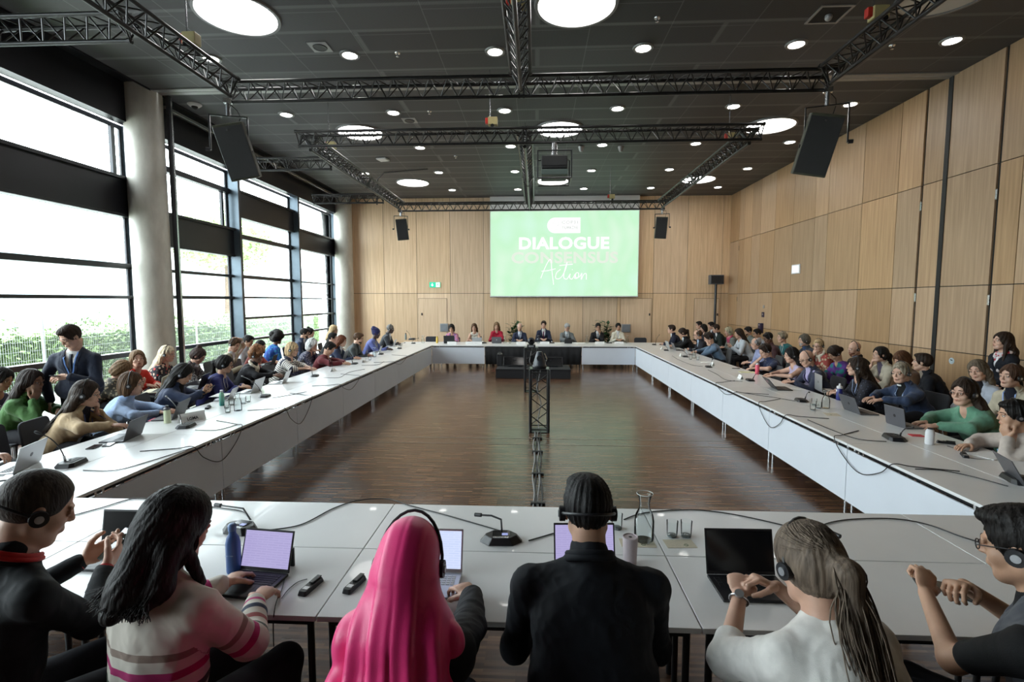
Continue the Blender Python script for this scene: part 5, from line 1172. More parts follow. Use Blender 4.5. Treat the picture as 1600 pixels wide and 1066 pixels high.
pp('B6', 'grey haired man with glasses in a grey suit bent over papers at the head table', 886, 511.5, 1.20, -90, hair=('short', GRY), top=('jacket', (.13, .14, .14)), shirt=(.6, .65, .68), tie=(.2, .25, .3), pitch=32, hyaw=20, h=V4, pose='write', glasses=True, s=1.10)
pp('B7', 'man in a black suit holding a hand before his face at the head table', 934.5, 511, 1.20, -90, skin_='mid', hair=('short', BLK), top=('jacket', BLKC), tie=(.25, .3, .35), pitch=22, h=V4, pose='chinR' and 'chinL', s=1.12)
pp('B8', 'woman with tied back black hair in a cream blazer at the head table', 966, 511, 1.20, -90, skin_='mid', hair=('lowbun', BLK), top=('blazer', (.70, .66, .54)), pitch=14, h=V4, fem=1, pose='rest')
# right row at the table
pp('R1', 'man in a dark navy suit speaking at the farthest seat of the right row', 1049, 514.5, 1.235, 172, hair=('short', DBR), top=('jacket', (.012, .014, .03)), pitch=4, h=V3_, pose='rest', s=1.10)
pp('R2', 'woman with brown hair in a black cardigan over white typing in the right row', 1066, 520, 1.17, 176, hair=('pony', DBR, .06), top=('blazer', BLKC), shirt=(.6, .64, .68), pitch=28, h=V3_, fem=1, pose='type')
pp('R3', 'man with glasses and receding hair in a dark suit in the right row', 1090, 523, 1.18, 176, hair=('fringe', BRN), top=('jacket', (.02, .02, .028)), shirt=(.4, .5, .65), pitch=16, h=V3_, headset=True, glasses=True, pose='rest', s=1.10)
pp('R4', 'man in a blue-grey sweater leaning his cheek on his hand in the right row', 1107, 528, 1.15, 176, hair=('short', DBR), top=('sweater', (.11, .17, .25)), pitch=32, h=V2, headset=True, pose='foreR' and 'chinL', s=1.14, lanyard=(.3, .1, .3))
pp('R6', 'man in a navy shirt holding his forehead with a bare forearm raised', 1196, 548, 1.12, 182, hair=('short', DBR), top=('shirt', (.02, .028, .07)), sleeve='short', pitch=30, h=V2, headset=True, glasses=True, pose='foreR', s=1.12)
pp('R7', 'woman with black hair in a sleeveless lilac top smiling at the right row', 1236, 555, 1.14, 178, hair=('long', BLK, .16), top=('tank', (.46, .40, .56)), sleeve='none', pitch=14, h=V2, fem=1, headset=True, pose='type', s=1.10)
pp('R8', 'bald man with glasses and headset in a navy suit bent over a dark laptop', 1260, 560, 1.16, 180, hair=('bald', GRY), top=('jacket', (.03, .035, .065)), shirt=(.45, .4, .6), pitch=28, h=V1, headset=True, glasses=True, pose='rest', s=1.12, lanyard=(.2, .15, .4))
pp('R9', 'woman with long brown hair and glasses in black behind the dark blue bottle', 1338, 573, 1.155, 172, hair=('waves', DBR, .26), top=('loose', pattern('dots', (.014, .014, .022), (.06, .07, .11), 30)), pitch=2, hyaw=-18, h=V1, fem=1, headset=True, glasses='brown', pose='rest', s=1.10, lanyard=(.35, .45, .7))
pp('R10', 'grey haired man in a denim jacket with a white clerical collar and headset', 1408, 582, 1.14, 186, hair=('short', (.34, .29, .22)), top=('jacket', (.035, .055, .11)), shirt=(.01, .01, .01), pitch=12, hyaw=16, h=V1, headset=True, glasses=False, pose='type', s=1.15, lanyard=(.35, .45, .65), extra='clerical')
pp('R11', 'woman with long dark hair and glasses in a mint green blouse typing on a laptop', 1506, 613, 1.13, 180, hair=('long', DBR, .26), top=('loose', (.13, .30, .20)), pitch=6, hyaw=18, h=V1, fem=1, headset=True, glasses='brown', pose='type', s=1.16, wd=1.12, belly=.03)
pp('R12', 'dark haired person in pale beige with headset, hand at the chin, right picture edge', 1584, 648, 1.10, 172, skin_='mid', hair=('short', BLK), top=('loose', (.50, .43, .38)), pitch=10, hyaw=-10, h=V1, headset=True, pose='chinL', s=1.08, fem=1, lanyard=(.15, .35, .6))
# right, second and third row of chairs
pp('T1', 'dark haired man half hidden in the far corner at the right wall', 1092, 508, 1.27, 190, hair=('short', BLK), top=('jacket', BLKC), h=V4, pose='lap', pitch=10)
pp('T2', 'woman with dark curly hair seated in the far right corner group', 1099, 513, 1.19, 186, hair=('curly', BLK), top=('loose', (.02, .02, .03)), h=V4, pose='lap', fem=1)
pp('T3', 'dark haired man at the foot of the tall speaker pole', 1111, 509, 1.25, 188, hair=('short', BLK), top=('jacket', (.02, .02, .03)), h=V4, pose='lap')
pp('T4', 'man in a dark jacket and white collar seated behind the blue-grey sweater', 1118.5, 513.5, 1.21, 180, hair=('short', DBR), top=('jacket', (.012, .022, .02)), h=V4, pose='lap', tie=(.05, .05, .1), s=1.12)
pp('T5', 'woman with short fair hair and a pink scarf over a grey cardigan, with headset', 1138, 518, 1.18, 182, hair=('bob', (.40, .36, .24)), top=('sweater', (.16, .17, .155)), scarf=(.55, .08, .16), h=V3_, pose='lap', fem=1, headset=True)
pp('T6', 'woman with long dark hair in a white top looking at her phone', 1154, 521, 1.22, 182, hair=('long', DBR, .16), top=('loose', (.55, .60, .66)), h=V3_, pose='phonelap', fem=1, pitch=14)
pp('T7', 'bearded young man in grey checked shirt by the wall holding a phone', 1169, 517.5, 1.21, 184, skin_='mid', hair=('short', BLK), beard=BLK, top=('shirt', (.14, .17, .16)), h=V3_, pose='phonelap', pitch=22, headset=True)
pp('T8', 'man with black hair and glasses in a pale grey shirt by the wall', 1183, 521, 1.19, 184, skin_='mid', hair=('short', BLK), top=('shirt', (.38, .42, .48)), h=V3_, pose='phonelap', glasses=True, pitch=16)
pp('T9', 'dark skinned man with headset in a dark brown shirt between pale shirt and teal top', 1200, 528, 1.22, 182, skin_='brown', hair=('short', BLK), top=('shirt', (.055, .02, .022)), h=V3_, pose='lap', headset=True, pitch=26, lanyard=(.4, .4, .4))
pp('T10', 'woman with short grey-blonde hair in a teal top with headset', 1222, 527, 1.19, 178, hair=('short', (.30, .25, .17)), top=('sweater', (.008, .11, .12)), h=V2, pose='lap', fem=1, headset=True, pitch=6, lanyard=(.6, .6, .6), s=1.12)
pp('R5', 'balding man in a pale lavender shirt with headset, half hidden by a raised hand', 1181, 537, 1.13, 176, hair=('fringe', GRY), top=('shirt', (.30, .33, .52)), h=V2, pose='lap', headset=True, pitch=20, s=1.08)
pp('T11', 'grey bearded man with thick grey-brown hair in a dark jacket and headset', 1256, 532, 1.19, 180, hair=('bowl', (.10, .09, .07)), beard=GRY, top=('jacket', (.03, .04, .06)), shirt=(.03, .06, .14), h=V2, pose='lap', headset=True, pitch=6, s=1.12)
pp('T12', 'blonde woman with glasses and a beige and red scarf resting her face on her hand', 1279, 540, 1.18, 190, hair=('short', BLD), top=('loose', pattern('floral', (.30, .05, .04), (.45, .38, .25), 14)), scarf=CREAM, h=V2, pose='chinRlap', fem=1, headset=True, glasses=True, pitch=10, hyaw=24, s=1.08)
pp('T13', 'dark haired woman bent over a phone in a teal and violet shawl', 1304, 552, 1.16, 182, skin_='mid', hair=('lowbun', DBR), top=('loose', pattern('floral', (.10, .03, .22), (.01, .16, .17), 7)), h=V2, pose='phonelap', fem=1, headset=True, pitch=42, s=1.08)
pp('T14', 'bald man with reddish beard and headset in a dark suit before the right wall', 1335, 545, 1.20, 184, hair=('bald', GRY), beard=(.16, .06, .03), top=('jacket', BLKC), shirt=(.35, .42, .6), h=V2, pose='phonelap', headset=True, pitch=14, s=1.12)
pp('T15', 'woman with dark hair tied back in a cream jacket holding her chin', 1375, 554, 1.18, 182, hair=('pony', BLK, .12), top=('blazer', (.50, .45, .35)), shirt=(.1, .08, .12), sleeve='mid', h=V2, pose='chinL', hands=((.16, .04, .80, .8, -.3), None), fem=1, pitch=0, s=1.10)
pp('T16', 'person with brown parted hair mostly hidden behind the denim jacket', 1409, 562, 1.18, 182, hair=('bob', (.085, .035, .015)), top=('loose', (.09, .045, .02)), h=V2, pose='lap', fem=1, pitch=35)
pp('T17', 'woman with short dark hair in a black jacket turned away towards the screen', 1441, 566, 1.19, 150, hair=('short', DBR), top=('jacket', (.012, .014, .020)), shirt=(.3, .25, .2), h=V1, pose='lap', fem=1, pitch=0, hyaw=-12, s=1.10)
pp('T18', 'woman with long ash brown hair in a white jacket tilting her head', 1528, 579, 1.20, 200, hair=('long', (.13, .10, .07), .28), top=('blazer', (.50, .54, .62)), shirt=(.015, .015, .02), h=V1, pose='lap', fem=1, pitch=8, hyaw=8, roll=12, s=1.10)
pp('T19', 'woman with brown hair tied back, headset, cream cardigan over dotted black top', 1580, 588, 1.22, 192, hair=('lowbun', (.07, .035, .02)), top=('blazer', (.50, .44, .33)), shirt=(.015, .015, .025), h=V1, pose='lap', fem=1, headset=True, pitch=2, hyaw=-4, s=1.12, lanyard=(.30, .42, .75))
pp('W1', 'woman in a black blazer and red-white neck scarf standing against the wood wall', 1566, 533, 1.56, 178, hair=('waves', DBR, .26), top=('blazer', (.010, .012, .018)), shirt=(.7, .7, .72), scarf=pattern('floral', (.62, .55, .55), (.45, .03, .05), 22), h=V1, pose='behind' and 'fold', stand=True, chair=False, fem=1, pitch=-2, hyaw=-5, s=1.02)
# left, second row of chairs and standing man
pp('M1', 'man in a dark suit and tie standing by the windows with his phone', 110, 526, 1.70, -72, skin_='light', hair=('short', DBR), top=('jacket', (.016, .022, .042)), tie=(.015, .018, .03), shirt=(.72, .72, .70), lanyard=(.12, .25, .6), pitch=34, hyaw=-30, h=V1, stand=True, chair=False, s=1.13, wd=1.15, pose='phone', hands=((( .26, .02, 1.22), (.5, -.8, 0), (.7, .1, .7)), ((.02, -.30, .88), (.2, 0, -1), (0, -1, .1))), headset=False)
pp('S1', 'dark haired person with bare arms holding a phone at the left picture edge', 3, 592, 1.14, 8, skin_='tan', hair=('bob', BLK), top=('tank', (.02, .02, .05)), sleeve='none', h=V1, pose='phonelap', fem=1, pitch=26, s=1.10)
pp('S2', 'dark haired woman with glasses in a green blazer holding a hand to her mouth', 50, 596, 1.17, 6, skin_='tan', hair=('long', (.035, .025, .022), .22), top=('blazer', (.065, .17, .045)), shirt=(.02, .03, .02), h=V1, pose='chinL', hands=((.22, .05, .80, .8, -.3), None), fem=1, pitch=10, glasses=True, s=1.12)
pp('S3', 'light brown haired person bent low between the standing man and the red top', 191, 577, 1.08, 20, hair=('bob', LBR), top=('loose', pattern('floral', (.05, .045, .035), (.30, .25, .16), 25)), h=V2, pose='phonelap', fem=1, pitch=44)
pp('S4', 'smiling woman with light brown hair in a bright red top turned to the camera', 215, 561, 1.20, -12, hair=('long', LBR, .18), top=('loose', (.62, .035, .02)), h=V2, pose='typelap', fem=1, pitch=-4, hyaw=-28, s=1.10)
pp('S5', 'woman with long platinum blonde hair in a dark floral blouse with headset', 262, 553, 1.20, 10, hair=('long', PBL, .26), top=('loose', pattern('floral', (.012, .010, .016), (.50, .05, .05), 17, (.55, .40, .30))), h=V2, pose='lap', fem=1, headset=True, pitch=12, s=1.10)
pp('S6', 'woman with a top bun and a houndstooth coat bent over a laptop', 310, 556, 1.165, 10, hair=('bun', (.05, .03, .025)), top=('blazer', pattern('check', (.04, .04, .045), (.38, .37, .36), 45)), scarf=(.09, .07, .07), h=V2, pose='typelap', fem=1, pitch=36, s=1.08)
pp('S7', 'man in a sand coloured knit vest over a white shirt scratching his head', 366, 539, 1.20, 4, hair=('short', BRN), top=('vest', (.40, .36, .26)), shirt=(.72, .74, .76), h=V2, pose='lap', hands=('head', (.16, -.06, .74, .9, .3)), headset=True, pitch=22, hyaw=-16, roll=-12, s=1.12, lanyard=(.02, .02, .02))
pp('S7b', 'black haired person half hidden behind the man scratching his head', 388, 533, 1.20, 5, skin_='tan', hair=('short', BLK), top=('shirt', (.4, .42, .45)), h=V3_, pose='lap', pitch=20)
pp('S8', 'man in a coral red shirt typing on a laptop on his knees', 407, 541, 1.14, 5, skin_='mid', hair=('crop', BLK), top=('shirt', (.42, .10, .08)), h=V3_, pose='typelap', pitch=26, s=1.08)
pp('S9', 'woman with a big black curly afro in a bright blue patterned top seen from behind', 433, 529, 1.20, 55, skin_='brown', hair=('afro', BLK, 1.25), top=('loose', pattern('floral', (.01, .06, .30), (.02, .22, .42), 15)), h=V3_, pose='lap', fem=1, pitch=10, s=1.10)
pp('S10', 'bearded man in a navy suit seated before a grey mullion in the left second row', 476, 521, 1.22, 8, skin_='mid', hair=('short', BLK), beard=DBR, top=('jacket', (.018, .030, .065)), h=V3_, pose='lap', pitch=16, s=1.12)
pp('S11', 'woman with dark hair in a bun just behind the bearded man in navy', 485, 520, 1.20, 10, hair=('bun', BLK), top=('loose', (.02, .02, .03)), h=V4, pose='lap', fem=1, pitch=8)
pp('S12', 'woman with blonde hair seated in front of the far column', 522, 515, 1.26, 8, hair=('long', BLD, .16), top=('loose', (.02, .02, .02)), h=V4, pose='lap', fem=1, pitch=4)
pp('S13', 'dark haired person in black between blonde and red-brown hair', 520, 528, 1.16, 6, hair=('short', BLK), top=('sweater', BLKC), h=V4, pose='lap', pitch=10)
pp('L0', 'person mostly outside the left picture edge with hands at the silver laptop', -75, 650, 1.12, 8, hair=('short', DBR), top=('sweater', (.05, .05, .06)), h=V2, pose='type', hpx=(((8, 716, .775), (1, -.2, -.05), (0, .1, 1)), ((2, 731, .775), (1, .2, -.05), (0, -.1, 1))), pitch=14)
# near row, seen from behind
NF = dict(face=False, h=V1, nk=.022, strong=True)
pp('N1', 'man with cropped hair in a black jacket and red lanyard looking at his phone', 58, 793, 1.32, 62, skin_='light', hair=('crop', (.045, .035, .03)), top=('shirt', (.006, .007, .009)), pose='phone', hpx=(((131, 876, .90), (.9, -.2, .3), (.2, .7, -.5)), ((164, 888, .90), (.8, .5, .35), (.1, -.8, -.3))), pitch=26, hyaw=-10, s=1.17, wd=1.15, headset='back', extra='redlanyard', lean=.10, **NF)
pp('N2', 'woman with long wavy black hair in a cream sweater with coloured stripes', 277, 822, 1.27, 72, hair=('waves', (.014, .011, .011), .055), top=('sweater', pattern('bands', [(0, (.62, .57, .50)), (.30, (.62, .57, .50)), (.34, (.27, .20, .165)), (.39, (.62, .57, .50)), (.46, (.42, .02, .14)), (.51, (.62, .57, .50)), (.58, (.055, .075, .055)), (.63, (.62, .57, .50)), (.70, (.34, .09, .09)), (.75, (.62, .57, .50)), (.82, (.03, .04, .08)), (.87, (.62, .57, .50)), (.93, (.42, .02, .14)), (.97, (.62, .57, .50))], None, .60)), pose='type', hpx=(((352, 912, .79), (.9, .2, -.05), (-.1, .1, 1)), ((400, 938, .79), (1, .25, -.05), (0, -.1, 1))), pitch=20, hyaw=-6, s=1.13, fem=1, wd=1.18, strands=260, lean=.05, **NF)
pp('N3', 'woman in a long bright pink headscarf and black dress with a headset', 640, 879, 1.22, 88, hair=('hijab', (.6, .02, .12)), top=('loose', (.008, .008, .010)), pose='rest', hpx=(((668, 925, .79), (.9, .3, 0), (0, 0, 1)), ((740, 925, .79), (.7, .6, 0), (0, 0, 1))), pitch=32, s=1.13, fem=1, wd=1.08, headset=True, lean=.14, **NF)
pp('N4', 'broad man with black hair in a black suit jacket seen from behind', 918, 796, 1.31, 92, skin_='mid', hsc=.93, hair=('short', (.012, .011, .011)), top=('shirt', (.009, .011, .015)), pose='rest', pitch=12, s=1.17, wd=1.34, belly=.03, headset='back', extra='collar', **NF)
pp('N5', 'woman with a long grey-brown ponytail in a white blouse and headset', 1262, 880, 1.22, 106, hair=('pony', (.14, .105, .078), .50), top=('loose', (.80, .78, .74)), pose='fold', hpx=(((1156, 930, .90), (.75, -.5, .35), (-.2, .1, 1), (.7, 1.1)), ((1214, 918, .92), (.3, .7, .3), (.1, -.3, 1), (.8, 1.1))), sleeve='mid', pitch=24, s=1.14, fem=1, wd=1.15, headset=True, hsc=.93, watch=1, strands=220, **NF)
pp('N6', 'dark haired person with glasses in a grey vest over black short sleeves', 1597, 852, 1.28, 128, skin_='mid', hair=('short', BLK), top=('vest', (.075, .08, .095)), shirt=(.008, .008, .009), extra='shortshirt', sleeve='none', pose='fold', hpx=(((1447, 928, .90), (.25, -.75, .6), (-.6, .1, .8), (.7, 1.0)), ((1506, 915, .92), (.1, .9, .35), (.2, -.3, 1), (.7, 1.0))), pitch=16, s=1.15, wd=1.15, headset='back', glasses=True, lean=.10, hsc=.95, **NF)
# ------------------------------------------------------------------ chairs
ch = thing('conference_chair', 'x', 'chair', (0, 0, 0))
FABR = FABRIC
def rounded(w_, d_, r_=.05, n=4):
    out = []
    for cx, cy, a0 in ((w_-r_, d_-r_, 0), (-w_+r_, d_-r_, 90), (-w_+r_, -d_+r_, 180), (w_-r_, -d_+r_, 270)):
        for k in range(n+1): a = D(a0+90*k/n); out.append((cx+r_*math.cos(a), cy+r_*math.sin(a)))
    return out
obj('seat', MB().prism(rounded(.22, .225), .425, .455), FABR, ch, bev=.01)
M = Matrix.Translation((-.235, 0, .66)) @ Matrix.Rotation(D(-98), 4, 'Y')
bk = MB(); pts = rounded(.19, .215, .06); bk.prism(pts, -.012, .012, M); obj('backrest', bk, FABR, ch, bev=.008)
for sx in (1, -1):
    for sy in (1, -1): obj('leg', MB().tube([(sx*.19, sy*.2, .42), (sx*.215, sy*.215, 0)], .011, 8), CHROME, ch, smooth=40)
obj('back_frame', MB().tube([(-.17, .2, .42), (-.225, .2, .50), (-.245, .195, .66)], .010, 8).tube([(-.17, -.2, .42), (-.225, -.2, .50), (-.245, -.195, .66)], .010, 8), CHROME, ch)
index_children(ch); first = True
for (b, yw, lb, sh_) in CHAIRS:
    ws_ = lb.split()[:12]
    while ws_[-1] in ('a', 'the', 'with', 'and', 'in', 'of', 'his', 'her', 'on', 'at', 'by', 'behind', 'before'): ws_.pop()
    l_ = 'chair of the ' + ' '.join(ws_)
    loc = (b.x+math.cos(yw)*.02, b.y+math.sin(yw)*.02, 0)
    if first: ch.location = loc; ch.rotation_euler = (0, 0, yw); ch['label'] = l_; ch['group'] = 'charcoal conference chairs'; first = False
    else: dup(ch, loc, yw, l_, 'charcoal conference chairs')
for (u, v, z, yw, lb) in ((672, 527, .84, -90, 'empty charcoal chair at the left end of the head table'), (1003, 529, .84, -90, 'empty charcoal chair at the right end of the head table'), (20, 690, .70, 8, 'empty charcoal chair in the left row before the tan blazer woman'), (440, 575, .72, 5, 'empty charcoal chair back between the scarf woman and the striped blonde'), (1195, 575, .8, 182, 'empty charcoal chair between the second row and the right table')):
    p = atz(u, v, z); dup(ch, (p.x, p.y, 0), D(yw), lb, 'charcoal conference chairs')
# ------------------------------------------------------------------ things on the tables
def frame2(p, yaw): return Matrix.Translation(p) @ Matrix.Rotation(yaw, 4, 'Z')
KEYS = mat('black_keys', (.02, .02, .022), .5, var=.02); KEYSL = mat('white_keys', (.62, .62, .62), .5, var=.02)
SCR_OFF = mat('black_display_off', (.008, .008, .010), .15, var=.02)
def m_doc(name, bg, fg, strength=.9):
    m, nt, b = nodes(name); N = nt.nodes; L = nt.links; tc = N.new('ShaderNodeTexCoord'); br = N.new('ShaderNodeTexBrick'); L.new(tc.outputs['Object'], br.inputs['Vector'])
    mp = N.new('ShaderNodeMapping'); mp.inputs['Rotation'].default_value = (PI/2, 0, 0); L.new(tc.outputs['Object'], mp.inputs[0]); L.new(mp.outputs[0], br.inputs['Vector'])
    br.inputs['Scale'].default_value = 1; br.inputs['Brick Width'].default_value = .06; br.inputs['Row Height'].default_value = .011; br.inputs['Mortar Size'].default_value = .0035
    br.inputs['Color1'].default_value = (*fg, 1); br.inputs['Color2'].default_value = tuple(.5*(a+c) for a, c in zip(fg, bg))+(1,); br.inputs['Mortar'].default_value = (*bg, 1)
    b.inputs['Base Color'].default_value = (.02, .02, .02, 1); L.new(br.outputs[0], b.inputs['Emission Color']); b.inputs['Emission Strength'].default_value = strength; MATS[name] = m; return m
SCR_DOC = m_doc('lit_document_display', (.50, .45, .78), (.42, .38, .68), .42); SCR_WEB = m_doc('lit_web_page_display', (.66, .74, .98), (.56, .66, .94), .48)
def laptop(pa, pb, label, lid=100, side=1, body=DGREY, keys=KEYS, screen=SCR_OFF, z=TT, d=.22, logo=None, width=None, lidd=None, kick=False, sticker=None):
    """pa, pb: pixels of the two hinge ends at table height; side +1/-1 picks on which side of the hinge the user sits"""
    a, b = atz(*pa, z+.012), atz(*pb, z+.012); w_ = width or min(max((b-a).length, .28), .345); c = (a+b)/2; yaw = math.atan2(b.y-a.y, b.x-a.x)
    t = thing('laptop', label, 'laptop', (c.x, c.y, z), yaw); hw = w_/2; sg = -side
    y0, y1 = (0, sg*d) if sg > 0 else (sg*d, 0)
    bs = obj('base', MB().box(-hw, hw, y0, y1, .001, .015), body, t, bev=.003)
    mb = MB(); n = 13
    for r_ in range(5):
        for k in range(n): x = -hw+.022+(w_-.044)*(k+.5)/n; y = sg*(.030+.0175*r_); mb.box(x-.0085, x+.0085, min(y, y+sg*.0135), max(y, y+sg*.0135), .015, .0168)
    kb = obj('keyboard', mb, keys, bs); kb['kind'] = 'stuff'
    obj('trackpad', MB().box(-.05, .05, min(sg*.130, sg*.195), max(sg*.130, sg*.195), .015, .0155), body if keys is KEYS else SILVER, bs)
    L_ = lidd or d*.97; M = Matrix.Translation((0, 0, .014)) @ Matrix.Rotation(sg*math.radians(90-lid)*-1, 4, 'X')
    # lid plane: local x across, z up, inner face towards the user (sg*y)
    ld = obj('lid', MB().box(-hw, hw, min(0, -sg*.007), max(0, -sg*.007), 0, L_, M), body, t, bev=.002)
    obj('display', MB().box(-hw+.008, hw-.008, min(0, sg*.0012), max(0, sg*.0012), .018, L_-.010, M), screen, ld)
    if logo: obj('lid_emblem', MB().lathe([(.018, 0), (.018, .001)], 20, mat=M @ Matrix.Translation((0, -sg*.0075, L_*.52)) @ Matrix.Rotation(PI/2, 4, 'X')), logo, ld)
    if sticker: obj('lid_sticker', MB().box(.02, .08, min(-sg*.0075, -sg*.0085), max(-sg*.0075, -sg*.0085), L_*.5, L_*.75, M), sticker, ld)
    if kick: obj('kickstand', MB().box(-hw*.8, hw*.8, min(-sg*.09, -sg*.10), max(-sg*.09, -sg*.10), 0, .10), body, t)
    return t
def tag_text(s_, size, x, y, z, m, parent, rot): return text_on(s_, size, x, y, z, m, parent, 'lettering', rot)
def mic(u, v, yaw, label, tip=None, ztip=1.02, big=1.0, cable=None):
    p = atz(u, v, TT); t = thing('conference_microphone', label, 'microphone', p, D(yaw)); s_ = big
    pr = [(-.10*s_, -.045*s_), (-.07*s_, -.065*s_), (.07*s_, -.065*s_), (.10*s_, -.045*s_), (.10*s_, .04*s_), (.06*s_, .075*s_), (-.06*s_, .075*s_), (-.10*s_, .04*s_)]
    tp = [(x*.82, y*.78-.008) for x, y in pr]
    b = obj('base', MB().prism(pr, 0, .03*s_, None, tp), BLACK, t, bev=.004)
    obj('speaker_grille', MB().box(-.055*s_, .055*s_, -.04*s_, .005, .030*s_, .033*s_), GRILL, b)
    for k in range(3): obj('button', MB().box(-.03+.025*k-.007, -.03+.025*k+.007, .018, .030, .030*s_, .034*s_), CHROME if k == 1 else KEYS, b)
    if tip:
        tw = atz(*tip, ztip); q = Vector(tw)-p; lx = q.x*math.cos(-D(yaw))-q.y*math.sin(-D(yaw)); ly = q.x*math.sin(-D(yaw))+q.y*math.cos(-D(yaw))
        if math.hypot(lx, ly) > .42: k_ = .42/math.hypot(lx, ly); lx *= k_; ly *= k_
        T_ = Vector((lx, ly, ztip-TT))
    else: T_ = Vector((.0, -.14, .17))
    S_ = Vector((0, .045, .03)); C_ = Vector((T_.x*.25, .045+T_.y*.15, .03+(T_.z-.03)*.75)); pts = [(1-k/10)**2*S_+2*(1-k/10)*(k/10)*C_+(k/10)**2*T_ for k in range(11)]
    obj('gooseneck', MB().tube(pts, .0045, 8), BLACKM, t, smooth=40); obj('gooseneck_socket', MB().tube([S_-Vector((0, 0, .005)), S_+(pts[1]-S_).normalized()*.05], .009, 10), CHROME, t, smooth=40)
    dd = (pts[-1]-pts[-2]).normalized(); obj('microphone_head', MB().tube([T_-dd*.005, T_+dd*.012, T_+dd*.035, T_+dd*.045], [.007, .011, .011, .006], 10), BLACK, t, smooth=60)
    return t
def cable(pts, label, r=.0038, zz=None):
    q = [Vector(p) if len(p) == 3 and not isinstance(p[0], tuple) and abs(p[0]) < 30 else p for p in pts]; out = []
    for i in range(len(q)-1):
        a = q[max(0, i-1)]; b = q[i]; c = q[i+1]; d = q[min(len(q)-1, i+2)]
        for k in range(8): t_ = k/8; out.append(.5*((2*b)+(-a+c)*t_+(2*a-5*b+4*c-d)*t_*t_+(-a+3*b-3*c+d)*t_**3))
    out.append(q[-1]); return tag(obj('cable', MB().tube(out, r, 6), RUBBER, smooth=60), label, 'cable')
def tp(u, v, z=TT+.005): return atz(u, v, z)
def glass(u, v, label, r=.034, hgt=.095, group='drinking glasses standing upside down or upright on the tables'):
    t = thing('drinking_glass', label, 'glass', atz(u, v, TT), 0, group)
    obj('glass_wall', MB().lathe([(r*.82, 0), (r*.9, .012), (r, hgt), (r-.0018, hgt), (r*.88, .016), (.002, .014)], 24), TGLASS, t, smooth=60)
    obj('glass_bottom', MB().lathe([(r*.80, .001), (r*.86, .010)], 20), mat('thick_glass_base', (.35, .38, .38), .08, .2, var=.3, vs=60), t, smooth=60)
    return t
WATER = glassy('clear_water', (.96, .975, .98), .1)
def carafe(u, v, label, s_=1.0):
    t = thing('water_carafe', label, 'carafe', atz(u, v, TT), 0, 'glass water carafes on the tables')
    pr = [(.044, 0), (.047, .01), (.047, .10), (.042, .13), (.026, .165), (.024, .185), (.030, .215), (.038, .235)]
    obj('carafe_wall', MB().lathe([(a*s_, b*s_) for a, b in pr]+[((a-.0025)*s_, b*s_) for a, b in pr[::-1]], 28), TGLASS, t, smooth=60)
    obj('water', MB().lathe([(.043*s_, .006), (.0435*s_, .10*s_), (.039*s_, .128*s_), (.0235*s_, .165*s_)], 24), WATER, t, smooth=60)
    obj('rim', MB().tube([(.038*s_*math.cos(2*PI*k/24), .038*s_*math.sin(2*PI*k/24), .235*s_) for k in range(24)], .0016, 6, closed=True), mat('glass_edge', (.7, .73, .73), .1, var=.02), t)
    return t
def bottle(u, v, prof, m, label, cap=None, cname='cap', z=TT, extra=None):
    t = thing('drinking_bottle', label, 'bottle', atz(u, v, z)); obj('bottle_body', MB().lathe(prof, 28), m, t, smooth=50)
    if cap: obj(cname, MB().lathe(cap[0], 20), cap[1], t, smooth=50)
    return t
def card(u, v, yaw, label, text=None, w_=.21, hgt=.075):
    t = thing('name_card', label, 'name card', atz(u, v, TT), D(yaw), 'folded white name cards on the tables')
    for sg in (1, -1): M = Matrix.Translation((0, sg*.028, .001)) @ Matrix.Rotation(sg*.36, 4, 'X'); obj('card_face', MB().box(-w_/2, w_/2, -.0006, .0006, 0, hgt, M), PAPER, t)
    if text: o = text_on(text, .045, 0, -.0225, .037, INK, t, 'lettering', rot=(PI/2-.36, 0, 0), off=.0012, width=w_*.42, height=.038)
    else:
        o = text_on('DELEGATE'[:8], .02, 0, -.0225, .037, mat('faint_grey_print', (.30, .32, .38), .7, var=.1), t, 'lettering', rot=(PI/2-.36, 0, 0), width=w_*.62, height=.014); 
    return t
def phone(p, yaw, label, tilt=0, on=False, w_=.072, l_=.15, roll=0):
    t = thing('smartphone', label, 'phone', p, yaw); t.rotation_euler = (D(tilt), D(roll), yaw)
    obj('case', MB().prism([(x*w_/2/.036, y*l_/2/.075) for x, y in rounded(.036, .075, .008)], 0, .008), BLACK, t, bev=.001); obj('display', MB().box(-w_/2+.004, w_/2-.004, -l_/2+.004, l_/2-.004, .008, .0086), mat('lit_phone_display', (.02, .02, .02), .1, emit=.02, ec=(.35, .5, .4), var=.01) if on else SCR_OFF, t)
    return t
def receiver(u, v, yaw, label):
    t = thing('interpretation_receiver', label, 'headset receiver', atz(u, v, TT), D(yaw)); obj('case', MB().prism(rounded(.024, .075, .01), 0, .022, None, rounded(.020, .068, .01)), BLACK, t, bev=.002); obj('clip', MB().box(-.012, .012, .0, .07, .024, .030), BLACKM, t, bev=.002); obj('display', MB().box(-.014, .014, -.05, -.025, .022, .0232), SILVER, t); return t
def paper(u, v, yaw, label, w_=.21, l_=.297, m=None, n=4, nm='paper_sheet', cat='paper'):
    t = thing(nm, label, cat, atz(u, v, TT), D(yaw)); obj('sheet', MB().box(-w_/2, w_/2, -l_/2, l_/2, .001, .001+.0012*n), m or PAPER, t); obj('top_sheet', MB().box(-w_/2+.004, w_/2-.002, -l_/2+.003, l_/2-.004, .001+.0012*n, .0022+.0012*n), m or PAPER, t); return t

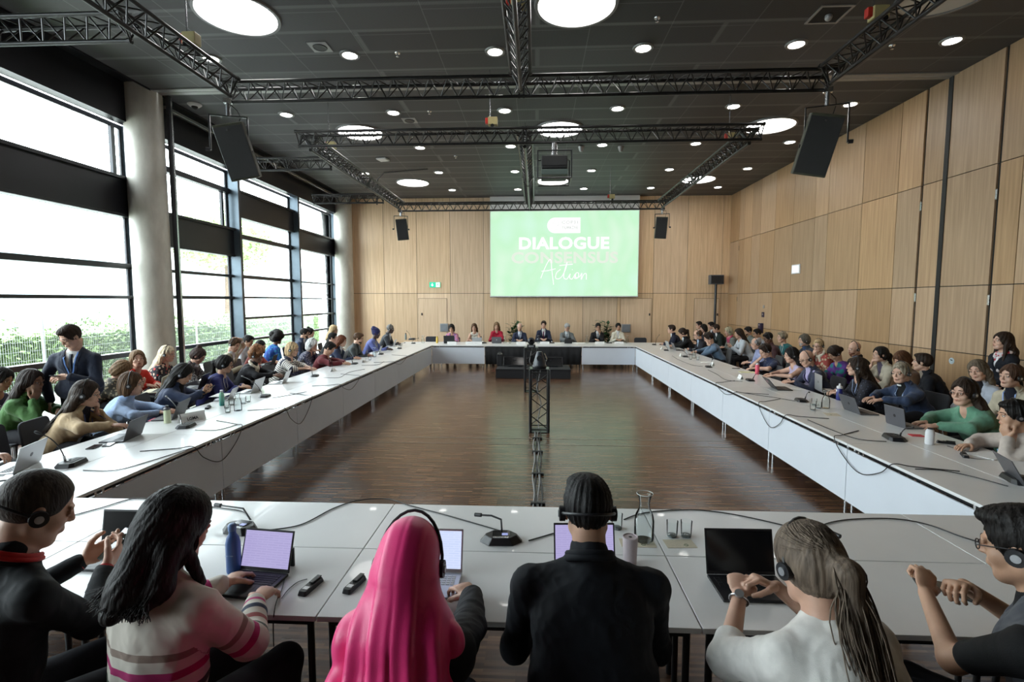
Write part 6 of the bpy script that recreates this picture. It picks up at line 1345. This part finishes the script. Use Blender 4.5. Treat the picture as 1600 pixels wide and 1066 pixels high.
# laptops of the left row
laptop((15, 742), (66, 718), 'silver laptop at the left picture edge in the left row', 108, -1, SILVER, logo=DGREY)
laptop((192, 690), (221, 677), 'dark laptop in front of the woman in the tan blazer', 110, -1, mat('dark_laptop_shell', (.05, .05, .055), .4, .3, var=.05))
laptop((266, 657), (290, 645), 'dark grey laptop in front of the light blue striped shirt', 112, -1, mat('dark_laptop_shell', (.05, .05, .055)))
laptop((352, 627), (368, 619), 'small silver tablet laptop in front of the royal navy sweater', 115, -1, SILVER, width=.25, d=.18)
laptop((388, 616), (411, 607), 'silver laptop in front of the woman with the cream scarf', 110, -1, SILVER)
laptop((437, 601), (451, 594), 'pale laptop in front of the woman in the striped top', 112, -1, SILVER, width=.28)
laptop((533, 563), (542, 559), 'pale laptop in front of the red-brown haired woman', 110, -1, SILVER, width=.30)
laptop((568, 558), (574, 555), 'blue backed tablet standing before the bearded man in grey', 105, -1, mat('blue_tablet_case', (.03, .05, .14), .5, var=.1), width=.24, d=.16)
laptop((589, 552), (597, 548), 'pale tablet standing in front of the blue head wrap woman', 108, -1, SILVER, width=.26, d=.17)
laptop((611, 543), (619, 539), 'small pale laptop near the far end of the left row', 108, -1, SILVER, width=.30)
# head table
laptop((712, 536.3), (692, 536.3), 'black laptop before the woman with curly hair at the head table', 105, 1, BLACK, width=.36, lidd=.26)
laptop((784, 536), (768, 536), 'grey laptop before the woman in red at the head table', 108, 1, DGREY, width=.32, logo=SILVER)
laptop((893, 536.3), (883, 536.3), 'small black tablet before the man in grey at the head table', 110, 1, BLACK, width=.25, d=.15)
laptop((753, 536.3), (738, 536.3), 'pale open laptop before the woman in white at the head table', 115, 1, SILVER, width=.32)
# right row
laptop((1048, 545), (1041, 543), 'pale laptop lid standing near the far speaking man', 106, 1, SILVER, width=.30)
laptop((1060, 549), (1050, 545), 'dark laptop in front of the woman in a black cardigan', 112, 1, DGREY, width=.32)
laptop((1078, 556), (1070, 552), 'pale tablet beside the glass carafe in the far right row', 106, 1, SILVER, width=.26, d=.16)
laptop((1219, 611), (1201, 602), 'wide open black laptop with a sticker in front of the lilac top', 130, 1, BLACK, sticker=mat('pink_sticker', (.5, .25, .3), .5, var=.3, vs=40))
laptop((1291, 616), (1268, 604), 'bright silver laptop with a dark emblem near the bald man in navy', 92, 1, SILVER, logo=DGREY, lidd=.25)
laptop((1346, 648), (1318, 638), 'grey laptop in front of the man in the denim jacket', 112, 1, DGREY, logo=BLACK)
laptop((1415, 669), (1386, 660), 'grey laptop in front of the woman in the mint green blouse', 100, 1, DGREY, logo=BLACK)
laptop((1606, 762), (1574, 742), 'dark laptop cut off by the right picture edge in the right row', 118, 1, DGREY)
# near row
laptop((157, 857), (233, 859), 'black laptop with a dark screen behind the phone of the red lanyard man', 100, 1, BLACK, screen=SCR_OFF)
laptop((374, 890), (451, 897), 'tablet laptop with a lilac document on screen under the hands of the striped sweater', 108, 1, BLACK, screen=SCR_DOC, kick=True, lidd=.205, d=.22)
laptop((622, 893), (722, 896), 'silver laptop with a white keyboard and bright web page beside the pink headscarf', 105, 1, SILVER, KEYSL, SCR_WEB)
laptop((866, 884), (962, 884), 'laptop with a lit screen mostly hidden behind the man in black', 105, 1, BLACK, screen=SCR_DOC)
laptop((1103, 898), (1213, 900), 'open black laptop with a dark screen in front of the ponytail woman', 104, 1, BLACK, lidd=.225)
# microphones
mic(112, 726, 100, 'black gooseneck microphone on the left row before the silver laptop', (63, 678), 1.02, 1.2)
mic(291, 667, 100, 'black gooseneck microphone in front of the lettered name card', (243, 617), 1.02, 1.15)
mic(414, 620, 98, 'black gooseneck microphone before the cream scarf woman', (379, 589), 1.0)
mic(492, 588, 98, 'black gooseneck microphone before the white haired woman', (487, 572), 1.0)
mic(554, 569, 96, 'black gooseneck microphone before the red-brown haired woman', (545, 556), .98)
mic(595, 554, 95, 'black gooseneck microphone before the bearded man in grey', (572, 534), 1.0)
mic(624, 545, 95, 'small black microphone before the far man of the left row')
mic(646, 537, 95, 'small black microphone at the far left corner of the tables')
mic(644, 531, 95, 'large black microphone with a long neck at the far left corner', (630, 517), 1.02, 1.8)
mic(755, 536.5, 180, 'black microphone unit before the woman in red at the head table', (757, 522), .98, 1.2)
for (u, lb) in ((862, 'flat black microphone unit right of the tall man in navy'), (952, 'flat black microphone unit left of the woman in cream'), (700, 'flat black microphone unit beside the yellow bottle')): mic(u, 536.5, 180, lb)
mic(1022, 539, -98, 'small black microphone at the far right corner of the tables', (1042, 522), 1.02)
mic(1041, 548, -98, 'black microphone at the second place of the right row')
mic(1071, 558, -98, 'black microphone before the glass carafe of the far right row')
mic(1107, 574, -99, 'black microphone in front of the blue-grey sweater', (1113, 562), .92)
mic(1172, 595, -100, 'black microphone in front of the pink bottle', (1186, 583), .92)
mic(1252, 627, -102, 'black microphone in front of the bald man with the silver laptop', (1264, 613), .92, 1.1)
mic(1397, 686, -104, 'black microphone in front of the mint green blouse', (1425, 668), .93, 1.25)
mic(1590, 752, -108, 'black microphone at the right picture edge of the right row', (1612, 722), .98, 1.25)
def disc_unit(u, v, yaw, label):
    p = atz(u, v, TT); t = thing('conference_unit', label, 'conference unit', p, D(yaw)); pr = [(-.125, -.02), (-.07, -.07), (.07, -.07), (.125, -.02), (.125, .01), (.06, .065), (-.06, .065), (-.125, .01)]; tpz = [(x*.72, y*.8) for x, y in pr]
    b = obj('base', MB().prism(pr, 0, .042, None, tpz), BLACK, t, bev=.004); obj('display', MB().box(-.050, .050, -.030, .038, .042, .044), SCRN, b); obj('lit_icon', MB().box(.005, .040, -.022, .005, .044, .0446), mat('lit_violet_icon', (.05, .05, .1), .3, emit=.5, ec=(.25, .3, .6), var=.01), b); obj('touch_bar', MB().box(-.045, .045, -.053, -.036, .040, .044), CHROME, b)
    return t
disc_unit(783, 845, 2, 'black angular conference unit with a small lit display between headscarf and black suit'); disc_unit(377, 829, -12, 'black angular conference unit behind the blue bottle')
def desk_stalk(pts, label):
    t = thing('stalk_microphone', label, 'microphone', pts[0]); q = [Vector(p)-Vector(pts[0]) for p in pts]; obj('stalk', MB().tube(q, .006, 8), BLACKM, t, smooth=40); d_ = (q[-1]-q[-2]).normalized(); obj('microphone_head', MB().tube([q[-1], q[-1]+d_*.045], .012, 12), BLACK, t, smooth=40)
z1 = TT+.05
desk_stalk([atz(784, 828, z1), atz(783, 812, z1+.03), atz(768, 806, z1+.04), atz(752, 805, z1+.03)], 'short bent stalk microphone on the near table right of the pink headscarf')
desk_stalk([atz(391, 812, z1), atz(380, 795, z1+.05), atz(345, 790, z1+.05)], 'bent stalk microphone behind the striped sweater woman')
desk_stalk([atz(1248, 826, z1), atz(1252, 817, z1+.10), atz(1275, 822, z1+.10), atz(1300, 833, z1+.10)], 'bent stalk microphone beyond the ponytail woman')
# cables
cable([tp(783, 830), tp(700, 806), tp(640, 790), tp(605, 780), tp(560, 782), tp(520, 795), tp(470, 820), tp(415, 829)], 'black cable bowing along the far edge of the near table between two conference units')
cable([tp(826, 845), tp(850, 838), tp(870, 832)], 'short black cable from the conference unit to the laptop of the black suit man')
cable([tp(975, 812), tp(1000, 803), tp(1040, 798), tp(1090, 797), tp(1140, 803), tp(1190, 813), tp(1228, 822)], 'black cable along the near table behind the glasses and the black laptop')
cable([tp(1272, 826), tp(1300, 816), tp(1340, 811), tp(1400, 811), tp(1450, 820), tp(1500, 838), tp(1545, 852)], 'black cable bowing over the right part of the near table')
cable([tp(105, 808), tp(160, 793), tp(200, 781), tp(228, 779)], 'black cable on the near table beside the red lanyard man')
cable([tp(320, 791), tp(355, 795), tp(380, 800), tp(392, 812)], 'thin cable behind the striped sweater woman')
cable([tp(446, 900), tp(440, 922), tp(432, 940), tp(428, 960), atz(427, 985, .62), atz(428, 1010, .5)], 'thin black cable hanging down from the near table left of the receivers', .0025)
def side_loop(sx, pts, lab, r=.0042):
    cable([Vector(p) for p in pts], lab, r)
def loopL(y0, y1, sag, lab, x=-3.285):
    ym = (y0+y1)/2; side_loop(-1, [(-3.7, y0-.15, TT+.005), (-3.42, y0-.05, TT+.005), (-3.29, y0, TT+.008), (x, y0+(ym-y0)*.35, TT-sag*.55), (x, ym, TT-sag), (x, ym+(y1-ym)*.65, TT-sag*.55), (-3.29, y1, TT+.008), (-3.42, y1+.1, TT+.005), (-3.75, y1+.25, TT+.005)], lab)
def loopR(y0, y1, sag, lab, x=3.065):
    ym = (y0+y1)/2; side_loop(1, [(3.5, y0-.15, TT+.005), (3.2, y0-.05, TT+.005), (3.07, y0, TT+.008), (x, y0+(ym-y0)*.35, TT-sag*.55), (x, ym, TT-sag), (x, ym+(y1-ym)*.65, TT-sag*.55), (3.07, y1, TT+.008), (3.2, y1+.1, TT+.005), (3.5, y1+.3, TT+.005)], lab)
loopL(4.55, 5.35, .26, 'black cable loop hanging over the left panel nearest the camera'); loopL(6.3, 7.1, .30, 'black cable loop hanging over the left panel below the carafe'); loopL(8.15, 9.1, .16, 'black cable loop hanging over the left panel below the striped top'); loopL(11.3, 12.5, .12, 'black cable loop hanging over the far part of the left panels')
loopR(4.35, 5.2, .22, 'black cable loop hanging over the right panel nearest the camera'); loopR(6.2, 6.95, .24, 'black cable loop hanging over the right panel below the carafe'); loopR(7.75, 8.6, .10, 'black cable loop hanging over the right panel below the name card')
for pts, lb in (([tp(1385, 690), tp(1340, 686), tp(1300, 672), tp(1262, 656)], 'cable from the mint green blouse microphone along the right table'), ([tp(1243, 627), tp(1215, 622), tp(1180, 617), tp(1150, 612)], 'cable from the bald man microphone along the right table'), ([tp(1160, 596), tp(1135, 594), tp(1120, 585), tp(1106, 578)], 'winding cable between two microphones of the right row'), ([tp(1098, 573), tp(1080, 570), tp(1060, 562), tp(1050, 556)], 'cable behind the far name cards of the right row'),
                ([tp(1575, 760), tp(1520, 745), tp(1470, 735), tp(1430, 733)], 'cable along the nearest right table edge'), ([tp(130, 735), tp(180, 735), tp(230, 722), tp(300, 700)], 'cable running from the nearest left microphone'), ([tp(305, 672), tp(340, 672), tp(372, 663)], 'cable running from the microphone before the lettered card'), ([tp(425, 622), tp(455, 617), tp(480, 612)], 'thin cable beside the carafe on the left table'), ([tp(505, 590), tp(530, 590), tp(545, 582), tp(570, 577)], 'winding cable beyond the white haired woman'), ([tp(565, 571), tp(590, 570), tp(600, 565)], 'short cable in the far part of the left table')): cable(pts, lb)
# drinks
bl = mat('matt_blue_bottle', (.035, .10, .30), .35, var=.06)
t = bottle(366, 893, [(.034, 0), (.036, .01), (.036, .155), (.030, .185), (.018, .205), (.0175, .222)], bl, 'tall matt blue bottle on the near table left of the tablet laptop', ([(.020, .222), (.021, .25), (.014, .258)], mat('blue_cap', (.10, .18, .36), .35, var=.05)))
text_on('your water', .012, 0, -.0365, .10, mat('pale_blue_print', (.3, .42, .6), .5, var=.02), t, width=.045, height=.008)
t = thing('lidded_cup', 'pale lilac travel cup with lid beside the man in black', 'cup', atz(984, 880, TT)); obj('cup_body', MB().lathe([(.034, 0), (.036, .01), (.040, .135)], 28), mat('pale_lilac_cup', (.50, .43, .45), .5, var=.04), t, smooth=50); obj('lid', MB().lathe([(.041, .135), (.041, .148), (.037, .150), (.036, .145)], 28), mat('pale_lilac_cup', (.5, .43, .45)), t, smooth=50); obj('sip_hole', MB().lathe([(.009, .146), (.009, .1475)], 12), BLACK, t)
carafe(1006, 845, 'large glass water carafe on a napkin on the near table', 1.22)
glass(1050, 838, 'upturned glass on a napkin, left one of the pair on the near table'); glass(1072, 838, 'upturned glass on a napkin, right one of the pair on the near table'); glass(964, 826, 'upturned glass partly hidden by the man in black')
def napkin(u, v, yaw, w_, l_, lab):
    t = thing('paper_napkin', lab, 'napkin', atz(u, v, TT), D(yaw)); obj('sheet', MB().box(-w_/2, w_/2, -l_/2, l_/2, .0005, .002), KRAFT, t); obj('printed_mark', MB().tube([(.03+.012*math.cos(k*1.05), -.02+.012*math.sin(k*1.05), .0022) for k in range(6)], .0016, 4, closed=True), mat('green_print', (.08, .16, .08), .7, var=.1), t)
napkin(1062, 850, 4, .17, .10, 'brown paper napkin under the glass pair on the near table'); napkin(996, 849, 0, .20, .10, 'brown paper napkin under the large carafe')
napkin(1300, 648, -104, .18, .16, 'brown paper napkin under the carafe in the right row')
carafe(372, 642, 'glass carafe between glasses in the left row', 1.0)
for (u, v, lb) in ((354, 638, 'glass left of the carafe in the left row'), (362, 633, 'glass touching the left carafe from behind'), (380, 631, 'glass right of the carafe in the left row'), (388, 628, 'outermost glass right of the carafe in the left row'), (356, 645, 'front glass left of the carafe in the left row')): glass(u, v, lb, .032, .085)
carafe(1290, 638, 'glass carafe on the brown napkin in the right row', 1.0)
for (u, v, lb) in ((1270, 641, 'front glass beside the right row carafe'), (1279, 638, 'glass touching the right row carafe'), (1272, 633, 'glass behind the right row carafe')): glass(u, v, lb, .034, .09)
carafe(585, 558, 'small glass carafe before the bearded man in grey', 1.0); carafe(1084, 560, 'glass carafe in the far right row beside a tablet', 1.0)
for (u, v, lb) in ((1079, 562, 'glass left of the far right row carafe'), (1090, 563, 'glass right of the far right row carafe'), (578, 563, 'glass beside the far left row carafe')): glass(u, v, lb, .034, .09)
for (u, lb) in ((661, 'carafe at the far left corner of the tables'), (789, 'carafe beside the woman in red'), (841, 'carafe before the tall man in navy'), (917, 'carafe left of the man holding his hand up'), (980, 'carafe right of the woman in cream')): carafe(u, 536.3, lb, 1.05)
for (u, lb) in ((797, 'blue glass before the grey haired man in navy'), (748, 'glass before the woman in white')): glass(u, 536.6, lb, .034, .10)
clear = glassy('clear_plastic', (.88, .92, .93), .3)
bottle(517, 573, [(.034, 0), (.034, .14), (.028, .16), (.018, .185), (.017, .20)], clear, 'clear plastic bottle beside the maroon sweater', ([(.02, .20), (.02, .225)], PAPER))
bottle(262, 661, [(.033, 0), (.036, .01), (.036, .13), (.030, .145), (.034, .155)], mat('pale_yellow_green_bottle', (.56, .60, .40), .45, var=.05), 'pale yellow-green sports bottle with a black spout beside the lettered name card', ([(.036, .155), (.036, .168), (.018, .178), (.014, .20), (.018, .205)], mat('dark_grey_lid', (.06, .06, .07), .4, var=.05)), 'spout_lid')
def m_grad():
    m, nt, b = nodes('green_to_mint_bottle'); N = nt.nodes; L = nt.links; tc = N.new('ShaderNodeTexCoord'); sp = N.new('ShaderNodeSeparateXYZ'); L.new(tc.outputs['Object'], sp.inputs[0]); mr = N.new('ShaderNodeMapRange'); L.new(sp.outputs['Z'], mr.inputs[0]); mr.inputs[2].default_value = .2
    r = ramp(nt, [(.1, (.02, .22, .20)), (.8, (.25, .50, .36))]); L.new(mr.outputs[0], r.inputs[0]); L.new(r.outputs[0], b.inputs['Base Color']); b.inputs['Roughness'].default_value = .35; return m
bottle(347, 634, [(.030, 0), (.032, .01), (.032, .14), (.026, .17), (.018, .185)], m_grad(), 'green to mint bottle in front of the royal navy sweater', ([(.019, .185), (.019, .21)], SILVER))
bottle(683, 536.3, [(.036, 0), (.038, .02), (.036, .17), (.024, .20)], mat('yellow_bottle', (.70, .48, .08), .4, var=.05), 'yellow bottle left of the black laptop at the head table', ([(.024, .20), (.022, .23)], mat('yellow_bottle', (.7, .48, .08))))
bottle(634, 531, [(.034, 0), (.036, .02), (.034, .18), (.02, .21)], mat('grey_green_bottle', (.22, .26, .24), .4, var=.05), 'grey bottle at the far left corner beside the large microphone', ([(.02, .21), (.02, .24)], BLACK))
t = bottle(1183, 585, [(.034, 0), (.037, .01), (.037, .17), (.033, .185)], mat('coral_pink_bottle', (.72, .10, .16), .45, var=.04), 'coral pink bottle in the right row before the raised forearm', ([(.033, .185), (.033, .215), (.026, .22)], CHROME))
t = bottle(1311, 625, [(.037, 0), (.040, .01), (.040, .15), (.036, .165)], mat('dark_blue_bottle', (.015, .02, .16), .35, var=.05), 'dark blue bottle with a white spout lid in the right row', ([(.038, .165), (.038, .195), (.014, .205), (.012, .235)], mat('white_plastic', (.7, .7, .7))), 'spout_lid')
obj('white_emblem', MB().box(-.042, -.041, -.012, .012, .12, .15), PAPER, t)
bottle(1452, 694, [(.034, 0), (.038, .008), (.038, .115), (.032, .14), (.022, .150)], mat('matt_white_bottle', (.74, .74, .76), .45, var=.02), 'short matt white bottle in front of the mint green blouse', ([(.022, .150), (.022, .162)], BLACK))
# name cards
card(300, 658, 65, 'white name card reading LGMA beside the sports bottle', 'LGMA', .30, .11)
for (u, v, yw, lb) in ((521, 580, 97, 'name card before the white haired woman'), (569, 566, 96, 'name card before the red-brown haired woman'), (627, 541, 96, 'name card near the far end of the left row')): card(u, v, yw, lb)
for (u, lb) in ((706, 'name card before the curly haired woman'), (735, 'name card before the woman in white'), (746, 'second name card right of the woman in white'), (814, 'name card before the grey haired man in navy'), (851, 'name card before the tall man in navy'), (937, 'name card before the man in black suit at the head table'), (967, 'name card before the woman in cream')): card(u, 538, 0, lb, None, .30, .09)
for (u, v, lb) in ((1034, 546, 'farthest name card of the right row'), (1064, 557, 'name card left of the far carafe'), (1113, 571, 'name card behind the microphone of the blue-grey sweater'), (1157, 592, 'name card behind the microphone before the pink bottle')): card(u, v, -98, lb)
# phones, papers, receivers
pm = PEOPLE
def held(nick, label, tilt, which=(1, -1), on=False, w_=.074, l_=.15, up=.012):
    P_ = PEOPLE[nick]; c = sum((P_['arms'][k][2]+P_['arms'][k][3]*.095*P_['s'] for k in which), A(0, 0, 0))/len(which); q = P_['Matrix'] @ Vector(c); q.z += up; return phone(q, P_['yaw']-PI/2, label, tilt, on, w_, l_)
held('N1', 'black smartphone held by the red lanyard man', 40, on=True, w_=.08, l_=.165); held('M1', 'smartphone held by the standing man in the dark suit', 15, (1,)); held('L3', 'smartphone held by the black haired woman in navy', 35); held('S1', 'smartphone held by the bare armed person at the left edge', 30)
held('T13', 'smartphone held by the woman in the teal and violet shawl', 35); held('T7', 'smartphone held by the bearded young man', 35); held('T6', 'smartphone held by the woman in a white top', 35)
phone(tp(147, 699, TT+.001), D(15), 'smartphone lying beside the tan blazer elbow'); phone(tp(171, 695, TT+.001), D(20), 'second smartphone lying before the tan blazer woman'); phone(tp(12, 747, TT+.001), D(30), 'smartphone lying at the left picture edge')
phone(tp(1172, 577, TT+.001), D(-20), 'dark phone lying in the right row before the note pad'); phone(tp(1150, 576, TT+.001), D(-95), 'long dark device lying beyond the name card in the right row'); phone(tp(520, 570, TT+.001), D(20), 'smartphone beside the clear bottle')
phone(tp(1460, 915, TT+.001), D(70), 'dark phone under the hands of the grey vest person', 0, False, .08, .16); phone(tp(1500, 930, TT+.001), D(40), 'second dark device under the hands of the grey vest person')
receiver(486, 919, -12, 'black headset receiver lying left on the near table before the pink headscarf'); receiver(554, 916, -14, 'black headset receiver lying right on the near table before the pink headscarf'); receiver(1507, 713, -30, 'black receiver lying in the right row before the beige shirt person'); receiver(1478, 693, -120, 'dark receiver lying right of the white bottle'); receiver(325, 638, 20, 'black receiver lying beside the green bottle')
cable([tp(480, 905), tp(465, 910), tp(450, 922), tp(440, 935)], 'thin cable of the left headset receiver', .002); cable([tp(1480, 697), tp(1490, 700), tp(1500, 703), tp(1520, 706), tp(1530, 702)], 'tangled thin cable right of the white bottle', .003); cable([tp(1515, 716), tp(1540, 718), tp(1570, 717)], 'thin cable from the receiver to the notebook', .002)
paper(1168, 582, -95, 'yellowish note pad before the raised forearm man', m=mat('yellow_note_paper', (.70, .68, .42), .7, var=.03), nm='note_pad', cat='note pad'); paper(1238, 608, -95, 'white note pad beside the open black laptop', nm='note_pad', cat='note pad'); paper(1548, 712, -70, 'open white notebook before the beige shirt person', nm='notebook', cat='notebook'); paper(345, 618, 10, 'white papers before the royal navy sweater'); paper(655, 537, 20, 'white papers at the far left corner'); paper(872, 537.5, 5, 'white papers before the grey suit man at the head table'); paper(905, 537, 20, 'thick stack of papers beside the carafe at the head table', n=12); paper(1104, 566, -95, 'pale papers under the hand of the blue-grey sweater man'); paper(243, 656, 15, 'pink card lying beside the sports bottle', .10, .15, mat('pink_card', (.70, .12, .20), .6, var=.03), nm='pink_card', cat='card'); paper(1432, 681, -100, 'red card lying left of the white bottle', .09, .12, mat('red_card', (.60, .03, .05), .6, var=.03), nm='red_card', cat='card')
# laptops and a folder on laps of the second row
laptop((244, 616), (266, 604), 'beige laptop with a small emblem on the lap of the woman in red', 100, -1, mat('beige_laptop_shell', (.55, .50, .36), .5, .1, var=.03), z=.80, logo=DGREY)
laptop((304, 610), (325, 600), 'black laptop on the lap of the houndstooth coat woman', 110, -1, BLACK, z=.80)
laptop((420, 572), (431, 567), 'black laptop on the lap of the man in a coral red shirt', 110, -1, BLACK, z=.80)
# plants behind the head table
def plant(x, y, label, seed):
    g = random.Random(seed); t = thing('potted_plant', label, 'plant', (x, y, 0)); obj('pot', MB().lathe([(.15, 0), (.19, .35), (.18, .36), (.16, .33)], 24), mat('dark_planter', (.05, .05, .05), .6, var=.1), t, smooth=40)
    st = MB(); lf = MB()
    for k in range(22):
        a = g.uniform(0, 2*PI); r_ = g.uniform(.05, .30); hz_ = g.uniform(.95, 1.42); top_ = Vector((math.cos(a)*r_, math.sin(a)*r_*.7, hz_)); st.tube([(0, 0, .3), (top_.x*.4, top_.y*.4, hz_*.6), top_], .007, 5)
        for j in range(10):
            an = g.uniform(0, 2*PI); el = g.uniform(-.4, .9); L_ = g.uniform(.15, .26); d_ = Vector((math.cos(an)*math.cos(el), math.sin(an)*math.cos(el), math.sin(el))); b0 = top_*(1-.06*j)+Vector((0, 0, -.03*j)); sd = d_.cross(Vector((0, 0, 1))).normalized()*L_*.30; up_ = Vector((0, 0, -.02))
            lf.add([b0, b0+d_*L_*.45+sd, b0+d_*L_*.5+Vector((0, 0, .012)), b0+d_*L_*.45-sd, b0+d_*L_+up_], [(0, 1, 2), (0, 2, 3), (1, 4, 2), (2, 4, 3)])
    obj('stems', st, mat('plant_stem', (.10, .12, .05), .6, var=.1), t); obj('leaves', lf, mat('glossy_dark_leaf', (.02, .075, .022), .35, var=.3, vs=4), t)['kind'] = 'stuff'
plant(-.75, 18.55, 'leafy green pot plant behind the grey haired man in navy', 3); plant(2.45, 18.55, 'leafy green pot plant between the black suit man and the woman in cream', 5)
